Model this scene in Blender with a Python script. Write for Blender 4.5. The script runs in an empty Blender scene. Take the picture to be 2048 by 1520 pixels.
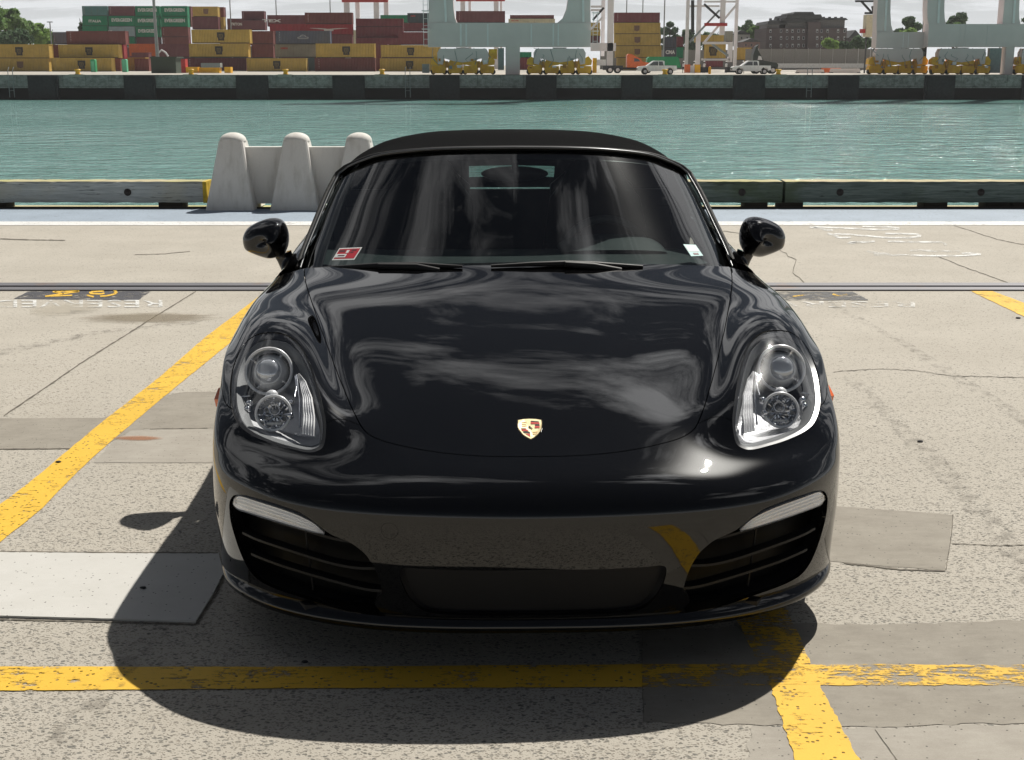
import bpy, bmesh, math, random
import numpy as np
from mathutils import Vector, Matrix
from mathutils.geometry import delaunay_2d_cdt
random.seed(7)
rng = np.random.default_rng(11)
SC = bpy.context.scene
COL = SC.collection

# ---------------------------------------------------------------- camera
FPX = 2677.0                       # focal length in pixels of the 2048 px wide photograph
CAM_H = 1.555
PITCH = math.atan(634.0 / FPX)
cam_data = bpy.data.cameras.new('camera')
cam_data.sensor_width = 36.0
cam_data.lens = FPX / 2048.0 * 36.0
cam_data.clip_end = 3000
cam_data.clip_start = 0.05
cam = bpy.data.objects.new('camera', cam_data)
cam.location = (0, 0, CAM_H)
cam.rotation_euler = (math.pi / 2 - PITCH, 0, 0)
COL.objects.link(cam)
SC.camera = cam

# ---------------------------------------------------------------- light
SEED_X, SEED_Y = 7.1, -4.4   # which part of the cloud field stands overhead
SUN_DIR = Vector((0.38, 0.71, 1.0)).normalized()
sun_el = math.asin(SUN_DIR.z)
sun_rot = math.atan2(SUN_DIR.x, SUN_DIR.y)
sd = bpy.data.lights.new('sun', 'SUN')
sd.energy = 4.6
sd.angle = math.radians(0.55)
sd.color = (1.0, 0.955, 0.88)
sun = bpy.data.objects.new('sun', sd)
sun.rotation_euler = (-SUN_DIR).to_track_quat('-Z', 'Y').to_euler()
sun.location = (5, 8, 20)
COL.objects.link(sun)

world = bpy.data.worlds.new('World')
SC.world = world
world.use_nodes = True
wt = world.node_tree
wt.nodes.clear()


def wn(kind, **kw):
    n = wt.nodes.new(kind)
    for k, v in kw.items():
        setattr(n, k, v)
    return n


def wl(a, b):
    wt.links.new(a, b)


w_out = wn('ShaderNodeOutputWorld')
w_bg = wn('ShaderNodeBackground')
w_bg.inputs['Strength'].default_value = 0.075
sky = wn('ShaderNodeTexSky', sky_type='NISHITA')
sky.sun_disc = False
sky.sun_elevation = sun_el
sky.sun_rotation = sun_rot
sky.air_density = 1.0
sky.dust_density = 0.15
sky.ozone_density = 1.6
w_tc = wn('ShaderNodeTexCoord')
w_sep = wn('ShaderNodeSeparateXYZ')
wl(w_tc.outputs['Generated'], w_sep.inputs[0])


def wmath(op, a, b=None, clamp=False):
    n = wn('ShaderNodeMath', operation=op)
    n.use_clamp = clamp
    for i, v in enumerate((a, b)):
        if v is None:
            continue
        if isinstance(v, (int, float)):
            n.inputs[i].default_value = v
        else:
            wl(v, n.inputs[i])
    return n.outputs[0]


zc = wmath('MAXIMUM', w_sep.outputs['Z'], 0.0)
den = wmath('ADD', zc, 0.16)
cx_ = wmath('DIVIDE', w_sep.outputs['X'], den)
cy_ = wmath('DIVIDE', w_sep.outputs['Y'], den)
w_cmb = wn('ShaderNodeCombineXYZ')
wl(wmath('MULTIPLY', cx_, 0.62), w_cmb.inputs[0]); wl(wmath('MULTIPLY', cy_, 1.35), w_cmb.inputs[1])
w_n1 = wn('ShaderNodeTexNoise'); w_n1.inputs['Scale'].default_value = 2.3
w_n1.inputs['Detail'].default_value = 9; w_n1.inputs['Roughness'].default_value = 0.62
w_n1.inputs['Distortion'].default_value = 0.35
w_map = wn('ShaderNodeMapping')
w_map.inputs['Location'].default_value = (SEED_X, SEED_Y, 0)
wl(w_cmb.outputs[0], w_map.inputs[0])
wl(w_map.outputs[0], w_n1.inputs['Vector'])
# more cloud towards the front half of the sky, a clearer zenith and back
bias = wmath('MULTIPLY', w_sep.outputs['Y'], 0.115)
cl = wmath('ADD', w_n1.outputs['Fac'], bias)
w_ramp = wn('ShaderNodeValToRGB')
w_ramp.color_ramp.elements[0].position = 0.568
w_ramp.color_ramp.elements[1].position = 0.665
wl(cl, w_ramp.inputs[0])
# bright veil round the sun
w_dot = wn('ShaderNodeVectorMath', operation='DOT_PRODUCT')
w_nrm = wn('ShaderNodeVectorMath', operation='NORMALIZE')
wl(w_tc.outputs['Generated'], w_nrm.inputs[0])
wl(w_nrm.outputs[0], w_dot.inputs[0])
w_dot.inputs[1].default_value = tuple(SUN_DIR)
sd1 = wmath('MAXIMUM', w_dot.outputs['Value'], 0.0)
halo = wmath('POWER', sd1, 60.0)
halo_s = wmath('MULTIPLY', halo, 10.0)
halo_w = wmath('POWER', sd1, 7.0)
cloud_l = wmath('ADD', wmath('MULTIPLY', halo_w, 6.0), 8.0)
cloud_l2 = wmath('ADD', cloud_l, halo_s)
w_ccol = wn('ShaderNodeCombineXYZ')
wl(cloud_l2, w_ccol.inputs[0]); wl(wmath('MULTIPLY', cloud_l2, 1.005), w_ccol.inputs[1]); wl(wmath('MULTIPLY', cloud_l2, 1.02), w_ccol.inputs[2])
w_mix = wn('ShaderNodeMixRGB')
wl(w_ramp.outputs[0], w_mix.inputs['Fac'])
w_hs = wn('ShaderNodeHueSaturation')
w_hs.inputs['Saturation'].default_value = 0.55
w_hs.inputs['Value'].default_value = 0.26
wl(sky.outputs[0], w_hs.inputs['Color'])
wl(w_hs.outputs[0], w_mix.inputs['Color1'])
wl(w_ccol.outputs[0], w_mix.inputs['Color2'])
# pale haze close to the horizon
hz = wmath('SUBTRACT', 1.0, wmath('MULTIPLY', zc, 5.0), clamp=True)
hz2 = wmath('POWER', hz, 1.5)
w_mix2 = wn('ShaderNodeMixRGB')
wl(wmath('MULTIPLY', hz2, 0.92), w_mix2.inputs['Fac'])
wl(w_mix.outputs[0], w_mix2.inputs['Color1'])
w_mix2.inputs['Color2'].default_value = (9.3, 9.6, 9.9, 1)
# glare of the thin cloud right round the sun
glare = wmath('MULTIPLY', wmath('POWER', sd1, 520.0), 85.0)
w_gl = wn('ShaderNodeCombineXYZ')
wl(glare, w_gl.inputs[0]); wl(wmath('MULTIPLY', glare, 0.97), w_gl.inputs[1]); wl(wmath('MULTIPLY', glare, 0.90), w_gl.inputs[2])
w_add = wn('ShaderNodeVectorMath', operation='ADD')
wl(w_mix2.outputs[0], w_add.inputs[0]); wl(w_gl.outputs[0], w_add.inputs[1])
wl(w_add.outputs[0], w_bg.inputs['Color'])
wl(w_bg.outputs[0], w_out.inputs[0])

SC.view_settings.view_transform = 'Standard'
SC.view_settings.look = 'None'
SC.view_settings.exposure = 0.28
SC.view_settings.gamma = 1.0
SC.view_settings.use_curve_mapping = False
SC.cycles.max_bounces = 8
SC.cycles.transparent_max_bounces = 16
SC.cycles.caustics_reflective = False
SC.cycles.caustics_refractive = False
SC.cycles.sample_clamp_indirect = 6.0

# ---------------------------------------------------------------- helpers
cP, sP = math.cos(PITCH), math.sin(PITCH)


def ray(u, v):
    a = (u - 1024) / FPX
    b = (v - 760) / FPX
    return Vector((a, cP - b * sP, -sP - b * cP))


def ground(u, v, z=0.0):
    """world point where the line of sight of photo pixel (u, v) meets height z"""
    r = ray(u, v)
    return Vector((0, 0, CAM_H)) + r * ((z - CAM_H) / r.z)


def at(u, v, Y):
    """world point of photo pixel (u, v) at distance Y"""
    r = ray(u, v)
    return Vector((0, 0, CAM_H)) + r * (Y / r.y)


def mesh_obj(name, verts, faces, mat=None, parent=None, smooth=False):
    me = bpy.data.meshes.new(name)
    me.from_pydata([tuple(v) for v in verts], [], [tuple(f) for f in faces])
    if smooth:
        me.polygons.foreach_set('use_smooth', [True] * len(me.polygons))
    me.update()
    o = bpy.data.objects.new(name, me)
    COL.objects.link(o)
    if mat:
        for m_ in (mat if isinstance(mat, (list, tuple)) else [mat]):
            me.materials.append(m_)
    if parent:
        o.parent = parent
    return o


def tag(o, label=None, cat=None, group=None, kind=None):
    if label:
        o['label'] = label
    if cat:
        o['category'] = cat
    if group:
        o['group'] = group
    if kind:
        o['kind'] = kind
    return o


def empty(name, loc=(0, 0, 0), rz=0.0):
    o = bpy.data.objects.new(name, None)
    o.location = loc
    o.rotation_euler = (0, 0, rz)
    o.empty_display_size = 0.2
    COL.objects.link(o)
    return o


class MB:
    """collects shapes into one mesh"""

    def __init__(self):
        self.v = []; self.f = []; self.m = []; self.s = []

    def add(self, verts, faces, mi=0, smooth=False):
        b = len(self.v)
        self.v += [tuple(p) for p in verts]
        self.f += [tuple(i + b for i in f) for f in faces]
        self.m += [mi] * len(faces)
        self.s += [smooth] * len(faces)

    def box(self, x0, x1, y0, y1, z0, z1, mi=0):
        v = [(x0, y0, z0), (x1, y0, z0), (x1, y1, z0), (x0, y1, z0), (x0, y0, z1), (x1, y0, z1), (x1, y1, z1), (x0, y1, z1)]
        f = [(0, 3, 2, 1), (4, 5, 6, 7), (0, 1, 5, 4), (1, 2, 6, 5), (2, 3, 7, 6), (3, 0, 4, 7)]
        self.add(v, f, mi)

    def prism(self, pts, y0, y1, mi=0):
        """pts: list of (x, z) outline seen from the front, extruded along y"""
        n = len(pts)
        v = [(p[0], y0, p[1]) for p in pts] + [(p[0], y1, p[1]) for p in pts]
        f = [tuple(range(n)), tuple(range(2 * n - 1, n - 1, -1))]
        f += [(i, i + n, (i + 1) % n + n, (i + 1) % n) for i in range(n)]
        self.add(v, f, mi)

    def slab(self, pts, z0, z1, mi=0):
        """pts: list of (x, y) outline seen from above"""
        n = len(pts)
        v = [(p[0], p[1], z0) for p in pts] + [(p[0], p[1], z1) for p in pts]
        f = [tuple(range(n - 1, -1, -1)), tuple(range(n, 2 * n))]
        f += [(i, (i + 1) % n, (i + 1) % n + n, i + n) for i in range(n)]
        self.add(v, f, mi)

    def tube(self, pts, r, n=8, mi=0, cap=True, smooth=True):
        pts = [Vector(p) for p in pts]
        rs = r if isinstance(r, (list, tuple)) else [r] * len(pts)
        rings = []
        ref = None
        for i, p in enumerate(pts):
            d = (pts[min(i + 1, len(pts) - 1)] - pts[max(i - 1, 0)]).normalized()
            if ref is None:
                ref = Vector((0, 0, 1)) if abs(d.z) < 0.9 else Vector((1, 0, 0))
            a = d.cross(ref).normalized()
            b = d.cross(a).normalized()
            ref = -b if ref.dot(-b) > 0 else b
            rad = rs[i] if isinstance(rs[i], (tuple, list)) else (rs[i], rs[i])
            rings.append([p + a * (math.cos(2 * math.pi * k / n) * rad[0]) + b * (math.sin(2 * math.pi * k / n) * rad[1]) for k in range(n)])
        v = [q for rr in rings for q in rr]
        f = []
        for i in range(len(rings) - 1):
            for k in range(n):
                f.append((i * n + k, i * n + (k + 1) % n, (i + 1) * n + (k + 1) % n, (i + 1) * n + k))
        self.add(v, f, mi, smooth)
        if cap:
            self.add(rings[0], [tuple(range(n - 1, -1, -1))], mi)
            self.add(rings[-1], [tuple(range(n))], mi)

    def bar(self, a, b, w, h=None, mi=0):
        """square bar from a to b"""
        h = h or w
        a = Vector(a); b = Vector(b)
        d = (b - a).normalized()
        ref = Vector((0, 1, 0)) if abs(d.y) < 0.9 else Vector((0, 0, 1))
        s = d.cross(ref).normalized() * (w / 2)
        t = d.cross(s).normalized() * (h / 2)
        v = [a - s - t, a + s - t, a + s + t, a - s + t, b - s - t, b + s - t, b + s + t, b - s + t]
        f = [(0, 3, 2, 1), (4, 5, 6, 7), (0, 1, 5, 4), (1, 2, 6, 5), (2, 3, 7, 6), (3, 0, 4, 7)]
        self.add(v, f, mi)

    def lathe(self, prof, c, axis='x', n=24, mi=0, smooth=True):
        """prof: (r, a) pairs; a runs along the axis through c"""
        v = []
        for r_, a_ in prof:
            for k in range(n):
                t = 2 * math.pi * k / n
                p, q = math.cos(t) * r_, math.sin(t) * r_
                if axis == 'x':
                    v.append((c[0] + a_, c[1] + p, c[2] + q))
                elif axis == 'y':
                    v.append((c[0] + p, c[1] + a_, c[2] + q))
                else:
                    v.append((c[0] + p, c[1] + q, c[2] + a_))
        f = []
        for i in range(len(prof) - 1):
            for k in range(n):
                f.append((i * n + k, i * n + (k + 1) % n, (i + 1) * n + (k + 1) % n, (i + 1) * n + k))
        self.add(v, f, mi, smooth)

    def grid(self, P, mi=0, smooth=True, close=False):
        nr, nc = len(P), len(P[0])
        v = [q for r_ in P for q in r_]
        f = []
        for i in range(nr - 1):
            for j in range(nc - (0 if close else 1)):
                f.append((i * nc + j, i * nc + (j + 1) % nc, (i + 1) * nc + (j + 1) % nc, (i + 1) * nc + j))
        self.add(v, f, mi, smooth)

    def build(self, name, mat=None, parent=None, fix=True):
        me = bpy.data.meshes.new(name)
        me.from_pydata(self.v, [], self.f)
        me.polygons.foreach_set('use_smooth', self.s)
        mats = mat if isinstance(mat, (list, tuple)) else [mat]
        for m_ in mats:
            if m_:
                me.materials.append(m_)
        me.polygons.foreach_set('material_index', [min(i, len(mats) - 1) for i in self.m])
        if fix:
            bm = bmesh.new(); bm.from_mesh(me)
            bmesh.ops.recalc_face_normals(bm, faces=bm.faces)
            bm.to_mesh(me); bm.free()
        me.update()
        o = bpy.data.objects.new(name, me)
        COL.objects.link(o)
        if parent:
            o.parent = parent
        return o


def text_mesh(s, size, extrude=0.0, bold=0.0):
    """flat lettering as a mesh datablock, centred, from the built-in font"""
    cu = bpy.data.curves.new('lettering', 'FONT')
    cu.body = s
    cu.size = size
    cu.align_x = 'CENTER'
    cu.align_y = 'CENTER'
    cu.extrude = extrude
    cu.resolution_u = 2
    cu.offset = bold
    ob = bpy.data.objects.new('lettering', cu)
    COL.objects.link(ob)
    dg = bpy.context.evaluated_depsgraph_get()
    me = bpy.data.meshes.new_from_object(ob.evaluated_get(dg))
    bpy.data.objects.remove(ob)
    bpy.data.curves.remove(cu)
    return me


# ---------------------------------------------------------------- materials
class NT:
    def __init__(self, name):
        self.m = bpy.data.materials.new(name)
        self.m.use_nodes = True
        self.t = self.m.node_tree
        self.t.nodes.clear()
        self.out = self.t.nodes.new('ShaderNodeOutputMaterial')

    def n(self, kind, ins=None, **kw):
        x = self.t.nodes.new(kind)
        for k, v in kw.items():
            setattr(x, k, v)
        for k, v in (ins or {}).items():
            self.set(x, k, v)
        return x

    def set(self, x, k, v):
        s = x.inputs[k]
        if isinstance(v, bpy.types.NodeSocket):
            self.t.links.new(v, s)
        elif isinstance(v, bpy.types.Node):
            self.t.links.new(v.outputs[0], s)
        else:
            s.default_value = v if not (isinstance(v, tuple) and len(v) == 3 and s.type == 'RGBA') else (*v, 1)

    def math(self, op, a, b=0.0, clamp=False):
        x = self.n('ShaderNodeMath', {0: a, 1: b}, operation=op)
        x.use_clamp = clamp
        return x.outputs[0]

    def mix(self, f, a, b, blend='MIX'):
        return self.n('ShaderNodeMixRGB', {'Fac': f, 'Color1': a, 'Color2': b}, blend_type=blend).outputs[0]

    def ramp(self, f, stops):
        x = self.n('ShaderNodeValToRGB', {0: f})
        e = x.color_ramp.elements
        while len(e) < len(stops):
            e.new(0.5)
        for i, (p, c) in enumerate(stops):
            e[i].position = p
            e[i].color = c if len(c) == 4 else (*c, 1)
        return x.outputs[0]

    def noise(self, vec, scale, detail=4, rough=0.55, dist=0.0):
        x = self.n('ShaderNodeTexNoise', {'Scale': scale, 'Detail': detail, 'Roughness': rough, 'Distortion': dist})
        if vec is not None:
            self.set(x, 'Vector', vec)
        return x.outputs['Fac']

    def pos(self, scale=(1, 1, 1), obj=False):
        if obj:
            tc = self.n('ShaderNodeTexCoord').outputs['Object']
        else:
            tc = self.n('ShaderNodeNewGeometry').outputs['Position']
        return self.n('ShaderNodeMapping', {'Vector': tc, 'Scale': scale}).outputs[0]

    def bsdf(self, color, rough=0.5, metal=0.0, spec=0.5, bump=None, bstr=0.3, bdist=0.01, **kw):
        b = self.n('ShaderNodeBsdfPrincipled', {'Base Color': color, 'Roughness': rough, 'Metallic': metal, 'Specular IOR Level': spec})
        for k, v in kw.items():
            self.set(b, k.replace('_', ' '), v)
        if bump is not None:
            bn = self.n('ShaderNodeBump', {'Height': bump, 'Strength': bstr, 'Distance': bdist})
            self.set(b, 'Normal', bn.outputs[0])
        return b

    def done(self, shader):
        self.t.links.new(shader.outputs[0] if isinstance(shader, bpy.types.Node) else shader, self.out.inputs[0])
        return self.m


def flat(name, color, rough=0.5, metal=0.0, spec=0.5, var=0.12, vscale=3.0, bump=0.0):
    """plain procedural paint or plastic with slight mottling"""
    N = NT(name)
    p = N.pos(obj=True)
    nz = N.noise(p, vscale, 5)
    c = N.mix(N.ramp(nz, [(0.3, (0, 0, 0)), (0.7, (1, 1, 1))]), tuple(k * (1 - var) for k in color), tuple(min(1, k * (1 + var)) for k in color))
    kw = {}
    if bump:
        kw = dict(bump=N.noise(p, vscale * 20, 3), bstr=bump)
    return N.done(N.bsdf(c, rough, metal, spec, **kw))

# ================================================================ NEAR QUAY
def m_concrete():
    N = NT('exposed_aggregate_concrete')
    geo = N.n('ShaderNodeNewGeometry').outputs['Position']
    sep = N.n('ShaderNodeSeparateXYZ', {0: geo})
    p = N.pos()
    warp = N.n('ShaderNodeTexNoise', {'Vector': p, 'Scale': 40.0, 'Detail': 2.0}).outputs['Color']
    pw = N.n('ShaderNodeMixRGB', {'Fac': 0.012, 'Color1': p, 'Color2': warp}, blend_type='ADD').outputs[0]
    pz = N.n('ShaderNodeMapping', {'Vector': pw, 'Scale': (1, 1, 0.0)}).outputs[0]
    rot = N.n('ShaderNodeMapping', {'Vector': pz, 'Rotation': (0, 0, 0.5), 'Scale': (0.75, 1.15, 1)}).outputs[0]
    v1 = N.n('ShaderNodeTexVoronoi', {'Vector': rot, 'Scale': 84.0}, feature='F1')
    v2 = N.n('ShaderNodeTexVoronoi', {'Vector': rot, 'Scale': 175.0}, feature='F1')
    big = N.noise(p, 1.6, 5, 0.6)
    big2 = N.noise(p, 0.35, 4, 0.6)
    fine = N.noise(p, 260, 3, 0.7)
    s1 = N.n('ShaderNodeSeparateColor', {0: v1.outputs['Color']})
    s2 = N.n('ShaderNodeSeparateColor', {0: v2.outputs['Color']})
    # how much of the stone shows: more near the camera, less on the far part
    expo = N.math('ADD', N.math('MULTIPLY', N.math('SUBTRACT', 8.2, sep.outputs['Y']), 0.16, clamp=True), N.math('MULTIPLY', N.math('SUBTRACT', big, 0.5), 0.9))
    expo = N.math('MAXIMUM', N.math('MINIMUM', expo, 0.8), 0.16)
    round1 = N.ramp(v1.outputs['Distance'], [(0.26, (1, 1, 1)), (0.44, (0, 0, 0))])
    round2 = N.ramp(v2.outputs['Distance'], [(0.26, (1, 1, 1)), (0.42, (0, 0, 0))])
    sel1 = N.math('LESS_THAN', s1.outputs[0], N.math('MULTIPLY', expo, 1.0))
    sel2 = N.math('LESS_THAN', s2.outputs[0], N.math('MULTIPLY', expo, 0.95))
    m1 = N.math('MULTIPLY', N.math('MULTIPLY', round1, sel1), 0.74)
    m2 = N.math('MULTIPLY', N.math('MULTIPLY', round2, sel2), 0.8)
    base = N.mix(N.ramp(big, [(0.3, (0, 0, 0)), (0.75, (1, 1, 1))]), (0.41, 0.378, 0.322), (0.50, 0.465, 0.402))
    base = N.mix(N.ramp(big2, [(0.35, (0, 0, 0)), (0.7, (1, 1, 1))]), base, N.mix(0.5, base, (0.47, 0.44, 0.38)))
    base = N.mix(N.math('MULTIPLY', fine, 0.35), base, N.mix(0.5, base, (0.16, 0.14, 0.12)))
    stone = N.ramp(s1.outputs[1], [(0.0, (0.035, 0.038, 0.036)), (0.3, (0.10, 0.105, 0.095)), (0.5, (0.26, 0.23, 0.19)), (0.75, (0.07, 0.075, 0.075)), (1.0, (0.36, 0.34, 0.30))])
    stone2 = N.ramp(s2.outputs[1], [(0.0, (0.09, 0.085, 0.07)), (0.5, (0.22, 0.19, 0.15)), (1.0, (0.11, 0.11, 0.10))])
    c = N.mix(m2, base, stone2)
    c = N.mix(m1, c, stone)
    # fine diagonal brooming and drag marks
    st = N.n('ShaderNodeMapping', {'Vector': p, 'Rotation': (0, 0, 0.62), 'Scale': (3.0, 60.0, 1)}).outputs[0]
    streak = N.noise(st, 1.0, 4, 0.65)
    stm = N.math('MULTIPLY', N.ramp(streak, [(0.55, (0, 0, 0)), (0.70, (1, 1, 1))]), 0.22)
    c = N.mix(stm, c, (0.30, 0.27, 0.22))
    # faint stains
    sn = N.noise(N.n('ShaderNodeMapping', {'Vector': p, 'Scale': (0.5, 1.6, 1)}).outputs[0], 1.4, 7, 0.7)
    c = N.mix(N.math('MULTIPLY', N.ramp(sn, [(0.56, (0, 0, 0)), (0.72, (1, 1, 1))]), 0.22), c, (0.27, 0.24, 0.19))
    h = N.math('ADD', N.math('MULTIPLY', m1, -0.7), N.math('MULTIPLY', fine, 0.45))
    h = N.math('ADD', h, N.math('MULTIPLY', m2, -0.5))
    return N.done(N.bsdf(c, 0.86, 0, 0.25, bump=h, bstr=0.7, bdist=0.004))


def m_patch(name, c0, c1, grain=0.3, bandw=0.35):
    N = NT(name)
    p = N.pos()
    a = N.noise(p, 5.0, 9, 0.75)
    b = N.noise(N.n('ShaderNodeMapping', {'Vector': p, 'Rotation': (0, 0, 0.12), 'Scale': (1.0, 4.0, 1)}).outputs[0], 9.0, 7, 0.72)
    f = N.noise(p, 320, 3, 0.7)
    v = N.n('ShaderNodeTexVoronoi', {'Vector': p, 'Scale': 130.0})
    sv = N.n('ShaderNodeSeparateColor', {0: v.outputs['Color']})
    sp = N.math('MULTIPLY', N.math('LESS_THAN', sv.outputs[0], 0.035), N.math('LESS_THAN', v.outputs['Distance'], 0.35))
    c = N.mix(N.ramp(a, [(0.3, (0, 0, 0)), (0.7, (1, 1, 1))]), c0, c1)
    c = N.mix(N.math('MULTIPLY', N.ramp(b, [(0.45, (0, 0, 0)), (0.7, (1, 1, 1))]), bandw), c, tuple(min(1, k * 1.18) for k in c1))
    c = N.mix(N.math('MULTIPLY', f, grain), c, tuple(k * 0.45 for k in c0))
    c = N.mix(N.math('MULTIPLY', sp, 0.8), c, (0.06, 0.055, 0.05))
    return N.done(N.bsdf(c, 0.85, 0, 0.25, bump=N.math('ADD', f, a), bstr=0.25, bdist=0.003))


def m_road_paint(name, col, wear=0.5, edge=0.0):
    N = NT(name)
    p = N.pos()
    a = N.noise(p, 7.0, 10, 0.78, 0.2)
    st = N.noise(N.n('ShaderNodeMapping', {'Vector': p, 'Rotation': (0, 0, 0.9), 'Scale': (14.0, 90.0, 1)}).outputs[0], 1.0, 5, 0.75)
    v = N.n('ShaderNodeTexVoronoi', {'Vector': p, 'Scale': 85.0})
    sv = N.n('ShaderNodeSeparateColor', {0: v.outputs['Color']})
    pit = N.math('MULTIPLY', N.math('LESS_THAN', sv.outputs[0], 0.10 + 0.1 * wear), N.math('LESS_THAN', v.outputs['Distance'], 0.38))
    m = N.math('ADD', N.math('MULTIPLY', a, 0.62), N.math('MULTIPLY', st, 0.38))
    lo = 0.61 - 0.13 * wear
    bare = N.ramp(m, [(lo, (0, 0, 0)), (lo + 0.05, (1, 1, 1))])
    bare = N.math('MAXIMUM', bare, N.math('MULTIPLY', pit, 0.75))
    big = N.noise(p, 2.2, 4)
    c = N.mix(N.ramp(big, [(0.3, (0, 0, 0)), (0.7, (1, 1, 1))]), col, tuple(k * 0.86 for k in col))
    f = N.noise(p, 200, 3)
    c = N.mix(N.math('MULTIPLY', f, 0.3), c, tuple(k * 0.6 for k in col))
    b = N.bsdf(c, 0.7, 0, 0.3, bump=f, bstr=0.2, bdist=0.002)
    tr = N.n('ShaderNodeBsdfTransparent')
    return N.done(N.n('ShaderNodeMixShader', {0: bare, 1: b.outputs[0], 2: tr.outputs[0]}))


M_CONC = m_concrete()
M_PATCH = m_patch('grey_patch_concrete', (0.265, 0.24, 0.20), (0.385, 0.355, 0.30), 0.5)
M_PATCH2 = m_patch('pale_patch_concrete', (0.335, 0.305, 0.26), (0.45, 0.42, 0.365), 0.5)
M_WSLAB = m_patch('whitish_slab', (0.52, 0.51, 0.475), (0.575, 0.565, 0.535), 0.10, 0.10)
M_YELLOW = m_road_paint('worn_yellow_paint', (0.80, 0.49, 0.05), 0.55)
M_YELLOW2 = m_road_paint('very_worn_yellow_paint', (0.80, 0.49, 0.05), 1.0)
M_WHITEP = m_road_paint('worn_white_paint', (0.78, 0.78, 0.76), 0.45)
M_WHITEW = m_road_paint('patchy_white_paint', (0.76, 0.76, 0.73), 0.88)
M_WHITEF = m_road_paint('faded_white_paint', (0.70, 0.69, 0.65), 1.08)
M_BLUEP = m_road_paint('pale_blue_paint', (0.335, 0.40, 0.475), 0.25)
M_DARKP = m_road_paint('black_paint', (0.08, 0.08, 0.09), 0.75)
M_CRACK = flat('crack_dark', (0.13, 0.115, 0.09), 0.9, vscale=20, var=0.5)

EDGE_Y = 14.72
nx_, ny_ = 2, 2
g_ = MB()
g_.add([(-90, -60, 0), (90, -60, 0), (90, EDGE_Y, 0), (-90, EDGE_Y, 0)], [(0, 1, 2, 3)])
tag(g_.build('ground', M_CONC), kind='structure')
g_ = MB()
g_.box(-90, 90, EDGE_Y - 0.3, EDGE_Y - 0.004, -4.5, -0.004)
tag(g_.build('quay_wall', M_PATCH), kind='structure')


def strip_from_px(pts_l, pts_r, n=24, jag=0.0, seed=1, z=0.0):
    r = random.Random(seed)
    A = smooth_poly([ground(*p) for p in pts_l], n)
    B = smooth_poly([ground(*p) for p in pts_r], n)
    for L_ in (A, B):
        for i in range(len(L_)):
            L_[i] = L_[i] + Vector((r.uniform(-jag, jag), r.uniform(-jag, jag), 0))
    return A, B


def smooth_poly(P, n):
    """resample a polyline evenly"""
    d = [0]
    for i in range(1, len(P)):
        d.append(d[-1] + (P[i] - P[i - 1]).length)
    out = []
    for k in range(n):
        t = d[-1] * k / (n - 1)
        i = max(j for j in range(len(d)) if d[j] <= t + 1e-9)
        i = min(i, len(P) - 2)
        f = (t - d[i]) / max(1e-9, d[i + 1] - d[i])
        out.append(P[i].lerp(P[i + 1], f))
    return out


def marking(name, mats, strips, z):
    b = MB()
    for A, B in strips:
        n = len(A)
        b.add([(p.x, p.y, z) for p in A] + [(p.x, p.y, z) for p in B], [(i, i + 1, n + i + 1, n + i) for i in range(n - 1)])
    o = b.build(name, mats)
    tag(o, kind='structure')
    return o


def poly_px(name, px_, mat, z, jag=0.0, thick=0.0, seed=3):
    r = random.Random(seed)
    P = [ground(*p) for p in px_]
    P.append(P[0])
    out = []
    for i in range(len(P) - 1):
        k = max(1, int((P[i + 1] - P[i]).length / 0.03))
        for j in range(k):
            q = P[i].lerp(P[i + 1], j / k)
            out.append((q.x + r.uniform(-jag, jag), q.y + r.uniform(-jag, jag)))
    b = MB()
    if thick:
        b.slab(out, 0.001, z)
    else:
        b.add([(x, y, z) for x, y in out], [tuple(range(len(out)))])
    return tag(b.build(name, mat), kind='structure')


# repair patches
poly_px('white_slab', [(-260, 1108), (437, 1109), (447, 1150), (430, 1185), (392, 1246), (100, 1238), (-260, 1228)], M_WSLAB, 0.007, 0.001, 0.01)
poly_px('grey_patch', [(-200, 838), (205, 836), (262, 818), (300, 806), (345, 788), (372, 784), (700, 783), (700, 858), (290, 858), (255, 866), (200, 898), (-200, 899)], M_PATCH, 0.0012, 0.002)
poly_px('pale_patch', [(188, 926), (226, 884), (262, 862), (300, 858.5), (700, 858.5), (700, 926)], M_PATCH2, 0.0016, 0.002)
poly_px('grey_patch', [(1560, 1006), (1690, 1014), (1905, 1030), (1898, 1090), (1890, 1142), (1690, 1126), (1560, 1112)], M_PATCH, 0.0012, 0.003)
poly_px('grey_patch', [(1284, 1262), (1620, 1248), (1800, 1250), (2060, 1240), (2400, 1236), (2400, 1446), (2048, 1447), (1700, 1455), (1500, 1451), (1290, 1444)], M_PATCH, 0.0014, 0.007)
poly_px('pale_patch', [(1506, 1453), (1700, 1457), (2048, 1449), (2400, 1448), (2400, 1640), (1490, 1640), (1492, 1520)], M_PATCH2, 0.0010, 0.007)

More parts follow.
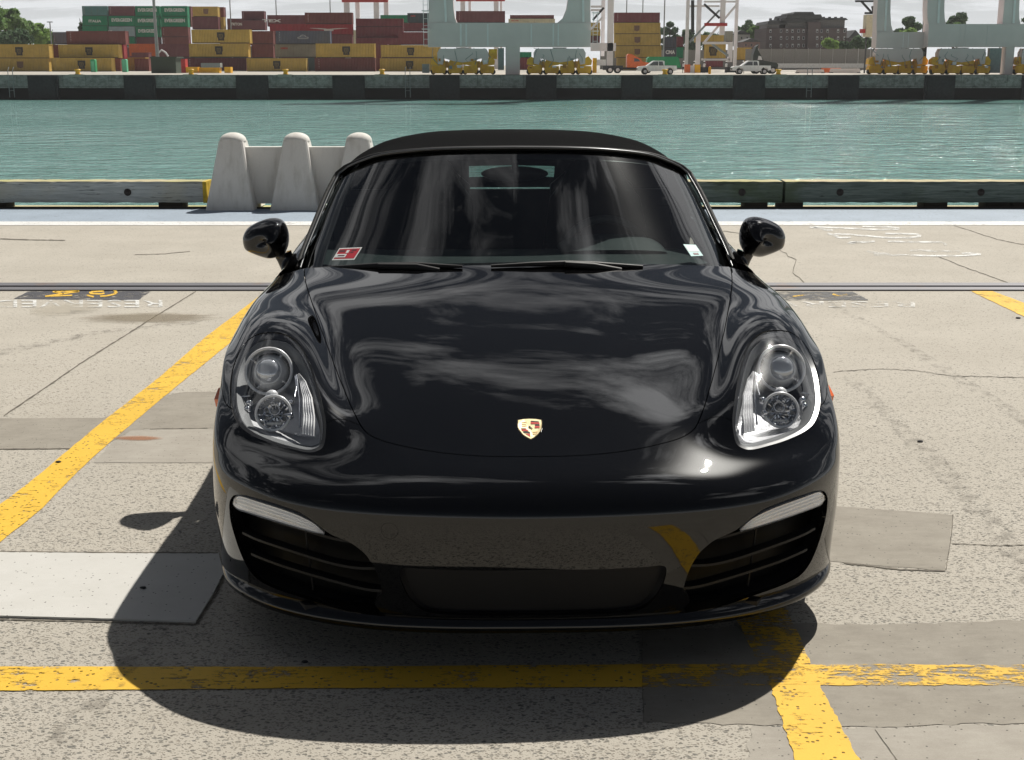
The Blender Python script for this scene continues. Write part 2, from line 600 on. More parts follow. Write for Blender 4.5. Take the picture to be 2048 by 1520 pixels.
# yellow bay lines
marking('parking_line', M_YELLOW, [
    strip_from_px([(0, 1010), (64, 962), (116, 918), (208, 842), (326, 749), (414, 672), (470, 630), (530, 584)], [(-20, 1101), (83, 1020), (130, 970), (193, 909), (276, 838), (373, 757), (431, 710), (590, 584)], 60, 0.002, 1)], 0.0026)
marking('parking_line', M_YELLOW, [
    strip_from_px([(-400, 1335), (0, 1335), (640, 1335), (1284, 1330)], [(-400, 1384), (0, 1383), (640, 1378), (1284, 1376)], 80, 0.0015, 2)], 0.0028)
marking('parking_line', M_YELLOW2, [
    strip_from_px([(1284, 1330), (1600, 1330), (2048, 1332), (2400, 1333)], [(1284, 1376), (1600, 1372), (2048, 1373), (2400, 1374)], 60, 0.003, 3)], 0.0031)
marking('parking_line', M_YELLOW2, [
    strip_from_px([(1400, 1060), (1475, 1245), (1540, 1372)], [(1490, 1060), (1575, 1222), (1640, 1372)], 40, 0.003, 4)], 0.0034)
marking('parking_line', M_YELLOW, [
    strip_from_px([(1540, 1372), (1590, 1520), (1640, 1660)], [(1640, 1372), (1717, 1520), (1790, 1660)], 40, 0.003, 5)], 0.0034)
marking('parking_line', M_YELLOW, [
    strip_from_px([(1942, 583), (2048, 634), (2300, 770)], [(1985, 583), (2048, 606), (2300, 706)], 40, 0.004, 6)], 0.0028)
# kerbside bands
y1_, y2_, y3_ = ground(1024, 451).y, ground(1024, 444).y, ground(1024, 420).y
marking('blue_strip', M_BLUEP, [([Vector((x, y2_ + 0.004, 0)) for x in (-60, 0, 60)], [Vector((x, EDGE_Y - 0.02, 0)) for x in (-60, 0, 60)])], 0.0026)
marking('white_line', M_WHITEP, [([Vector((x, y1_, 0)) for x in (-60, 0, 60)], [Vector((x, y2_ + 0.02, 0)) for x in (-60, 0, 60)])], 0.0034)
# steel crane rail let into the deck
ra_, rb_ = ground(1024, 582).y, ground(1024, 569).y


def m_steel():
    N = NT('dull_rail_steel')
    p = N.pos()
    a = N.noise(N.n('ShaderNodeMapping', {'Vector': p, 'Scale': (0.4, 8, 1)}).outputs[0], 4.0, 6)
    c = N.mix(a, (0.10, 0.10, 0.115), (0.20, 0.195, 0.205))
    c = N.mix(N.ramp(N.noise(p, 2.5, 5), [(0.58, (0, 0, 0)), (0.75, (1, 1, 1))]), c, (0.20, 0.13, 0.09))
    return N.done(N.bsdf(c, 0.55, 0.3, 0.4, bump=a, bstr=0.2))


M_STEEL = m_steel()
b = MB()
w_ = rb_ - ra_
b.box(-60, 60, ra_ + w_ * 0.55, rb_, -0.05, 0.014)
b.box(-60, 60, ra_, ra_ + w_ * 0.42, -0.05, 0.010)
b.box(-60, 60, ra_ + w_ * 0.42, ra_ + w_ * 0.55, -0.05, 0.003, 1)
o = b.build('crane_rail', [M_STEEL, M_CRACK])
tag(o, 'long dark steel crane rail set flush into the concrete across the quay', 'rail')

# black painted panels with yellow bay numbers
poly_px('black_panel', [(28, 598), (57, 583), (302, 583), (276, 601)], M_DARKP, 0.0024, 0.003)
poly_px('black_panel', [(1500, 584), (1705, 584), (1738, 601), (1500, 601)], m_road_paint('worn_black_paint', (0.10, 0.10, 0.10), 0.85), 0.0024, 0.004)


def strokes_px(name, lines, wpx, mat, z, sx, sy, ox, oy):
    """painted strokes given as polylines read off an enlarged crop"""
    b = MB()
    for L_ in lines:
        P = [(ox + x / sx, oy + y / sy) for x, y in L_]
        for i in range(len(P) - 1):
            (x0, y0), (x1, y1) = P[i], P[i + 1]
            dx, dy = x1 - x0, y1 - y0
            l_ = math.hypot(dx, dy) or 1
            nx, ny = -dy / l_ * wpx[0] / 2, dx / l_ * wpx[1] / 2
            if abs(nx) + abs(ny) < 0.5:
                nx = wpx[0] / 2
            q = [ground(x0 + nx, y0 + ny), ground(x1 + nx, y1 + ny), ground(x1 - nx, y1 - ny), ground(x0 - nx, y0 - ny)]
            zz = z + 0.0001 * i
            b.add([(p.x, p.y, zz) for p in q], [(0, 1, 2, 3)])
    return tag(b.build(name, mat, fix=False), kind='structure')


strokes_px('bay_number', [[(540, 126), (812, 119)], [(805, 122), (640, 146), (470, 172)], [(462, 172), (740, 162)], [(560, 128), (650, 148)]], (7, 2.6), M_YELLOW, 0.0042, 5.12, 5.12, 0, 560)
strokes_px('bay_number', [[(1065, 119), (935, 126), (925, 145), (1040, 148), (1070, 140)], [(890, 160), (960, 178)], [(1165, 112), (1195, 125), (1172, 150), (1090, 168), (1025, 172)]], (7, 2.8), M_YELLOW, 0.0042, 5.12, 5.12, 0, 560)
strokes_px('bay_number', [[(1010, 762), (960, 772), (925, 760)], [(690, 775), (760, 765)]], (7, 2.6), M_YELLOW2, 0.0042, 2.934, 2.934, 1350, 330)
# lettering on the far side of the bay, as traced
L1 = [[(320, 97), (400, 112), (455, 124), (505, 125)], [(350, 97), (490, 104), (700, 112), (900, 121), (1000, 119), (1042, 111), (980, 98), (745, 95)]]
L2 = [[(462, 150), (520, 165), (560, 186), (650, 182)], [(520, 152), (655, 160), (800, 172), (920, 184), (1120, 186), (1215, 172), (1180, 156), (930, 152)]]
L3_ = [[(625, 234), (700, 222), (845, 214)], [(640, 220), (780, 222)], [(950, 214), (1150, 218), (1370, 222), (1425, 242)]]
L4 = [[(840, 321), (1100, 326), (1300, 331), (1550, 331), (1700, 319), (1600, 309), (1545, 312)]]
for L_ in (L1, L2, L3_, L4):
    strokes_px('painted_lettering', L_, (9, 3.2), M_WHITEW, 0.003, 4.031, 4.031, 1540, 430)
strokes_px('painted_lettering', [[(1130, 285), (1300, 291), (1530, 297)], [(780, 296), (960, 318)]], (10, 4), M_WHITEF, 0.0024, 4.031, 4.031, 1540, 430)


def ground_text(s, u0, u1, v0, v1, mat, z=0.003, skew=0.0):
    me = text_mesh(s, 1.0)
    co = np.array([v.co[:] for v in me.vertices])
    mn, mx = co.min(0), co.max(0)
    # upright side of the letters points at the camera: turned by 180 degrees
    a, b_, c_, d_ = ground(u1, v0), ground(u0, v0), ground(u0, v1), ground(u1, v1)
    for i, v in enumerate(me.vertices):
        fx = (co[i, 0] - mn[0]) / (mx[0] - mn[0]); fy = (co[i, 1] - mn[1]) / (mx[1] - mn[1])
        q = a.lerp(b_, fx).lerp(d_.lerp(c_, fx), fy)
        v.co = (q.x, q.y, z)
    me.materials.append(mat)
    o = bpy.data.objects.new('painted_lettering', me)
    COL.objects.link(o)
    tag(o, kind='structure')


ground_text('RESERVED', -14, 325, 600.5, 615.5, M_WHITEW)
ground_text('RESERVED', 1440, 1830, 603, 615, M_WHITEF)


def crack(name, px_, wpx, seed=1, jag=1.2, z=0.0022, mat=None):
    r = random.Random(seed)
    A, B = [], []
    P = []
    for i in range(len(px_) - 1):
        (x0, y0), (x1, y1) = px_[i], px_[i + 1]
        k = max(2, int(math.hypot(x1 - x0, y1 - y0) / 7))
        for j in range(k):
            P.append((x0 + (x1 - x0) * j / k + r.uniform(-jag, jag), y0 + (y1 - y0) * j / k + r.uniform(-jag, jag) * 0.6))
    P.append(px_[-1])
    for i, (x, y) in enumerate(P):
        a = P[max(0, i - 1)]; c = P[min(len(P) - 1, i + 1)]
        dx, dy = c[0] - a[0], c[1] - a[1]
        l_ = math.hypot(dx, dy) or 1
        w = wpx * r.uniform(0.45, 1.2) / 2
        A.append(ground(x - dy / l_ * w, y + dx / l_ * w)); B.append(ground(x + dy / l_ * w, y - dx / l_ * w))
    marking(name, mat or M_CRACK, [(A, B)], z)


crack('expansion_joint', [(392, 583), (300, 640), (160, 728), (85, 780), (8, 832)], 2.4, 1, 0.5)
crack('crack', [(1445, 462), (1500, 470)], 1.0, 2, 1)
crack('crack', [(1560, 500), (1590, 520), (1585, 545), (1610, 568)], 1.6, 3, 2.5)
crack('crack', [(1868, 510), (1930, 535), (1980, 553), (2022, 568)], 1.4, 4, 1.0)
crack('crack', [(1905, 450), (1990, 478), (2060, 492)], 1.2, 5, 0.8)
crack('crack', [(0, 478), (60, 480), (130, 481)], 2.2, 6, 0.3)
crack('crack', [(270, 510), (330, 508), (380, 503)], 1.2, 7, 0.6)
crack('crack', [(1668, 744), (1760, 738), (1830, 741), (1900, 752), (2048, 756)], 0.9, 8, 1.4)
crack('crack', [(1905, 1088), (2000, 1092), (2100, 1090)], 1.4, 9, 1.2)
crack('crack', [(1688, 1127), (1800, 1140), (1890, 1143)], 3.0, 10, 0.8)
crack('crack', [(0, 1107), (200, 1109), (436, 1110)], 2.4, 11, 0.5, 0.0075)
crack('crack', [(0, 899), (120, 898), (195, 898)], 2.2, 12, 0.5)
crack('crack', [(300, 859), (415, 857)], 2.0, 13, 0.4)
crack('crack', [(1906, 1030), (1903, 1070), (1892, 1140)], 2.2, 14, 0.5)
crack('crack', [(1284, 1262), (1284, 1350), (1288, 1444)], 1.0, 15, 0.5)
crack('crack', [(1750, 1460), (1800, 1530)], 1.6, 16, 0.6)
crack('crack', [(392, 1249), (432, 1187), (450, 1150)], 5.0, 17, 0.8, 0.002)
crack('crack', [(0, 1240), (100, 1242), (392, 1250)], 2.4, 18, 0.5, 0.002)


def m_stain(name, col, thr):
    N = NT(name)
    tc = N.n('ShaderNodeTexCoord').outputs['Generated']
    g = N.n('ShaderNodeTexGradient', {'Vector': N.n('ShaderNodeMapping', {'Vector': tc, 'Location': (-1, -1, 0), 'Scale': (2, 2, 0)}).outputs[0]}, gradient_type='SPHERICAL').outputs['Fac']
    n = N.noise(N.pos((1.0, 4, 1)), 5.0, 6, 0.65)
    m = N.ramp(N.math('ADD', N.math('MULTIPLY', g, 0.7), N.math('MULTIPLY', n, 0.6)), [(thr, (0, 0, 0)), (thr + 0.25, (1, 1, 1))])
    tr = N.n('ShaderNodeBsdfTransparent')
    return N.done(N.n('ShaderNodeMixShader', {0: N.math('MULTIPLY', m, 0.5), 1: tr.outputs[0], 2: N.bsdf(col, 0.8, 0, 0.2).outputs[0]}))


def stain(px_, mat, z=0.0042):
    P = [ground(*p) for p in px_]
    tag(mesh_obj('stain', [(p.x, p.y, z) for p in P], [(0, 1, 2, 3)], mat), kind='structure')


def m_tyre_mark():
    N = NT('faint_tyre_mark')
    n = N.noise(N.pos((1, 1, 1)), 14.0, 8, 0.75)
    g = N.n('ShaderNodeTexCoord').outputs['Generated']
    m = N.ramp(n, [(0.48, (0, 0, 0)), (0.62, (1, 1, 1))])
    tr = N.n('ShaderNodeBsdfTransparent')
    return N.done(N.n('ShaderNodeMixShader', {0: N.math('MULTIPLY', m, 0.30), 1: tr.outputs[0], 2: N.bsdf((0.10, 0.09, 0.08), 0.8, 0, 0.2).outputs[0]}))


M_TYM = m_tyre_mark()
for (l_, r_) in (([(1690, 760), (1850, 930), (2060, 1180)], [(1722, 760), (1900, 930), (2130, 1180)]), ([(1640, 600), (1800, 690), (2060, 860)], [(1656, 600), (1824, 690), (2100, 860)]),
                 ([(0, 700), (200, 660), (420, 640)], [(0, 712), (200, 669), (420, 646)]), ([(60, 1520), (150, 1420), (300, 1250)], [(130, 1520), (210, 1420), (345, 1250)])):
    marking('tyre_mark', M_TYM, [strip_from_px(l_, r_, 40, 0.006, 31)], 0.0038)
M_RUST = m_stain('rust_stain', (0.36, 0.12, 0.03), 0.40)
M_OIL = m_stain('old_oil_stain', (0.22, 0.18, 0.12), 0.45)
stain([(225, 884), (330, 884), (330, 872), (225, 872)], M_RUST)
stain([(140, 652), (470, 652), (470, 622), (140, 622)], M_OIL)
stain([(60, 640), (200, 640), (200, 600), (60, 600)], m_stain('pale_dust', (0.5, 0.46, 0.38), 0.5))

# loose bits on the deck
M_BIT = flat('black_bit', (0.02, 0.02, 0.022), 0.8)
for nm, (u, v), r_, zz, lb in (('stone_chip', (286, 1181), .008, .007, 'small black chip lying on the white slab in the car\'s shadow'),
                               ('stone_chip', (117, 926), .008, .003, 'small black chip lying on the left yellow bay line'),
                               ('stone_chip', (2036, 637), .013, .0, 'black pebble on the concrete beside the far right yellow line'),
                               ('stone_chip', (1548, 1215), .009, .004, 'dark pebble on the yellow line under the right end of the bumper'),
                               ('stone_chip', (1840, 884), .010, .0, 'flat dark chip on bare concrete right of the car'),
                               ('stone_chip', (610, 1325), .007, .0, 'dark pebble just above the front yellow line, in shadow')):
    q = ground(u, v)
    bm = bmesh.new(); bmesh.ops.create_icosphere(bm, subdivisions=2, radius=r_)
    for w in bm.verts:
        w.co = Vector((w.co.x * random.uniform(1.0, 1.5), w.co.y * random.uniform(.8, 1.1), w.co.z * random.uniform(.4, .6)))
    me = bpy.data.meshes.new(nm); bm.to_mesh(me); bm.free(); me.materials.append(M_BIT)
    o = bpy.data.objects.new(nm, me); o.location = (q.x, q.y, zz + r_ * .35); COL.objects.link(o)
    tag(o, lb, 'stone')

# ---- timber curb beams along the edge
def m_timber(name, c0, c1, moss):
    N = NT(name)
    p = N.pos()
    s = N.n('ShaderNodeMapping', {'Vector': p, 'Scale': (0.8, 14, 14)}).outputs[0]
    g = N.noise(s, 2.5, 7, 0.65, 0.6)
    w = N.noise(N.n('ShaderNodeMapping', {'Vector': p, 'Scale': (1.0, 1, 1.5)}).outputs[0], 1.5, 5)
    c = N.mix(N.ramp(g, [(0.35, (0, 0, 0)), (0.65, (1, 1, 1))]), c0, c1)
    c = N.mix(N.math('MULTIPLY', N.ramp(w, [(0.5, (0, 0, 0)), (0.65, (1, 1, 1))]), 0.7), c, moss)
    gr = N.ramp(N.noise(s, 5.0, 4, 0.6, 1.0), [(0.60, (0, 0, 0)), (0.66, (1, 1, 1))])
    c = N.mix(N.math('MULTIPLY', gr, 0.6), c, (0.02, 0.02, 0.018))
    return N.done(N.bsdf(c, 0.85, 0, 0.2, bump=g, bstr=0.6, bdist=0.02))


M_TIM1 = m_timber('weathered_grey_timber', (0.34, 0.36, 0.35), (0.56, 0.58, 0.56), (0.48, 0.46, 0.38))
M_TIM2 = m_timber('mossy_dark_timber', (0.09, 0.115, 0.10), (0.20, 0.235, 0.21), (0.085, 0.11, 0.055))
M_TIMB = flat('tarred_block', (0.05, 0.04, 0.03), 0.9, var=0.3)
M_YEND = flat('yellow_end_paint', (0.60, 0.42, 0.03), 0.7, var=0.3, vscale=12)
M_SUNTOP = m_timber('sunlit_pale_top', (0.42, 0.36, 0.22), (0.55, 0.50, 0.33), (0.40, 0.40, 0.16))  # pale tone puts the sunlight on the timber tops into the colour
BY = 14.80
zt_, zb_ = at(100, 364, BY).z, at(100, 405, BY).z


def beam(u0, u1, mat, label, group, yend=False, y=BY):
    x0, x1 = at(u0, 380, y).x, at(u1, 380, y).x
    n = max(4, int((x1 - x0) / 0.08))
    r = random.Random(int(u0) + 99)
    root = empty('timber_beam', ((x0 + x1) / 2, y + .15, zb_))
    cx0 = (x0 + x1) / 2
    b = MB()
    rows_ = []
    for i in range(n + 1):
        x = x0 + (x1 - x0) * i / n - cx0
        j = lambda a: r.uniform(-a, a)
        rows_.append([(x, -.15 + j(.003), 0 + j(.004)), (x, -.15 + j(.003), zt_ - zb_ - .016 + j(.007)), (x, -.138 + j(.003), zt_ - zb_ + j(.003)), (x, .138, zt_ - zb_ + j(.003)), (x, .15, zt_ - zb_ - .012), (x, .15, 0)])
    b.grid(rows_, close=True, smooth=False)
    b.add(rows_[0], [tuple(range(5, -1, -1))]); b.add(rows_[-1], [tuple(range(6))])
    b.build('timber', mat, root)
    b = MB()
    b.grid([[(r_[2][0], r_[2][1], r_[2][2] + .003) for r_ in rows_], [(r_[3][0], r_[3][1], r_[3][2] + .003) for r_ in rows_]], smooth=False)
    b.build('sunlit_top', M_SUNTOP, root)
    if yend:
        b = MB()
        b.box(rows_[-1][0][0] - .03, rows_[-1][0][0] + .012, -.155, .155, -.004, zt_ - zb_ + .004)
        b.build('painted_end', M_YEND, root)
    b = MB()
    k = 0
    x = x0 + 0.6
    while x < x1:
        if abs(x) < 6:
            b = MB()
            b.lathe([(.0001, -.012), (.018, -.010), (.022, 0), (.040, .001), (.040, .006)], (x - cx0, -.158, (zt_ - zb_) * .5), 'y', 12)
            b.build('bolt', M_BOLT, root)
        x += 1.55
    tag(root, label, 'timber beam', group)
    return root


M_BOLT = flat('rusty_bolt', (0.06, 0.05, 0.045), 0.7, 0.4)
beam(-700, 411, M_TIM1, 'bleached grey timber curb beam with a yellow painted end, left of the concrete barrier', 'timber curb beams', True)
beam(1375, 1565, M_TIM2, 'dark mossy timber curb beam, the short one beside the car\'s roof', 'timber curb beams')
beam(1571, 2700, M_TIM2, 'dark mossy timber curb beam running out of the picture on the right', 'timber curb beams')
bl = [(-30, 11, 'timber block under the grey beam at the left edge of the picture'), (316, 364, 'timber block under the right end of the grey beam'),
      (1490, 1536, 'dark timber block under the short mossy beam'), (1560, 1607, 'dark timber block under the joint of the two mossy beams'),
      (1849, 1896, 'dark timber block under the long mossy beam, left of a pair'), (1974, 2021, 'dark timber block under the long mossy beam, right of a pair'),
      (2027, 2080, 'dark timber block under the mossy beam at the right edge of the picture')]
for u0, u1, lb in bl:
    x0, x1 = at(u0, 410, BY).x, at(u1, 410, BY).x
    b = MB(); b.box(x0, x1, BY + .02, BY + .28, -0.30, zb_ - .002)
    b.box(x0 + .01, x1 - .01, BY + .015, BY + .02, -.02, zb_ - .02)
    tag(b.build('timber_block', M_TIMB), lb, 'timber block', 'blocks under the curb beams')
# low sill log outside the edge, its sunlit top just showing
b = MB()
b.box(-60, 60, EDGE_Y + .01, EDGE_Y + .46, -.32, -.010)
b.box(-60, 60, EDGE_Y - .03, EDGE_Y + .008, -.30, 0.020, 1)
tag(b.build('quay_edge_sill', [M_SUNTOP, M_TIMB]), kind='structure')

# ---- concrete post-and-panel barrier
def m_barrier():
    N = NT('cast_barrier_concrete')
    p = N.pos()
    a = N.noise(p, 3.0, 6); f = N.noise(p, 60, 4, 0.7)
    d = N.noise(N.n('ShaderNodeMapping', {'Vector': p, 'Scale': (6, 6, 0.8)}).outputs[0], 2.0, 5)
    c = N.mix(a, (0.68, 0.66, 0.62), (0.84, 0.82, 0.78))
    c = N.mix(N.math('MULTIPLY', N.ramp(d, [(0.5, (0, 0, 0)), (0.7, (1, 1, 1))]), 0.35), c, (0.38, 0.35, 0.29))
    c = N.mix(N.math('MULTIPLY', f, 0.2), c, (0.3, 0.28, 0.25))
    return N.done(N.bsdf(c, 0.85, 0, 0.25, bump=f, bstr=0.25, bdist=0.004))


M_BARR = m_barrier()
PY = 14.50
bar_root = empty('concrete_barrier', (at(589, 421, PY).x, PY, 0))
tag(bar_root, 'pale concrete barrier of tapering round-topped posts joined by panels, at the water\'s edge', 'barrier')
zt2 = at(589, 285, PY).z
zdome = at(589, 268, PY).z
cen0 = bar_root.location.x
xs_ = [at(459, 421, PY).x, at(588, 421, PY).x, at(714, 421, PY).x, at(842, 421, PY).x, at(970, 421, PY).x]
pitch_m = xs_[1] - xs_[0]
xs_ = xs_[:3]
for k, xc in enumerate(xs_):
    x = xc - cen0
    wb_, wt2, db, dt2 = .262, .128, .36, .15
    b = MB()
    rows_ = []
    for i in range(13):
        f = i / 12
        w = wb_ + (wt2 - wb_) * f; d = db + (dt2 - db) * f
        z = zt2 * f
        yo = 0.36
        ch = .018
        rows_.append([(x - w + ch, yo - d, z), (x + w - ch, yo - d, z), (x + w, yo - d + ch, z), (x + w, yo + d - ch, z), (x + w - ch, yo + d, z), (x - w + ch, yo + d, z), (x - w, yo + d - ch, z), (x - w, yo - d + ch, z)])
    b.grid(rows_, close=True, smooth=False)
    # dome
    rows_ = []
    n = 24
    for i in range(8):
        a = i / 7 * math.pi / 2
        rr = math.cos(a)
        rows_.append([(x + math.copysign(abs(math.cos(t)) ** .75, math.cos(t)) * (wt2 + .012) * rr, .36 + math.copysign(abs(math.sin(t)) ** .75, math.sin(t)) * (dt2 + .012) * rr, zt2 + (zdome - zt2) * math.sin(a)) for t in np.linspace(0, 2 * math.pi, n, endpoint=False)])
    b.grid(rows_, close=True)
    b.grid([[(px_, py_, zt2 - .001) for px_, py_, _z in rows_[0]], rows_[0]], close=True)
    b.build('post', M_BARR, bar_root)
    if k < len(xs_) - 1:
        zp = at(589, 294, PY + .3).z
        zb2 = 0.055
        x0, x1 = x + .10, x + pitch_m - .10
        b = MB()
        rows_ = []
        for i in range(5):
            f = i / 4
            z = zb2 + (zp - zb2) * f
            d = .13 - .07 * f
            rows_.append([(x0, .36 - d, z), (x1, .36 - d, z), (x1, .36 + d, z), (x0, .36 + d, z)])
        b.grid(rows_, close=True, smooth=False)
        b.add(rows_[-1], [(0, 1, 2, 3)]); b.add(rows_[0], [(3, 2, 1, 0)])
        b.build('panel', M_BARR, bar_root)

# ================================================================ THE CAR
CAR_X, CAR_Y, CAR_YAW = 0.056, 3.18, math.radians(1.3)
car = empty('sports_car', (CAR_X, CAR_Y, 0), CAR_YAW)
tag(car, 'glossy black two-seat convertible with a closed fabric roof, parked nose first on the quay', 'car')
_cy, _sy = math.cos(CAR_YAW), math.sin(CAR_YAW)


def loc(u, v, y):
    """car-frame point that photo pixel (u, v) shows at y metres behind the nose"""
    r = ray(u, v)
    ox, oy = -CAR_X, -CAR_Y
    o = (ox * _cy + oy * _sy, -ox * _sy + oy * _cy, CAM_H)
    d = (r.x * _cy + r.y * _sy, -r.x * _sy + r.y * _cy, r.z)
    t = (y - o[1]) / d[1]
    return np.array([o[i] + t * d[i] for i in range(3)])


def project(P):
    """car-frame points (N,3) -> photo pixels (N,2)"""
    P = np.asarray(P, float)
    X = CAR_X + P[..., 0] * _cy - P[..., 1] * _sy
    Y = CAR_Y + P[..., 0] * _sy + P[..., 1] * _cy
    Z = P[..., 2] - CAM_H
    dep = Y * cP - Z * sP
    up = Y * sP + Z * cP
    return np.stack([1024 + FPX * X / dep, 760 - FPX * up / dep], -1)


# ---- car materials
def m_paint():
    N = NT('black_car_paint')
    p = N.pos(obj=True)
    fl = N.noise(p, 900, 2)
    peel = N.noise(p, 55, 2)
    c = N.mix(N.math('MULTIPLY', fl, 0.6), (0.0012, 0.0012, 0.0014), (0.0035, 0.0036, 0.0040))
    b = N.bsdf(c, 0.3, 0.0, 0.0, bump=peel, bstr=0.008, bdist=0.002)
    N.set(b, 'Coat Weight', 1.0); N.set(b, 'Coat Roughness', 0.006); N.set(b, 'Coat IOR', 1.55)
    # thin road dust: fine specks and a barely visible film
    d1 = N.ramp(N.noise(p, 420, 2, 0.6), [(0.70, (0, 0, 0)), (0.76, (1, 1, 1))])
    d2 = N.ramp(N.noise(p, 7, 7, 0.7), [(0.50, (0, 0, 0)), (0.75, (1, 1, 1))])
    dust = N.math('ADD', N.math('MULTIPLY', d1, 0.04), N.math('MULTIPLY', d2, 0.002))
    return N.done(N.n('ShaderNodeMixShader', {0: dust, 1: b.outputs[0], 2: N.n('ShaderNodeBsdfDiffuse', {'Color': (0.42, 0.39, 0.34)}).outputs[0]}))


M_PAINT = m_paint()
M_BLACK = flat('matt_black_plastic', (0.008, 0.008, 0.009), 0.55, spec=0.3)
M_GAP = flat('dark_gap', (0.002, 0.002, 0.002), 0.9, spec=0.05)
M_TRIM = flat('satin_black_trim', (0.012, 0.012, 0.013), 0.28, spec=0.5)
M_RUBBER = flat('rubber', (0.012, 0.012, 0.012), 0.7, spec=0.3, bump=0.1)
M_CHROME = flat('bright_chrome', (0.82, 0.83, 0.85), 0.08, 1.0)
M_RIM = flat('wheel_silver', (0.42, 0.43, 0.45), 0.25, 0.9)
M_HOUSE = flat('lamp_housing_grey', (0.62, 0.625, 0.645), 0.42, 0.35, bump=0.25)
M_RING = flat('lamp_ring_satin', (0.97, 0.975, 0.98), 0.30, 0.15)
M_ORANGE = flat('orange_lens', (0.75, 0.13, 0.02), 0.12, spec=0.6)
M_LEATHER = flat('dark_leather', (0.014, 0.014, 0.015), 0.5, vscale=20)
M_DASH = flat('dash_grey', (0.10, 0.125, 0.125), 0.6, vscale=15)


def m_fabric():
    N = NT('black_roof_fabric')
    p = N.pos(obj=True)
    w = N.n('ShaderNodeTexWave', {'Vector': p, 'Scale': 260.0, 'Distortion': 1.0}, bands_direction='Y')
    w2 = N.n('ShaderNodeTexWave', {'Vector': p, 'Scale': 260.0, 'Distortion': 1.0}, bands_direction='X')
    h = N.math('ADD', w.outputs['Fac'], w2.outputs['Fac'])
    n = N.noise(p, 6, 6)
    c = N.mix(n, (0.0020, 0.0021, 0.0024), (0.0042, 0.0044, 0.0048))
    b = N.bsdf(c, 0.95, 0, 0.03, bump=h, bstr=0.35, bdist=0.001)
    N.set(b, 'Sheen Weight', 0.0)
    return N.done(b)


M_FABRIC = m_fabric()


def m_glass(name, tint, ior_boost=1.0, rough=0.0, dirt=False):
    N = NT(name)
    bf = N.n('ShaderNodeNewGeometry').outputs['Backfacing']      # same reflectance from both sides of a thin pane
    ior = N.math('SUBTRACT', 1.5, N.math('MULTIPLY', bf, 1.5 - 1 / 1.5))
    fr = N.n('ShaderNodeFresnel', {'IOR': ior})
    f = N.math('MULTIPLY', fr.outputs[0], ior_boost, clamp=True)
    tr = N.n('ShaderNodeBsdfTransparent', {'Color': tint})
    gl = N.n('ShaderNodeBsdfGlossy', {'Color': (1, 1, 1), 'Roughness': rough})
    mx = N.n('ShaderNodeMixShader', {0: f, 1: tr.outputs[0], 2: gl.outputs[0]})
    if dirt:
        p = N.pos(obj=True)
        d = N.noise(p, 30, 6)
        dm = N.math('MULTIPLY', N.ramp(d, [(0.62, (0, 0, 0)), (0.8, (1, 1, 1))]), 0.05)
        df = N.n('ShaderNodeBsdfDiffuse', {'Color': (0.5, 0.5, 0.5)})
        mx = N.n('ShaderNodeMixShader', {0: dm, 1: mx.outputs[0], 2: df.outputs[0]})
    return N.done(mx)


M_SCREEN = m_glass('windscreen_glass', (0.36, 0.40, 0.395), 1.0, 0.0, True)
M_SIDEGLASS = m_glass('side_glass', (0.10, 0.11, 0.11), 0.45)
M_LENS = m_glass('clear_lamp_lens', (0.95, 0.96, 0.97), 0.9)
M_REARGLASS = m_glass('rear_glass', (0.75, 0.85, 0.83))

# ---- front body surface: control rows from the bumper's foot up and back to the cowl,
#      columns from the centre line out to the wheel arch (car frame, metres)
JX = {
    'a': [0, .2, .37, .50, .61, .71, .79, .845, .875, .89, .885],
    'b': [0, .2, .37, .50, .61, .71, .79, .848, .882, .90, .893],
    'c': [0, .2, .365, .49, .58, .67, .755, .825, .87, .90, .90],
}


def row(xs, ys, zs):
    if isinstance(zs, (int, float)):
        zs = [zs] * 11
    return list(zip(xs, ys, zs))


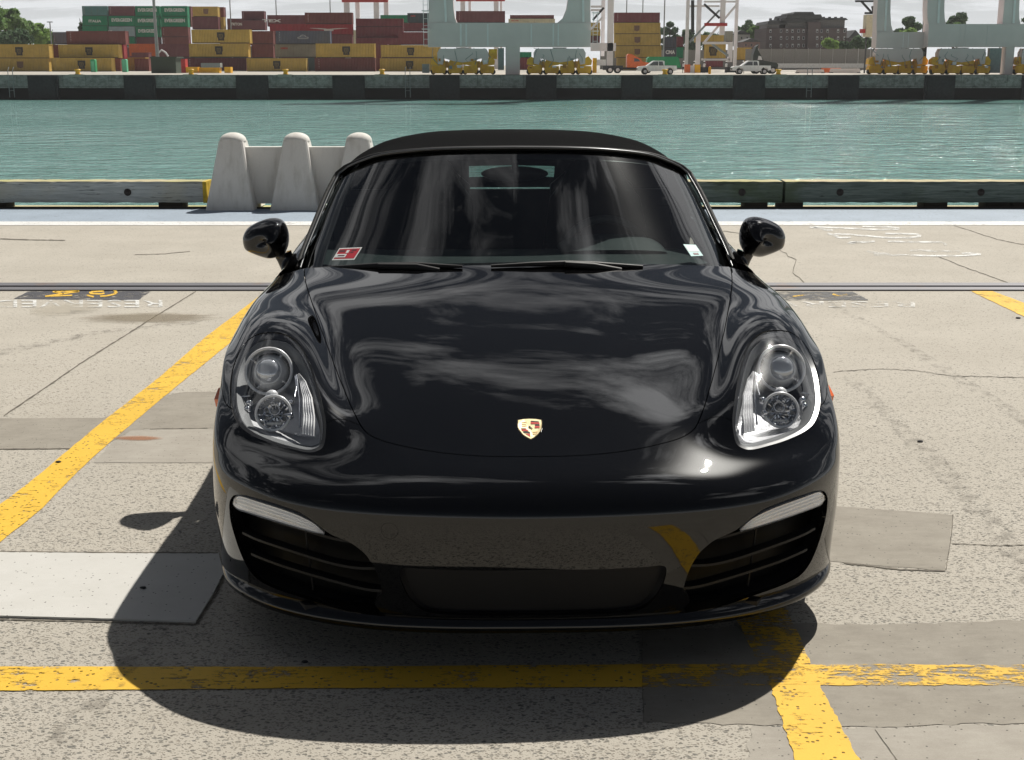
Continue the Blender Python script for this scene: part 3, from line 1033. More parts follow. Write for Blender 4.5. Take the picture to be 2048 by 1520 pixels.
ROWS = [
    row(JX['a'], [.055, .06, .08, .115, .165, .23, .31, .385, .455, .525, .610], .150),
    row(JX['a'], [.035, .042, .06, .095, .145, .21, .29, .37, .445, .515, .580], .22),
    row(JX['b'], [.012, .02, .04, .075, .125, .19, .275, .36, .44, .51, .560], .33),
    row(JX['b'], [0, .008, .028, .062, .11, .18, .265, .35, .435, .515, .572], [.42] * 9 + [.425, .435]),
    row(JX['b'], [.008, .016, .036, .072, .12, .188, .27, .352, .435, .53, .60], [.465, .466, .467, .468, .468, .467, .466, .465, .468, .48, .50]),
    row(JX['b'], [.05, .058, .08, .115, .16, .22, .30, .375, .45, .55, .64], [.505, .505, .503, .50, .497, .495, .492, .495, .505, .53, .56]),
    row(JX['b'], [.115, .122, .145, .175, .205, .26, .335, .405, .48, .59, .69], [.532, .532, .53, .524, .52, .518, .52, .528, .54, .575, .612]),
    row(JX['c'], [.19, .20, .225, .25, .265, .31, .375, .445, .53, .65, .76], [.556, .557, .558, .556, .553, .553, .557, .565, .58, .612, .657]),
    row([0, .2, .36, .475, .555, .65, .745, .82, .873, .905, .903], [.32, .33, .35, .36, .36, .385, .43, .50, .60, .72, .83],
        [.598, .60, .60, .604, .628, .634, .627, .617, .618, .648, .682]),
    row([0, .2, .36, .505, .585, .67, .76, .83, .882, .912, .905], [.5, .505, .515, .53, .53, .545, .575, .63, .72, .82, .90],
        [.655, .656, .652, .650, .690, .700, .693, .677, .675, .69, .695]),
    row([0, .2, .37, .55, .625, .70, .775, .845, .89, .917, .905], [.75, .75, .755, .765, .76, .755, .775, .84, .91, .98, 1.03],
        [.727, .727, .722, .718, .750, .780, .782, .762, .738, .706, .678]),
    row([0, .22, .40, .605, .665, .73, .795, .852, .893, .914, .902], [1.0, 1.0, 1.0, 1.01, 1.0, 1.0, 1.02, 1.06, 1.10, 1.14, 1.17],
        [.792, .791, .784, .779, .789, .804, .807, .792, .765, .69, .594]),
    row([0, .25, .45, .665, .71, .76, .81, .857, .892, .91, .897], [1.2, 1.2, 1.21, 1.22, 1.21, 1.21, 1.23, 1.25, 1.27, 1.28, 1.275],
        [.842, .841, .832, .824, .822, .823, .821, .808, .772, .66, .38]),
    row([0, .27, .50, .715, .75, .79, .826, .862, .89, .907, .896], [1.33, 1.36, 1.42, 1.47, 1.47, 1.46, 1.47, 1.48, 1.49, 1.50, 1.50],
        [.874, .872, .862, .848, .842, .836, .827, .808, .765, .65, .20]),
    row([0, .27, .50, .72, .76, .797, .83, .864, .89, .905, .895], [1.43, 1.46, 1.52, 1.60, 1.62, 1.63, 1.64, 1.65, 1.66, 1.67, 1.67],
        [.90, .897, .888, .862, .855, .85, .838, .812, .765, .65, .19]),
]
PT_ = np.array(ROWS, float)                                   # 15 x 11 x 3
_left = PT_[:, :0:-1, :].copy(); _left[:, :, 0] *= -1
CTRL0 = np.concatenate([_left, PT_], 1)                       # 15 x 21 x 3
NT_, NS_ = CTRL0.shape[0], CTRL0.shape[1]


def pad(C):
    C = np.concatenate([2 * C[:1] - C[1:2], C, 2 * C[-1:] - C[-2:-1]], 0)
    return np.concatenate([2 * C[:, :1] - C[:, 1:2], C, 2 * C[:, -1:] - C[:, -2:-1]], 1)


def bw(f):
    return np.stack([(1 - f) ** 3 / 6, (3 * f ** 3 - 6 * f ** 2 + 4) / 6, (-3 * f ** 3 + 3 * f ** 2 + 3 * f + 1) / 6, f ** 3 / 6], -1)


def bd(f):
    return np.stack([-(1 - f) ** 2 / 2, (3 * f ** 2 - 4 * f) / 2, (-3 * f ** 2 + 2 * f + 1) / 2, f ** 2 / 2], -1)


def evalC(CP, t, s, der=False):
    t = np.clip(np.asarray(t, float), 0, NT_ - 1 - 1e-6)
    s = np.clip(np.asarray(s, float) + 10, 0, NS_ - 1 - 1e-6)
    ti = np.floor(t).astype(int); si = np.floor(s).astype(int)
    ft, fs = t - ti, s - si
    wt_, ws_ = bw(ft), bw(fs)
    out = np.zeros(t.shape + (3,))
    if der:
        dt_, ds_ = bd(ft), bd(fs)
        ot = np.zeros_like(out); os_ = np.zeros_like(out)
    for a in range(4):
        for b in range(4):
            q = CP[ti + a, si + b]
            out += (wt_[..., a] * ws_[..., b])[..., None] * q
            if der:
                ot += (dt_[..., a] * ws_[..., b])[..., None] * q
                os_ += (wt_[..., a] * ds_[..., b])[..., None] * q
    return (out, ot, os_) if der else out


CTRL = CTRL0.copy()
_tt, _ss = np.meshgrid(np.arange(NT_), np.arange(NS_) - 10, indexing='ij')
for _ in range(2):
    CTRL += 0.85 * (CTRL0 - evalC(pad(CTRL), _tt, _ss))
CPAD = pad(CTRL)


def S(t, s):
    return evalC(CPAD, t, s)


def SN(t, s):
    p, dt_, ds_ = evalC(CPAD, t, s, True)
    n = np.cross(ds_, dt_)
    n /= np.linalg.norm(n, axis=-1, keepdims=True) + 1e-12
    return p, n


_gt, _gs = np.meshgrid(np.arange(0, 14.001, 0.05), np.arange(0, 10.001, 0.05), indexing='ij')
_gp, _gn = SN(_gt, _gs)
if _gn[100, 0][1] > 0:
    pass
_gpx = project(_gp)
_cam_l = loc(1024, 760, -CAR_Y)                     # close to the camera's own place
_gface = ((_cam_l - _gp) * _gn).sum(-1) > 0


def inv(u, v):
    """surface parameters under photo pixel (u, v), right half"""
    d = (_gpx[..., 0] - u) ** 2 + (_gpx[..., 1] - v) ** 2 + np.where(_gface, 0, 1e6)
    k = np.unravel_index(np.argmin(d), d.shape)
    t, s = float(_gt[k]), float(_gs[k])
    e = 1e-3
    for _ in range(6):
        q = project(S(np.array([t, t + e, t]), np.array([s, s, s + e])))
        J = np.array([[(q[1, 0] - q[0, 0]) / e, (q[2, 0] - q[0, 0]) / e], [(q[1, 1] - q[0, 1]) / e, (q[2, 1] - q[0, 1]) / e]])
        r = np.array([u - q[0, 0], v - q[0, 1]])
        try:
            dd = np.linalg.solve(J, r)
        except np.linalg.LinAlgError:
            break
        dd = np.clip(dd, -0.05, 0.05)
        t += dd[0]; s += dd[1]
        t = min(max(t, 0.02), 13.95); s = min(max(s, 0.0), 9.97)
    return (t, s)


def invs(L):
    return np.array([inv(*p) for p in L])


def smooth_closed(P, n):
    """closed Catmull-Rom resample"""
    P = np.asarray(P, float); m = len(P)
    u = np.linspace(0, m, n, endpoint=False)
    i = np.floor(u).astype(int); f = (u - i)[:, None]
    p0, p1, p2, p3 = P[(i - 1) % m], P[i % m], P[(i + 1) % m], P[(i + 2) % m]
    return 0.5 * (2 * p1 + (p2 - p0) * f + (2 * p0 - 5 * p1 + 4 * p2 - p3) * f ** 2 + (3 * p1 - p0 - 3 * p2 + p3) * f ** 3)


def smooth_open(P, n):
    P = np.asarray(P, float)
    P = np.concatenate([2 * P[:1] - P[1:2], P, 2 * P[-1:] - P[-2:-1]])
    m = len(P) - 3
    u = np.linspace(0, m - 1e-9, n)
    i = np.floor(u).astype(int); f = (u - i)[:, None]
    p0, p1, p2, p3 = P[i], P[i + 1], P[i + 2], P[i + 3]
    return 0.5 * (2 * p1 + (p2 - p0) * f + (2 * p0 - 5 * p1 + 4 * p2 - p3) * f ** 2 + (3 * p1 - p0 - 3 * p2 + p3) * f ** 3)


def offs(C, d, closed=True):
    """offset a curve in parameter space by d metres on the surface (+ = to its left in (s, t))"""
    C = np.asarray(C, float)
    if closed:
        T = np.roll(C, -1, 0) - np.roll(C, 1, 0)
    else:
        T = np.gradient(C, axis=0)
    p, dt_, ds_ = evalC(CPAD, C[:, 0], C[:, 1], True)
    tan = dt_ * T[:, :1] + ds_ * T[:, 1:]
    n = np.cross(ds_, dt_); n /= np.linalg.norm(n, axis=1, keepdims=True)
    w = np.cross(n, tan); w /= np.linalg.norm(w, axis=1, keepdims=True) + 1e-12
    out = C.copy()
    for k in range(len(C)):
        A = np.stack([dt_[k], ds_[k]], 1)
        q, *_ = np.linalg.lstsq(A, w[k] * d, rcond=None)
        out[k] += q
    return out


def area(C):
    x, y = C[:, 1], C[:, 0]
    return 0.5 * np.sum(x * np.roll(y, -1) - np.roll(x, -1) * y)


def ccw(C):
    return C if area(C) > 0 else C[::-1].copy()


def grow(C, d):
    """grow (d > 0) or shrink (d < 0) a closed outline by |d| metres"""
    C = ccw(C)
    A = offs(C, d)
    if (abs(area(A)) > abs(area(C))) != (d > 0):
        A = offs(C, -d)
    return A


def inside(poly, pts):
    x, y = pts[:, 1], pts[:, 0]
    px_, py_ = poly[:, 1], poly[:, 0]
    res = np.zeros(len(pts), bool)
    j = len(poly) - 1
    for i in range(len(poly)):
        c = ((py_[i] > y) != (py_[j] > y))
        if c.any():
            xi = (px_[j] - px_[i]) * (y - py_[i]) / (py_[j] - py_[i] + 1e-15) + px_[i]
            res ^= c & (x < xi)
        j = i
    return res


def mir(C):
    D_ = np.asarray(C, float).copy(); D_[:, 1] *= -1
    return D_


# outlines read from the photograph's right half
hood_r = [(1160, 911), (1250, 902), (1320, 888), (1365, 874), (1392, 853), (1408, 815), (1420, 775), (1431, 735), (1442, 689), (1450, 655), (1457, 618), (1463, 580)]
hp = invs(hood_r)
h_c = inv(1061, 913)
rear_l = [(13.35, 7.0 * 0 + hp[-1][1] + 0.02), (13.45, hp[-1][1] - 0.02)]
right = np.concatenate([[[h_c[0], 0.0]], hp, [[13.30, hp[-1][1] + 0.01]]])
right = smooth_open(right, 90)
rear = np.array([[13.38 , x] for x in np.linspace(right[-1][1] - 0.06, 0, 20)])
half = np.concatenate([right, rear])
HOOD = np.concatenate([half, mir(half[1:-1])[::-1]])
hl_px = [(1558, 660), (1587, 667), (1613, 692), (1631, 729), (1640, 768), (1642, 808), (1632, 841), (1612, 861), (1578, 878), (1538, 891), (1503, 899), (1485, 896),
         (1472, 885), (1465, 847), (1468, 808), (1475, 762), (1483, 725), (1497, 689), (1522, 666)]
HL = smooth_closed(invs(hl_px), 120)
in_px = [(1469, 1063), (1490, 1046), (1529, 1016), (1582, 996), (1629, 981), (1648, 981), (1656, 996), (1653, 1032), (1640, 1079), (1622, 1124), (1603, 1150), (1573, 1167), (1503, 1192),
         (1440, 1214), (1395, 1230), (1352, 1240), (1366, 1220), (1384, 1200), (1364, 1180), (1379, 1137), (1398, 1105), (1429, 1079)]
_ip = invs(in_px)
_seg = []
for a in range(len(_ip)):
    b = (a + 1) % len(_ip)
    for k in range(6):
        _seg.append(_ip[a] * (1 - k / 6) + _ip[b] * k / 6)
INTAKE = np.array(_seg)
# soften, but keep the pointed inner foot
for _ in range(4):
    INTAKE = 0.25 * np.roll(INTAKE, 1, 0) + 0.5 * INTAKE + 0.25 * np.roll(INTAKE, -1, 0)
rc_px = [(1062, 1140), (1180, 1139), (1290, 1134), (1322, 1131), (1333, 1140), (1325, 1172), (1305, 1202), (1270, 1222), (1180, 1229), (1062, 1231)]
rp = invs(rc_px); rp[0][1] = 0; rp[-1][1] = 0
rr_ = smooth_open(rp, 50); rr_[0][1] = 0; rr_[-1][1] = 0
RECESS = np.concatenate([rr_, mir(rr_[1:-1])[::-1]])
s_in = smooth_open(np.concatenate([[inv(1474, 846)], invs([(1463, 841), (1449, 835), (1432, 834), (1416, 838)]), [inv(1396, 847)]]), 24)
_o = inv(1640, 810)
s_out = smooth_open(np.array([[_o[0], _o[1] - 0.15], [_o[0] - 0.05, _o[1] + 0.3], [_o[0] + 0.0, _o[1] + 0.8], [_o[0] + 0.35, 9.0], [_o[0] + 0.75, 10.0]]), 30)


def band(C, w):
    a = offs(C, w, False); b = offs(C, -w, False)
    return np.concatenate([a, b[::-1]])


HOOD_I, HOOD_O = grow(HOOD, -0.0016), grow(HOOD, 0.0016)
HL_I, HL_O = grow(HL, -0.0065), HL
loops = {'hood_i': HOOD_I, 'hood_o': HOOD_O, 'recess': RECESS,
         'cap_o': None}
both = {'hl_i': HL_I, 'hl_o': HL_O, 'intake': INTAKE, 'seam_in': band(s_in, 0.0014), 'seam_out': band(s_out, 0.0014)}
# round tow-hook cover on the left of the fascia
_tc = inv(2120 - 763 - 2, 1056)
_tcp, _d1, _d2 = evalC(CPAD, np.array(_tc[0]), np.array(_tc[1]), True)
_A = np.stack([_d1, _d2], 1)


def disc(c, r, n=28):
    out = []
    for k in range(n):
        a = 2 * math.pi * k / n
        w = np.array([math.cos(a), 0.1, math.sin(a)]) * r
        q, *_ = np.linalg.lstsq(_A, w, rcond=None)
        out.append((c[0] + q[0], -(c[1] + q[1])))
    return np.array(out)


loops['cap_o'] = disc(_tc, 0.0225)
loops['cap_i'] = disc(_tc, 0.0219)
polys = dict(loops)
for k, C in both.items():
    polys[k + '_r'] = C
    polys[k + '_l'] = mir(C)
cut = [[13.32 + 0.1, -7.2], [13.42, 7.2], [14, 7.2], [14, -7.2]]
polys['cowl'] = np.array([[13.36, -7.22], [13.36, 7.22], [14.2, 7.22], [14.2, -7.22]])

gt = np.arange(0, 13.999, 0.1); gs = np.arange(-10, 10.001, 0.1)
GT, GS = np.meshgrid(gt, gs, indexing='ij')
pts = np.stack([GT.ravel(), GS.ravel()], 1)
allc = np.concatenate(list(polys.values()))
keep = np.ones(len(pts), bool)
for c0 in range(0, len(allc), 200):
    dd = ((pts[:, None, :] - allc[None, c0:c0 + 200, :]) ** 2).sum(-1).min(1)
    keep &= dd > 0.03 ** 2
pts = pts[keep]
vin = [Vector((p[1], p[0])) for p in pts]
ein = []
for C in polys.values():
    b = len(vin)
    C = np.clip(C, [0.0, -10.0], [13.99, 10.0])
    vin += [Vector((p[1], p[0])) for p in C]
    ein += [(b + i, b + (i + 1) % len(C)) for i in range(len(C))]
vo, eo, fo, *_r = delaunay_2d_cdt(vin, ein, [], 0, 1e-6)
VO = np.array([(v.y, v.x) for v in vo])
FO = np.array([f for f in fo if len(f) == 3])
P3, N3 = SN(VO[:, 0], VO[:, 1])
CEN = VO[FO].mean(1)
_ar = np.abs(np.cross(VO[FO[:, 1]] - VO[FO[:, 0]], VO[FO[:, 2]] - VO[FO[:, 0]]))
lab = np.zeros(len(FO), int)
ins = {k: inside(C, CEN) for k, C in polys.items()}
HOLE, HOODL, LENS_R, LENS_L, CAP = 1, 2, 3, 4, 5
lab[ins['cowl']] = HOLE
for k in ('seam_in_r', 'seam_in_l', 'seam_out_r', 'seam_out_l', 'recess', 'intake_r', 'intake_l', 'hl_o_r', 'hl_o_l', 'hood_o', 'cap_o'):
    lab[ins[k]] = HOLE
lab[ins['hood_i'] & ~ins['cowl']] = HOODL
lab[ins['hl_i_r']] = LENS_R
lab[ins['hl_i_l']] = LENS_L
lab[ins['cap_i']] = CAP
lab[_ar < 1e-9] = HOLE
# components of what is left: bumper and the two fenders
rest = np.where(lab == 0)[0]
par = {}
edge = {}


def find(a):
    while par[a] != a:
        par[a] = par[par[a]]
        a = par[a]
    return a


for i in rest:
    par[i] = i
for i in rest:
    f = FO[i]
    for a, b in ((0, 1), (1, 2), (2, 0)):
        e = (min(f[a], f[b]), max(f[a], f[b]))
        if e in edge:
            ra, rb = find(i), find(edge[e])
            if ra != rb:
                par[ra] = rb
        else:
            edge[e] = i
comp = {}
for i in rest:
    comp.setdefault(find(i), []).append(i)
comps = sorted(comp.values(), key=len, reverse=True)
print('components', [len(c) for c in comps[:8]])


def sheet(name, tris, mat, depth=0.012, skirt=True, parent=None, lift=0.0, skirt_mat=None):
    tris = np.asarray(tris)
    f = FO[tris]
    used, inv_ = np.unique(f, return_inverse=True)
    f = inv_.reshape(f.shape)
    p = P3[used] + N3[used] * lift; n = N3[used]
    nv = len(p)
    # orient towards the outside
    fn = np.cross(p[f[:, 1]] - p[f[:, 0]], p[f[:, 2]] - p[f[:, 0]])
    flip = (fn * n[f[:, 0]]).sum(1) < 0
    f[flip] = f[flip][:, ::-1]
    verts = [tuple(q) for q in p]
    norms = [tuple(q) for q in n]
    faces = [tuple(int(k) for k in t) for t in f]
    mats = [0] * len(faces)
    if skirt:
        cnt = {}
        for t in faces:
            for a, b in ((0, 1), (1, 2), (2, 0)):
                cnt[(t[a], t[b])] = 1
        for (a, b) in list(cnt):
            if (b, a) in cnt:
                continue
            k = len(verts)
            pa, pb, na, nb = p[a], p[b], n[a], n[b]
            t_ = pb - pa
            sd_ = np.cross(t_, na); L_ = np.linalg.norm(sd_)
            if L_ < 1e-9:
                continue
            sd_ /= L_
            verts += [tuple(pa), tuple(pb), tuple(pb - nb * depth), tuple(pa - na * depth)]
            norms += [tuple(sd_)] * 4
            faces.append((k, k + 3, k + 2, k + 1))
            mats.append(1 if skirt_mat else 0)
    me = bpy.data.meshes.new(name)
    me.from_pydata(verts, [], faces)
    me.materials.append(mat)
    if skirt_mat:
        me.materials.append(skirt_mat)
    me.polygons.foreach_set('use_smooth', [True] * len(faces))
    me.polygons.foreach_set('material_index', mats)
    me.update()
    me.normals_split_custom_set_from_vertices([Vector(q) for q in norms])
    o = bpy.data.objects.new(name, me)
    COL.objects.link(o)
    o.parent = parent or car
    return o


hood = sheet('hood', np.where(lab == HOODL)[0], M_PAINT)
names = []
bumper = None
for c in comps[:3]:
    ct = CEN[c]
    if ct[:, 0].min() < 1.0:
        bumper = sheet('front_bumper', c, M_PAINT)
    else:
        o = sheet('fender', c, M_PAINT)
        names.append(o)
lenses = {}
for side, L_ in (('r', LENS_R), ('l', LENS_L)):
    lenses[side] = np.where(lab == L_)[0]
cap = sheet('tow_hook_cover', np.where(lab == CAP)[0], M_PAINT, parent=bumper, depth=0.006)


# ---- headlights
def lamp(side):
    sg = 1 if side == 'r' else -1
    root = empty('headlight')
    root.parent = car
    C = HL.copy()
    C[:, 1] *= sg
    ring0, n0 = SN(C[:, 0], C[:, 1])
    cen = ring0.mean(0)
    dirv = np.array([0.0, 1.0, -0.22]); dirv /= np.linalg.norm(dirv)
    # lens
    lens = sheet('lens', lenses[side], M_LENS, skirt=False)
    lens.parent = root
    # bowl behind the lens
    G_ = MB()
    ra = ring0 - n0 * 0.004
    rb = ra + (cen - ra) * 0.075 - n0 * 0.004
    rc = ra + (cen - ra) * 0.10 + dirv * 0.05
    rd = ra + (cen - ra) * 0.16 + dirv * 0.145 + (cen - ra) * 0.05
    G_.grid([list(map(tuple, ra)), list(map(tuple, rb))], mi=1, close=True)
    G_.grid([list(map(tuple, rb)), list(map(tuple, rc))], mi=2, close=True)
    G_.grid([list(map(tuple, rc)), list(map(tuple, rd))], mi=0, close=True)
    k = len(G_.v)
    m_ = len(rd)
    G_.add([tuple(q) for q in rd] + [tuple(rd.mean(0))], [(i, (i + 1) % m_, m_) for i in range(m_)], 0, False)
    G_.build('housing', [M_HOUSE, M_TRIM, M_BEZEL], root)

    def centre(u, v, back):
        t, s = inv(u, v)
        q = S(np.array(t), np.array(s))
        w = np.array(_cam_l); d_ = q - w; d_ /= np.linalg.norm(d_)
        q = q + d_ * back
        return np.array([q[0] * sg, q[1], q[2]])

    F_ = np.array([0.02 * sg, -0.92, 0.38]); F_ /= np.linalg.norm(F_)
    A1 = np.cross(F_, [0, 0, 1]); A1 /= np.linalg.norm(A1)
    A2 = np.cross(A1, F_)

    def lathe_at(mb, c, prof, n=40, mi=0, arc=None):
        rows_ = []
        for r_, a_ in prof:
            rows_.append([tuple(c + (A1 * math.cos(2 * math.pi * k / n) + A2 * math.sin(2 * math.pi * k / n)) * r_ + F_ * a_) for k in range(n)])
        mb.grid(rows_, mi=mi, close=True)

    def ring(mb, c, R, r, mi=0):
        lathe_at(mb, c, [(R + r * math.cos(a), r * math.sin(a)) for a in np.linspace(0, 2 * math.pi, 11)], mi=mi)

    u1 = centre(1563, 737, 0.085)
    l1 = centre(1562, 820, 0.070)
    B = MB()
    ring(B, u1, 0.0675, 0.0046, 1)
    lathe_at(B, u1, [(0.066, -0.002), (0.060, -0.02), (0.052, -0.040), (0.044, -0.045)], mi=2)
    ring(B, u1 + F_ * 0.004, 0.0375, 0.0036, 1)
    lathe_at(B, u1, [(0.054, -0.026), (0.047, -0.010), (0.0385, 0.004)], mi=1)
    for k in range(4):
        a = 0.6 + k * math.pi / 2
        dv = A1 * math.cos(a) + A2 * math.sin(a)
        B.bar(tuple(u1 + dv * 0.044 - F_ * 0.02), tuple(u1 + dv * 0.062 - F_ * 0.01), 0.006, 0.003, 2)
    B.build('main_projector', [M_HOUSE, M_RING, M_CHROME], root)
    D_ = MB()
    lathe_at(D_, u1 + F_ * 0.004, [(0.036 * math.cos(a), 0.020 * math.sin(a)) for a in np.linspace(0, math.pi / 2 - 0.01, 9)], mi=0)
    D_.build('projector_lens', M_BULB, root)
    B = MB()
    ring(B, l1, 0.0485, 0.0040, 1)
    prof = [(0.047, -0.002), (0.043, -0.02), (0.034, -0.036), (0.018, -0.046), (0.006, -0.048)]
    n = 48
    rows_ = []
    for i, (r_, a_) in enumerate(prof):
        rr = []
        for k in range(n):
            a = 2 * math.pi * k / n
            j = (0.0022 if (k // 3 + i) % 2 else -0.0015)
            rr.append(tuple(l1 + (A1 * math.cos(a) + A2 * math.sin(a)) * (r_ + j) + F_ * (a_ + j)))
        rows_.append(rr)
    B.grid(rows_, mi=2, close=True, smooth=False)
    lathe_at(B, l1 + A2 * 0.006 - F_ * 0.04, [(0.0001, 0.026), (0.008, 0.022), (0.010, 0.0)], n=12, mi=0)
    ring(B, l1 + A2 * 0.012 - F_ * 0.02, 0.014, 0.0022, 2)
    B.bar(tuple(l1 - A2 * 0.028 - A1 * 0.02 - F_ * 0.015), tuple(l1 - A2 * 0.028 + A1 * 0.02 - F_ * 0.015), 0.006, 0.004, 1)
    # bridge between the two rings
    mid = (u1 * 0.36 + l1 * 0.64) + F_ * 0.004
    lathe_at(B, mid + A2 * 0.004, [(0.0001, 0.006), (0.014, 0.004), (0.019, -0.008)], n=20, mi=1)
    B.build('high_beam', [M_HOUSE, M_RING, M_CHROME], root)
    # inner marker strip with vertical flutes
    T = MB()
    edge_a = [(1486, 868), (1483, 830), (1486, 790), (1495, 758), (1506, 742)]
    edge_b = [(1511, 862), (1507, 826), (1505, 790), (1507, 762), (1509, 744)]
    ea = [centre(u, v, 0.035) for u, v in edge_a]
    eb = [centre(u, v, 0.045) for u, v in edge_b]
    rows_ = []
    for i in range(len(ea) * 4 - 3):
        f_ = i / 4; a0 = int(min(f_, len(ea) - 2)); fr = f_ - a0
        pa = ea[a0] * (1 - fr) + ea[a0 + 1] * fr; pb = eb[a0] * (1 - fr) + eb[a0 + 1] * fr
        rows_.append([tuple(pa * (1 - k / 10) + pb * (k / 10) + F_ * (0.004 if k % 2 else -0.003) + F_ * (0.003 * ((i // 2) % 2))) for k in range(11)])
    T.grid(rows_, smooth=False)
    T.build('marker_strip', M_FLUTE, root)
    for (q1, q2) in (((1514, 850), (1511, 745)), ((1519, 790), (1514, 748))):
        T = MB(); T.tube([centre(q1[0], q1[1], 0.06), centre((q1[0] + q2[0]) / 2 - 3, (q1[1] + q2[1]) / 2, 0.06), centre(q2[0], q2[1], 0.06)], 0.0025, 6)
        T.build('trim_bar', M_CHROME, root)
    T = MB(); T.tube([centre(1603, 786, 0.08), centre(1625, 788, 0.07)], 0.002, 6)
    T.build('trim_bar', M_CHROME, root)
    for (a_, b_) in ((1526, 800), (1530, 826), (1606, 800), (1610, 812)):
        c_ = centre(a_, b_, 0.085)
        T = MB(); lathe_at(T, c_, [(0.0001, 0.004), (0.008, 0.002), (0.011, -0.01)], n=8)
        T.build('trim_stud', M_CHROME, root)
    # satin bezel just inside the outline
    Z = MB()
    b0 = ra + (cen - ra) * 0.085 - n0 * 0.006
    b1 = ra + (cen - ra) * 0.125 - n0 * 0.014
    b2 = ra + (cen - ra) * 0.14 - n0 * 0.035
    Z.grid([list(map(tuple, b0)), list(map(tuple, b1)), list(map(tuple, b2))], close=True)
    Z.build('bezel', M_BEZEL, root)
    return root


M_BULB = flat('lamp_bulb_glass', (0.66, 0.68, 0.71), 0.05, 0.4, 1.0)
M_FLUTE = flat('fluted_clear_plastic', (0.97, 0.97, 0.98), 0.25, 0.0)
M_BEZEL = flat('bezel_grey', (0.14, 0.145, 0.15), 0.6, 0.2)
for sd_ in ('r', 'l'):
    lamp(sd_)

# ---- emblem
def emblem():
    root = empty('emblem')
    root.parent = hood
    t, s = inv(1060, 858)
    c, n = SN(np.array(t), 0.0)
    p2 = S(np.array(t + 0.3), 0.0)
    up = p2 - c; up -= n * up.dot(n); up /= np.linalg.norm(up)
    rt = np.array([1.0, 0, 0])
    w, h = 0.031, 0.049   # half width, half height measured along the sloping hood
    c = c + n * 0.0005

    def P_(x, y, e):
        # follow the hood's curvature
        q = S(np.array(t), 0.0)
        return tuple(c + rt * x * w + up * y * h + n * (e - 0.9 * (y * h) ** 2 - 0.12 * (x * w) ** 2))
    out = [(-1.0, .86), (-.5, .97), (0, 1.0), (.5, .97), (1.0, .86), (1.02, .5), (.98, .1), (.86, -.25), (.62, -.58), (.3, -.84), (0, -1.0), (-.3, -.84), (-.62, -.58), (-.86, -.25), (-.98, .1), (-1.02, .5)]
    def shape(name, pts, e0, e1, mat, parent):
        b = MB(); k = len(pts)
        b.add([P_(x, y, e0) for x, y in pts] + [P_(x, y, e1) for x, y in pts],
              [tuple(range(k, 2 * k))] + [(i, (i + 1) % k, (i + 1) % k + k, i + k) for i in range(k)])
        return b.build(name, mat, parent)
    shape('badge_rim', [(x * 1.09, y * 1.06) for x, y in out], 0, 0.0018, M_RIMGOLD, root)
    shape('badge_plate', out, 0, 0.0026, M_GOLD, root)
    q = MB()

    def rect(pts, mi):
        k = len(pts)
        q.add([P_(x, y, 0.0026) for x, y in pts] + [P_(x, y, 0.0031) for x, y in pts],
              [tuple(range(k, 2 * k))] + [(i, (i + 1) % k, (i + 1) % k + k, i + k) for i in range(k)], mi)
    # upper right quarter: dark and red bars
    rect([(.08, .66), (.10, .78), (.80, .70), (.80, .60)], 0)
    rect([(.08, .44), (.08, .62), (.84, .56), (.84, .40)], 1)
    rect([(.44, .24), (.44, .38), (.84, .35), (.84, .22)], 0)
    rect([(.40, .02), (.42, .20), (.84, .18), (.82, .02)], 1)
    # lower left quarter
    rect([(-.80, -.10), (-.80, -.02), (-.38, -.02), (-.34, -.12)], 0)
    rect([(-.74, -.28), (-.78, -.14), (-.30, -.14), (-.12, -.30)], 1)
    rect([(-.56, -.50), (-.68, -.34), (-.06, -.34), (-.02, -.50)], 0)
    rect([(-.04, -.84), (-.44, -.56), (-.02, -.56)], 1)
    # small central device and faint antler strokes
    rect([(-.16, .12), (-.10, .22), (.02, .20), (.04, .10), (.22, -.02), (.18, -.08), (0, .02), (-.10, .04)], 0)
    for (x, y) in ((-.7, .55), (-.7, .36), (-.68, .18), (.2, -.42), (.18, -.6)):
        rect([(x, y), (x, y + .05), (x + .42, y + .10), (x + .42, y + .05)], 2)
    q.build('badge_design', [M_BADGEDARK, M_BADGERED, M_GOLDDARK], root)


M_GOLD = flat('pale_gold', (0.88, 0.74, 0.42), 0.35, 0.35)
M_RIMGOLD = flat('dark_gold_rim', (0.05, 0.035, 0.012), 0.3, 0.8)
M_GOLDDARK = flat('gold_relief', (0.62, 0.42, 0.2), 0.35, 0.6)
M_BADGEDARK = flat('badge_black', (0.03, 0.02, 0.006), 0.3)
M_BADGERED = flat('badge_red', (0.62, 0.05, 0.035), 0.3)
emblem()


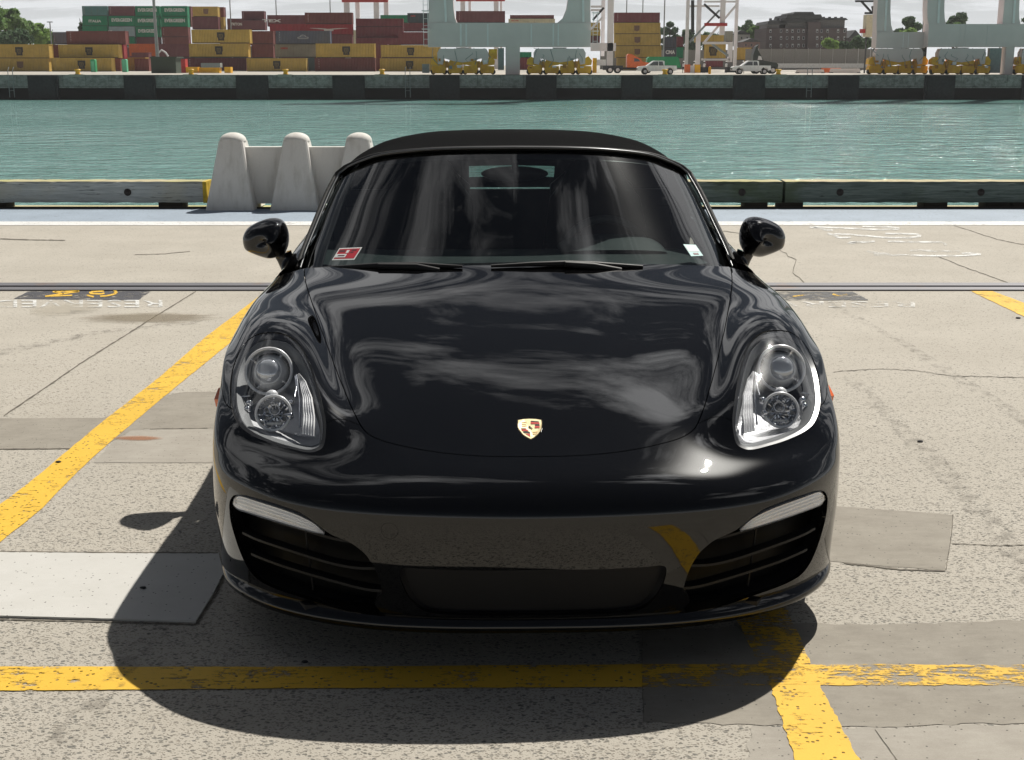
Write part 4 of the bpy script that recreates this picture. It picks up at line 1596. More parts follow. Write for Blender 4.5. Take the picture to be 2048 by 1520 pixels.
# ---- recesses behind the openings
def hole_floor(name, C, depth, mat, inset=0.0, parent=None, dirv=(0, 1, 0), wall=True):
    ring0, n0 = SN(C[:, 0], C[:, 1])
    dirv = np.array(dirv, float)
    cen = ring0.mean(0)
    r1 = ring0 + dirv * 0.004 - n0 * 0.002
    r2 = ring0 + (cen - ring0) * inset + dirv * depth
    b = MB()
    if wall:
        b.grid([list(map(tuple, ring0 - n0 * 0.0005)), list(map(tuple, r1)), list(map(tuple, r2))], close=True, smooth=False)
    # floor: triangles of the sheet moved back
    m_ = len(r2)
    poly2 = [Vector((q[0], q[2])) for q in r2]
    vo_, eo_, fo_, *_x = delaunay_2d_cdt(poly2, [(i, (i + 1) % m_) for i in range(m_)], [], 1, 1e-6)
    ys = {}
    vv = []
    for q in vo_:
        d_ = [((q.x - r[0]) ** 2 + (q.y - r[2]) ** 2) for r in r2]
        vv.append((q.x, r2[int(np.argmin(d_))][1], q.y))
    b.add(vv, [tuple(f) for f in fo_], 1 if isinstance(mat, list) else 0)
    return b.build(name, mat, parent or bumper, fix=False)


def m_mesh():
    N = NT('dark_grille_mesh')
    p = N.pos(obj=True)
    v = N.n('ShaderNodeTexBrick', {'Vector': N.n('ShaderNodeMapping', {'Vector': p, 'Rotation': (math.pi / 2, 0, 0)}).outputs[0], 'Scale': 60.0, 'Mortar Size': 0.03,
                                   'Color1': (0, 0, 0), 'Color2': (0, 0, 0), 'Mortar': (1, 1, 1)})
    c = N.mix(v.outputs['Color'], (0.001, 0.001, 0.001), (0.010, 0.010, 0.010))
    return N.done(N.bsdf(c, 0.5, 0, 0.2))


M_MESH = m_mesh()
hole_floor('plate_recess', RECESS, 0.024, [M_TRIM, M_BLACK], 0.035)
for sg in (1, -1):
    C = INTAKE.copy(); C[:, 1] *= sg
    root = empty('air_intake'); root.parent = car
    hole_floor('intake_duct', C, 0.085, [M_BLACK, M_MESH], 0.02, root, (-0.1 * sg, 1, 0.05))

    def onsurf(u, v, back, sgn=sg):
        t, s = inv(u, v)
        q, n = SN(np.array(t), np.array(s))
        q = q + np.array([-0.15, 1.0, 0.0]) * back
        return np.array([q[0] * sgn, q[1], q[2]])
    for L_, bk in (([(1384, 1135), (1424, 1133), (1477, 1121), (1556, 1094), (1608, 1074), (1634, 1060)], 0.012),
                   ([(1360, 1181), (1403, 1176), (1477, 1155), (1556, 1129), (1600, 1111), (1618, 1102)], 0.012),
                   ([(1425, 1093), (1470, 1085), (1530, 1066), (1590, 1046)], 0.05)):
        pts_ = smooth_open(np.array([onsurf(u, v, bk) for u, v in L_]), 22)
        rows_ = []
        for q in pts_:
            rows_.append([tuple(q + np.array(o_)) for o_ in ((0, 0.0, 0.0035), (0, 0.0, -0.0035), (0, 0.045, -0.006), (0, 0.045, 0.001))])
        b = MB()
        b.grid(rows_, close=True, smooth=False)
        b.build('slat', M_BLACK, root)
    b = MB()
    a1, a2 = onsurf(1531, 1035, 0.05), onsurf(1508, 1185, 0.05)
    b.bar(tuple(a1), tuple(a2), 0.004, 0.01)
    b.build('strut', M_BLACK, root)

    # turn signal and fog lamp bar along the top of the intake
    top = [(1481, 1060), (1503, 1039), (1543, 1018), (1608, 994), (1637, 984), (1648, 990)]
    bot = [(1481, 1062), (1512, 1055), (1569, 1037), (1625, 1017), (1643, 1009), (1649, 1000)]
    TT = smooth_open(np.array([onsurf(u, v, 0.0) for u, v in top]), 26)
    BB = smooth_open(np.array([onsurf(u, v, 0.0) for u, v in bot]), 26)
    lroot = empty('turn_signal'); lroot.parent = car
    rows_ = []
    for k in range(9):
        f_ = k / 8
        bul = math.sin(f_ * math.pi)
        rows_.append([tuple(TT[i] * (1 - f_) + BB[i] * f_ + np.array([0.0, -0.010 * bul ** 0.7, 0.0])) for i in range(26)])
    b = MB(); b.grid(rows_)
    b.build('lens', M_LENS, lroot)
    rows_ = []
    for k in range(9):
        f_ = 0.04 + 0.92 * k / 8
        bk = 0.004 + (0.003 if k % 2 else -0.002)
        rows_.append([tuple(TT[i] * (1 - f_) + BB[i] * f_ + np.array([0.0, bk, 0.0])) for i in range(26)])
    b = MB(); b.grid(rows_, smooth=False)
    b.build('reflector', M_FLUTE, lroot)
    b = MB()
    rows_ = [[tuple(TT[i] + np.array([0, y_, o_])) for i in range(26)] for y_, o_ in ((0.0, 0.001), (0.022, 0.001))]
    b.grid(rows_)
    rows_ = [[tuple(BB[i] + np.array([0, y_, o_])) for i in range(26)] for y_, o_ in ((0.0, -0.001), (0.022, -0.001))]
    b.grid(rows_)
    b.build('lamp_edge', M_RING, lroot)
    b = MB()
    q = TT[22] * 0.5 + BB[22] * 0.5
    b.lathe([(0.0001, -0.004), (0.006, -0.002), (0.0075, 0.008)], (q[0], q[1] + 0.006, q[2]), 'y', 12)
    b.build('bulb', M_HOUSE, lroot)

# ---- front lip: a swept blade under the bumper with an upper ledge
_pl = [(0, .030), (.2, .034), (.37, .052), (.50, .085), (.61, .13), (.71, .192), (.79, .268), (.845, .345), (.876, .42), (.889, .49), (.885, .585)]
_pr = smooth_open(np.array(_pl), 60)
_full = np.concatenate([np.stack([-_pr[::-1, 0], _pr[::-1, 1]], 1)[:-1], _pr])
prof = [(0.05, 0.105), (0.012, 0.112), (0.0, 0.120), (-0.004, 0.130), (-0.003, 0.139), (0.004, 0.147), (0.016, 0.155), (0.030, 0.166), (0.045, 0.172)]
rows_ = []
for (x_, y_) in _full:
    a = abs(x_) / 0.889
    tgt = 1.0
    nx, ny = (x_ / 0.889) ** 3 * 0.9, 1.0
    L_ = math.hypot(nx, ny); nx /= L_; ny /= L_
    rows_.append([(x_ - nx * (o_ + .012), y_ + ny * (o_ + .012), z_ + 0.010 * a ** 6) for o_, z_ in prof])
b = MB(); b.grid(rows_)
b.build('front_lip', M_PAINT, bumper)

# side marker lamps
for sg in (1, -1):
    q = loc(1664, 812, 0.70)
    b = MB()
    base = np.array([0.905 * sg, 0.70, 0.585])
    pts_ = [(-0.0, -0.045, 0.008), (0, 0.045, 0.030), (0, 0.052, -0.004), (0, -0.02, -0.028)]
    vs = [(base[0] + p_[0], base[1] + p_[1], base[2] + p_[2]) for p_ in pts_]
    vo2 = [(base[0] + 0.014 * sg, base[1] + p_[1] * 0.7, base[2] + p_[2] * 0.75) for p_ in pts_]
    b.add(vs + vo2, [(0, 1, 5, 4), (1, 2, 6, 5), (2, 3, 7, 6), (3, 0, 4, 7), (4, 5, 6, 7)])
    b.build('side_marker', M_ORANGE, [o for o in names if o.data.vertices[0].co.x * sg > 0][0])

# ---------------------------------------------------------------- car: sides and tail
def spl(P, n):
    return smooth_open(np.asarray(P, float), n)


def loft(rows_, nu, nv):
    """rows of control points -> dense grid by two-way Catmull-Rom"""
    A = np.array([spl(r, nv) for r in rows_])
    return np.stack([spl(A[:, k], nu) for k in range(A.shape[1])], 1)


def grid_obj(name, G_, mat, parent, mirror=False, smooth=True, fix=True):
    b = MB()
    G2 = G_.copy()
    if mirror:
        G2[..., 0] *= -1
    b.grid([list(map(tuple, r)) for r in G2], smooth=smooth)
    return b.build(name, mat, parent, fix=fix)


e14 = ROWS[14]
xs_side = [
    # y, (belt x,z), shoulder..., sill ; seven points from belt to sill
    [tuple(e14[5]), tuple(e14[6]), tuple(e14[7]), tuple(e14[8]), tuple(e14[9]), (.905, 1.67, .42), tuple(e14[10])],
    [(.775, 1.90, .885), (.835, 1.90, .865), (.868, 1.90, .81), (.888, 1.90, .74), (.90, 1.90, .60), (.902, 1.90, .40), (.89, 1.90, .185)],
    [(.765, 2.25, .90), (.835, 2.25, .88), (.868, 2.25, .82), (.886, 2.25, .74), (.896, 2.25, .60), (.90, 2.25, .40), (.888, 2.25, .18)],
    [(.76, 2.60, .915), (.835, 2.60, .895), (.872, 2.60, .84), (.890, 2.60, .74), (.898, 2.60, .60), (.902, 2.60, .40), (.888, 2.60, .18)],
    [(.75, 2.86, .925), (.835, 2.88, .91), (.88, 2.90, .86), (.902, 2.92, .76), (.912, 2.94, .62), (.912, 2.96, .42), (.895, 2.97, .185)],
]
xs_rear = [
    [(0, 2.95, .93), (.35, 2.95, .928), (.60, 2.92, .925), (.75, 2.86, .925), (.835, 2.88, .91), (.88, 2.90, .86), (.902, 2.92, .76), (.912, 2.94, .62), (.912, 2.96, .42), (.895, 2.97, .185)],
    [(0, 3.15, .93), (.35, 3.15, .928), (.60, 3.13, .928), (.76, 3.12, .93), (.845, 3.12, .91), (.89, 3.12, .86), (.912, 3.12, .78), (.920, 3.11, .70), (.918, 3.10, .62), (.905, 3.10, .56)],
    [(0, 3.40, .91), (.35, 3.40, .91), (.60, 3.40, .92), (.76, 3.40, .925), (.85, 3.40, .905), (.893, 3.40, .86), (.913, 3.40, .81), (.920, 3.40, .775), (.918, 3.40, .745), (.905, 3.40, .715)],
    [(0, 3.70, .88), (.35, 3.70, .885), (.60, 3.70, .895), (.75, 3.70, .90), (.83, 3.70, .88), (.875, 3.70, .84), (.900, 3.70, .78), (.912, 3.70, .70), (.91, 3.70, .61), (.90, 3.70, .53)],
    [(0, 4.0, .855), (.35, 4.0, .86), (.60, 3.98, .865), (.73, 3.96, .865), (.80, 3.94, .845), (.845, 3.92, .80), (.872, 3.90, .72), (.887, 3.88, .58), (.885, 3.86, .40), (.868, 3.84, .19)],
    [(0, 4.22, .84), (.35, 4.20, .84), (.58, 4.16, .838), (.69, 4.12, .825), (.75, 4.09, .79), (.79, 4.06, .74), (.82, 4.04, .66), (.845, 4.03, .52), (.845, 4.02, .36), (.825, 4.0, .19)],
    [(0, 4.32, .78), (.35, 4.30, .78), (.55, 4.26, .77), (.65, 4.22, .75), (.70, 4.19, .70), (.73, 4.17, .64), (.755, 4.15, .56), (.775, 4.14, .44), (.775, 4.12, .32), (.755, 4.10, .20)],
    [(0, 4.37, .55), (.33, 4.355, .54), (.50, 4.32, .53), (.58, 4.29, .51), (.61, 4.27, .48), (.63, 4.26, .44), (.645, 4.25, .40), (.655, 4.24, .35), (.655, 4.22, .28), (.64, 4.20, .21)],
    [(0, 4.33, .24), (.30, 4.31, .24), (.42, 4.29, .24), (.47, 4.27, .24), (.49, 4.26, .235), (.50, 4.25, .23), (.51, 4.24, .225), (.515, 4.23, .22), (.515, 4.22, .215), (.51, 4.2, .21)],
]
for mflag in (False, True):
    G_ = loft(xs_side, 60, 30)
    # split the side at the door's rear shut line
    cut_ = 46
    grid_obj('door', G_[:cut_], M_PAINT, car, mflag)
    grid_obj('side_panel', G_[cut_ - 1:], M_PAINT, car, mflag)
    G_ = loft(xs_rear, 70, 60)
    grid_obj('rear_fender', G_, M_PAINT, car, mflag)

# ---- windscreen
WB = [(0, 1.345, .874), (.25, 1.365, .873), (.5, 1.435, .865), (.69, 1.54, .850), (.765, 1.64, .838)]


def L3(u, v, y):
    q = loc(u, v, y)
    q[0] -= 0.0
    return tuple(q)


WE = [L3(1461, 540, 1.64), L3(1446, 502, 1.74), L3(1424, 455, 1.86), L3(1394, 392, 2.02), L3(1371, 352, 2.12)]
WT = [(0, 1.962, CAM_H), (.2, 1.970, 0), (.4, 1.99, 0), L3(1290, 315, 2.06), L3(1330, 328, 2.09), L3(1355, 339, 2.105), WE[-1]]
zc_ = loc(1030, 302, 1.962)[2]
WT[0] = (0, 1.962, zc_)
WT[1] = (.2, 1.970, loc(1130, 303.0, 1.970)[2])
q_ = loc(1215, 306.5, 2.0)
WT[2] = tuple(q_)
wb = spl(WB, 41); we = spl(WE, 33); wtp = spl(WT, 41)
wt_x = wtp[:, 0] / wtp[-1, 0]; wb_x = wb[:, 0] / wb[-1, 0]
rows_ = []
for i in range(33):
    b_ = i / 32
    e_ = we[i]
    r_ = []
    for a in np.linspace(0, 1, 41):
        pb = np.array([np.interp(a, wb_x, wb[:, k]) for k in range(3)])
        pt = np.array([np.interp(a, wt_x, wtp[:, k]) for k in range(3)])
        mid = pb * (1 - b_) + pt * b_
        eb = wb[-1] * (1 - b_) + wtp[-1] * b_
        q = mid + (e_ - eb) * a
        bul = 0.0 * 4 * b_ * (1 - b_) * (1 - 0.6 * a * a)
        q = q + np.array([0, -0.45, 0.9]) * bul
        r_.append(q)
    rows_.append(r_)
W = np.array(rows_)
WL = W[:, :0:-1].copy(); WL[..., 0] *= -1
WS = np.concatenate([WL, W], 1)
wroot = empty('windscreen'); wroot.parent = car
scr = grid_obj('glass', WS, M_SCREEN, wroot)
# printed border of the glass, just inside it
fr_w = 5
b = MB()
OFFI = np.array([0, 0.004, -0.006])
b.grid([list(map(tuple, r + OFFI)) for r in WS[:, :5]])
b.grid([list(map(tuple, r + OFFI)) for r in WS[:, -5:]])
b.grid([list(map(tuple, r + OFFI)) for r in WS[:3]])
b.grid([list(map(tuple, r + OFFI)) for r in WS[-3:]])
b.build('glass_border', M_TRIM, wroot)
# frame
edgeR = list(W[:, -1]); top = list(W[-1, ::-1])
path = [np.array(p) for p in edgeR] + [np.array(p) for p in top[1:]]
pathL = [p * np.array([-1, 1, 1]) for p in path[::-1]][1:]
full = path + pathL
full = [p + np.array([0, 0.006, 0.004]) + np.array([0.010 * np.sign(p[0]) * min(1, abs(p[0]) / .5), 0, 0.006]) for p in full]
b = MB(); b.tube(full[::2], 0.0065, 10)
b.build('windscreen_frame', M_PAINT, wroot)
fin = [p + np.array([-0.004 * np.sign(p[0]) * min(1, abs(p[0]) / .5), -0.0085, 0.004]) for p in full]
b = MB(); b.tube(fin[::2], 0.0034, 8)
b.build('windscreen_sheen', flat('sky_sheen_grey', (0.16, 0.165, 0.17), 0.32, 0.85), wroot)  # strip added to imitate the sky's pale reflection along the frame
full2 = [p + np.array([0.010 * np.sign(p[0]) * min(1, abs(p[0]) / .5), 0.012, 0.000]) for p in full]
b = MB(); b.tube(full2[::2], 0.009, 10)
b.build('roof_seal', M_RUBBER, wroot)

# cowl under the screen
cw = [[(x, y - 0.035, z - 0.006) for x, y, z in wb], [(x, y + 0.03, z - 0.012) for x, y, z in wb]]
cw = np.array(cw); cl_ = cw[:, :0:-1].copy(); cl_[..., 0] *= -1
grid_obj('cowl_panel', np.concatenate([cl_, cw], 1), M_BLACK, car)

# ---- fabric roof
hd = [np.array(p) + np.array([0.004, 0.014, 0.009]) for p in WT]
hdz = hd
R0 = [tuple(p) for p in hd] + [(hd[-1][0] + .012, 2.17, hd[-1][2] - .05), (hd[-1][0] + 0.02, 2.17, hd[-1][2] - .085)]


def roofrow(y, pxs, side, yy=None):
    out = []
    for (u, v) in pxs:
        out.append(tuple(loc(u, v, y)))
    out[0] = (0, y, out[0][2])
    return out + side


R1 = roofrow(2.30, [(1030, 268), (1120, 270), (1200, 277), (1280, 295), (1322, 315), (1348, 334), (1366, 352)], [(.715, 2.30, 1.075), (.728, 2.30, 1.04)])
R2 = roofrow(2.50, [(1030, 261), (1120, 262), (1200, 267), (1272, 281), (1318, 303), (1343, 322), (1361, 341)], [(.735, 2.50, 1.07), (.75, 2.50, 1.02)])
zt = R2[0][2]
R3 = [(0, 2.8, zt - .015), (.19, 2.8, zt - .018), (.36, 2.8, zt - .03), (.5, 2.8, zt - .062), (.60, 2.8, zt - .105), (.66, 2.8, zt - .15), (.70, 2.8, zt - .20), (.735, 2.78, 1.03), (.755, 2.76, .98)]
R4 = [(0, 3.05, zt - .10), (.19, 3.05, zt - .105), (.36, 3.04, zt - .12), (.48, 3.03, zt - .15), (.58, 3.0, zt - .19), (.64, 2.98, zt - .23), (.69, 2.95, zt - .27), (.73, 2.92, .97), (.755, 2.90, .945)]
R5 = [(0, 3.28, .975), (.19, 3.28, .975), (.36, 3.27, .97), (.48, 3.25, .965), (.58, 3.20, .96), (.65, 3.12, .955), (.70, 3.04, .95), (.735, 2.98, .94), (.755, 2.95, .925)]
RF = loft([R0, R1, R2, R3, R4, R5], 60, 50)
RFL = RF[:, :0:-1].copy(); RFL[..., 0] *= -1
RS = np.concatenate([RFL, RF], 1)
# leave the rear window open: rows between R4 and R5, centre columns
b = MB()
nr, nc = RS.shape[:2]
vv = [tuple(q) for r in RS for q in r]
ff = []; win = []
for i in range(nr - 1):
    for j in range(nc - 1):
        q = (i * nc + j, i * nc + j + 1, (i + 1) * nc + j + 1, (i + 1) * nc + j)
        x = abs(RS[i, j, 0])
        if 0.885 < i / (nr - 1) < 0.935 and x < 0.205:
            win.append(q)
        else:
            ff.append(q)
b.add(vv, ff, smooth=True)
roof = b.build('fabric_roof', M_FABRIC, car)
b = MB(); b.add(vv, win, smooth=True)
b.build('rear_window', M_REARGLASS, roof)
bm = bmesh.new(); bm.from_mesh(roof.data)
bmesh.ops.delete(bm, geom=[v for v in bm.verts if not v.link_faces], context='VERTS'); bm.to_mesh(roof.data); bm.free()
rw = bpy.data.objects['rear_window']
bm = bmesh.new(); bm.from_mesh(rw.data)
bmesh.ops.delete(bm, geom=[v for v in bm.verts if not v.link_faces], context='VERTS'); bm.to_mesh(rw.data); bm.free()
# side windows between belt and roof rail
for sg in (1, -1):
    up = [W[6, -1] + [0.012, .02, 0], W[16, -1] + [0.012, .02, 0], W[-1, -1] + [0.014, .04, -0.02], R1[-2], R2[-2], R3[-2], R4[-1]]
    dn = [(.79, 1.72, .872), (.79, 1.90, .885), (.785, 2.10, .893), (.78, 2.30, .90), (.775, 2.5, .91), (.765, 2.78, .92), (.755, 2.93, .93)]
    G_ = np.array([spl(dn, 30), spl(up, 30)])
    grid_obj('side_window', G_, M_SIDEGLASS, car, sg < 0)

# ---- wipers
def wiper(p):
    pts_ = [np.array(q) for q in p]
    r = empty('wiper'); r.parent = car
    b = MB(); b.tube(pts_, [0.005, 0.008, 0.011, 0.011, 0.008, 0.005][:len(pts_)], 8)
    b.build('blade', M_BLACK, r)
    b = MB(); b.tube([pts_[2] + [0, -.010, .0], pts_[3] + [0, -.012, -0.004], pts_[4] + [0, -.014, -.014]], [0.010, 0.012, 0.009], 8)
    b.build('arm', M_BLACK, r)


def scr_pt(a, bb):
    """point on the windscreen, a in -1..1 across, bb 0..1 up"""
    j = int(round((a + 1) / 2 * (WS.shape[1] - 1))); i = min(32, max(0, bb * 32))
    i0 = int(i); f_ = i - i0
    q = WS[i0, j] * (1 - f_) + WS[min(32, i0 + 1), j] * f_
    return q


def wl_(a, bb):
    return scr_pt(a, bb) + np.array([0, -0.008, 0.011])


wiper([wl_(-.96, .0), wl_(-.82, .010), wl_(-.62, .020), wl_(-.46, .018), wl_(-.35, .008), wl_(-.25, -.0)])
wiper([wl_(-.12, .0), wl_(.04, .012), wl_(.2, .020), wl_(.33, .016), wl_(.45, .008), wl_(.55, .0)])

# ---- stickers on the inside of the glass
def sticker(name, corners, mats, cells):
    """corners: photo pixels tl, tr, br, bl ; cells: (x0, x1, y0, y1, material, lift) in 0..1"""
    def hit(u, v):
        px_ = project(WS)
        d = (px_[..., 0] - u) ** 2 + (px_[..., 1] - v) ** 2
        i, j = np.unravel_index(np.argmin(d), d.shape)
        y = WS[i, j, 1]
        for _ in range(4):
            q = loc(u, v, y)
            d3 = ((WS - q) ** 2).sum(-1)
            i, j = np.unravel_index(np.argmin(d3), d3.shape)
            n = np.cross(WS[min(i + 1, 32), j] - WS[max(i - 1, 0), j], WS[i, min(j + 1, WS.shape[1] - 1)] - WS[i, max(j - 1, 0)])
            n /= np.linalg.norm(n)
            y2 = loc(u, v, y + 0.01)
            a0 = (q - WS[i, j]).dot(n); a1 = (y2 - WS[i, j]).dot(n)
            if abs(a1 - a0) < 1e-9:
                break
            y -= a0 / (a1 - a0) * 0.01
        q = loc(u, v, y)
        if n[1] > 0:
            n = -n
        return q, n
    K = [hit(*c) for c in corners]
    n = sum(k[1] for k in K); n /= np.linalg.norm(n)
    P_ = [k[0] for k in K]
    b = MB()
    for (x0, x1, y0, y1, mi, lift) in cells:
        def f_(x, y):
            q = (P_[0] * (1 - x) + P_[1] * x) * (1 - y) + (P_[3] * (1 - x) + P_[2] * x) * y
            return tuple(q + n * (0.0015 + lift))
        b.add([f_(x0, y0), f_(x1, y0), f_(x1, y1), f_(x0, y1)], [(0, 1, 2, 3)], mi)
    return b.build(name, mats, wroot)


M_SRED = flat('sticker_red', (0.45, 0.015, 0.03), 0.5)
M_SWHITE = flat('sticker_white', (0.72, 0.74, 0.72), 0.5)
M_SDARK = flat('sticker_print', (0.10, 0.03, 0.04), 0.5)
M_STEAL = flat('tag_teal', (0.38, 0.62, 0.62), 0.5)
sticker('inspection_sticker', [(679, 497), (725, 495), (709, 520), (664, 521)], [M_SWHITE, M_SRED, M_SDARK],
        [(0, 1, 0, 1, 0, 0), (.05, .95, .09, .90, 1, .0006), (.06, .52, .52, .80, 0, .0012), (.42, .54, .22, .44, 0, .0012), (.16, .46, .62, .70, 2, .0018),
         (.10, .36, .20, .34, 2, .0012), (.62, .84, .18, .28, 2, .0012), (.60, .76, .36, .44, 2, .0012)])
sticker('toll_tag', [(1366, 489), (1391, 490), (1406, 512), (1382, 513)], [M_STEAL, M_SWHITE, M_SDARK],
        [(0, 1, 0, 1, 0, 0), (.08, .92, .08, .62, 1, .0006), (.30, .72, .74, .90, 2, .0008)])

# ---- cabin
def m_carpet():
    return M_LEATHER


b = MB()
b.grid([[(x, 1.40 + 0.46 * abs(x) ** 2.2, .852) for x in np.linspace(-.70, .70, 20)],
        [(x, 1.62 + 0.16 * abs(x) ** 2, .864) for x in np.linspace(-.71, .71, 20)],
        [(x, 1.85, .872) for x in np.linspace(-.73, .73, 20)],
        [(x, 1.95, .84) for x in np.linspace(-.76, .76, 20)],
        [(x, 1.93, .60) for x in np.linspace(-.74, .74, 20)]])
dash = b.build('dashboard', M_DASH, car)
b = MB()
# instrument hood
hood_rows = []
for a in np.linspace(0, math.pi, 15):
    hood_rows.append([(.36 + math.cos(a) * .20, y_, .872 + math.sin(a) * h_) for y_, h_ in ((1.74, .010), (1.82, .040), (1.90, .050), (1.94, .045))])
b.grid(hood_rows)
b.build('instrument_cowl', M_DASH, dash)
sw = empty('steering_wheel', (.36, 2.05, .790)); sw.parent = car
sw.rotation_euler = (math.radians(-22), 0, 0)
b = MB()
b.lathe([(0.178 + 0.016 * math.cos(a), 0.016 * math.sin(a)) for a in np.linspace(0, 2 * math.pi, 12)], (0, 0, 0), 'y', 40)
b.build('wheel_rim', flat('wheel_rim_leather', (.16, .165, .17), .28), sw)
b = MB()
b.lathe([(0.0001, -0.03), (0.06, -0.025), (0.068, 0.0), (0.05, .02)], (0, 0, 0), 'y', 24)
for a in (0, math.pi, -math.pi / 2):
    b.bar((math.cos(a) * .05, 0, math.sin(a) * .05), (math.cos(a) * .175, 0, math.sin(a) * .175), .03, .012)
b.build('hub', M_DASH, sw)
for sx in (.37, -.37):
    st = empty('seat', (sx, 2.45, 0)); st.parent = car
    sec = [(0.30, .25, .52), (0.33, .24, .62), (0.42, .23, .80), (0.52, .20, .98), (0.56, .15, 1.04), (0.60, .11, 1.12), (0.61, .06, 1.16)]
    rows_ = []
    for y_, w_, z_ in sec:
        rows_.append([(math.copysign(abs(math.cos(a)) ** .6, math.cos(a)) * w_, y_ - .25 + math.sin(a) * .06, z_) for a in np.linspace(0, 2 * math.pi, 25)[:-1]])
    b = MB(); b.grid(rows_, close=True); b.add([rows_[-1][k] for k in range(24)], [tuple(range(24))])
    b.build('backrest', M_LEATHER, st)
    b = MB()
    b.grid([[(x, y_, .50 + .04 * (x / .25) ** 2 - zz) for x in np.linspace(-.25, .25, 12)] for y_, zz in ((-.35, .12), (-.33, .02), (-.1, .03), (.12, .06))])
    b.build('cushion', M_LEATHER, st)
for sg in (1, -1):
    b = MB()
    b.grid([[(sg * x_, y_, z_) for y_ in np.linspace(2.36, 3.0, 8)] for x_, z_ in ((.73, .5), (.74, .93), (.70, 1.07), (.66, 1.13))])
    b.build('quarter_trim', M_LEATHER, car)
    b = MB(); b.tube([(sg * .20, 2.86, .80), (sg * .20, 2.86, 1.02), (sg * .27, 2.86, 1.08), (sg * .46, 2.86, 1.08), (sg * .53, 2.86, 1.02), (sg * .53, 2.86, .80)], .022, 10)
    b.build('roll_bar', M_TRIM, car)
# inner mirror
b = MB()
b.lathe([(0.0001, -.012), (1.0, -.010), (1.04, 0.0), (1.0, .012), (.0001, .014)], (0, 0, 0), 'y', 32)
b.v = [(x * .125 + 0.0, y + 2.02, z * .028 + 1.140) for x, y, z in b.v]
b.build('rear_view_mirror', M_TRIM, car)
b = MB(); b.tube([(0, 2.02, 1.15), (0, 1.98, 1.19)], .012, 8); b.build('mirror_foot', M_TRIM, car)
# cabin tub: floor, firewall and bulkhead, and the car's flat underside
b = MB()
b.box(-.74, .74, 1.5, 3.0, .22, .26)
b.box(-.74, .74, 2.93, 2.99, .26, .90)
b.box(-.74, .74, 1.46, 1.50, .22, .82)
b.box(-.74, .74, 2.90, 2.928, .26, 1.0)
b.build('cabin_tub', M_LEATHER, car)
b = MB()
b.slab([(-.60, .14), (.60, .14), (.80, .42), (.80, .50), (.62, .56), (.62, 1.30), (.86, 1.34), (.86, 3.0), (.62, 3.02), (.62, 3.78), (.80, 3.85), (.72, 4.1), (-.72, 4.1), (-.80, 3.85),
        (-.62, 3.78), (-.62, 3.02), (-.86, 3.0), (-.86, 1.34), (-.62, 1.30), (-.62, .56), (-.80, .50), (-.80, .42)], .135, .16)
b.build('underbody', M_BLACK, car)
for sg in (1, -1):
    for yc in (.92, 3.395):
        b = MB()
        b.lathe([(.365, 0), (.365, .28), (.02, .28)], (.60 * sg if sg > 0 else -.88, yc, .335), 'x', 30)
        b.build('wheel_well', M_BLACK, car)
# light-tight partition behind the lamps and intakes
for sg in (1, -1):
    b = MB()
    b.box(*sorted((.58 * sg, .862 * sg)), .47, .545, .15, .42)
    b.build('arch_liner', M_BLACK, car)
b = MB()
b.box(-.62, .62, .30, .34, .16, .50)
b.build('bulkhead', M_GAP, car)
b = MB()
b.box(-.60, .60, 1.36, 1.40, .16, .80)
b.build('bulkhead', M_GAP, car)

# ---- wheels
def wheel(x, y, sg):
    r = empty('wheel', (x, y, .335)); r.parent = car
    b = MB()
    prof = [(.235, -.10), (.25, -.118), (.30, -.122), (.325, -.112), (.335, -.09), (.336, 0), (.335, .09), (.325, .112), (.30, .122), (.25, .118), (.235, .10)]
    b.lathe(prof, (0, 0, 0), 'x', 48)
    for k in range(48):
        a = 2 * math.pi * k / 48
        b.bar((-.085, math.cos(a) * .3355, math.sin(a) * .3355), (.085, math.cos(a + .03) * .3355, math.sin(a + .03) * .3355), .016, .004)
    b.build('tyre', M_RUBBER, r)
    b = MB()
    b.lathe([(.235, -.10), (.225, -.08), (.222, .0), (.226, .10), (.238, .112), (.232, .10)], (0, 0, 0), 'x', 40)
    for k in range(5):
        for d in (-.12, .12):
            a = 2 * math.pi * k / 5 + d
            a2 = 2 * math.pi * k / 5 + d * .35
            b.bar((.085 * sg, math.cos(a2) * .05, math.sin(a2) * .05), (.10 * sg, math.cos(a) * .225, math.sin(a) * .225), .024, .03)
    b.lathe([(.0001, .10 * sg), (.045, .098 * sg), (.06, .075 * sg)], (0, 0, 0), 'x', 20)
    b.build('rim', M_RIM, r)
    b = MB()
    b.lathe([(.15, -.01), (.165, -.01), (.165, .012), (.06, .012)], (0.02 * sg, 0, 0), 'x', 32)
    b.build('brake_disc', M_RIM, r)


for sg in (1, -1):
    wheel(.765 * sg, .92, sg)
    wheel(.770 * sg, 3.395, sg)

# ---- tail lamps, exhaust and plate at the hidden rear
for sg in (1, -1):
    b = MB()
    b.grid([[(sg * (.56 + .18 * i / 8), 4.29 - .12 * (i / 8) ** 1.5 + .012, .80 - .11 * k / 4 - .02 * i / 8) for i in range(9)] for k in range(5)])
    b.build('tail_lamp', flat('tail_lamp_red', (.35, .01, .01), .1), car)

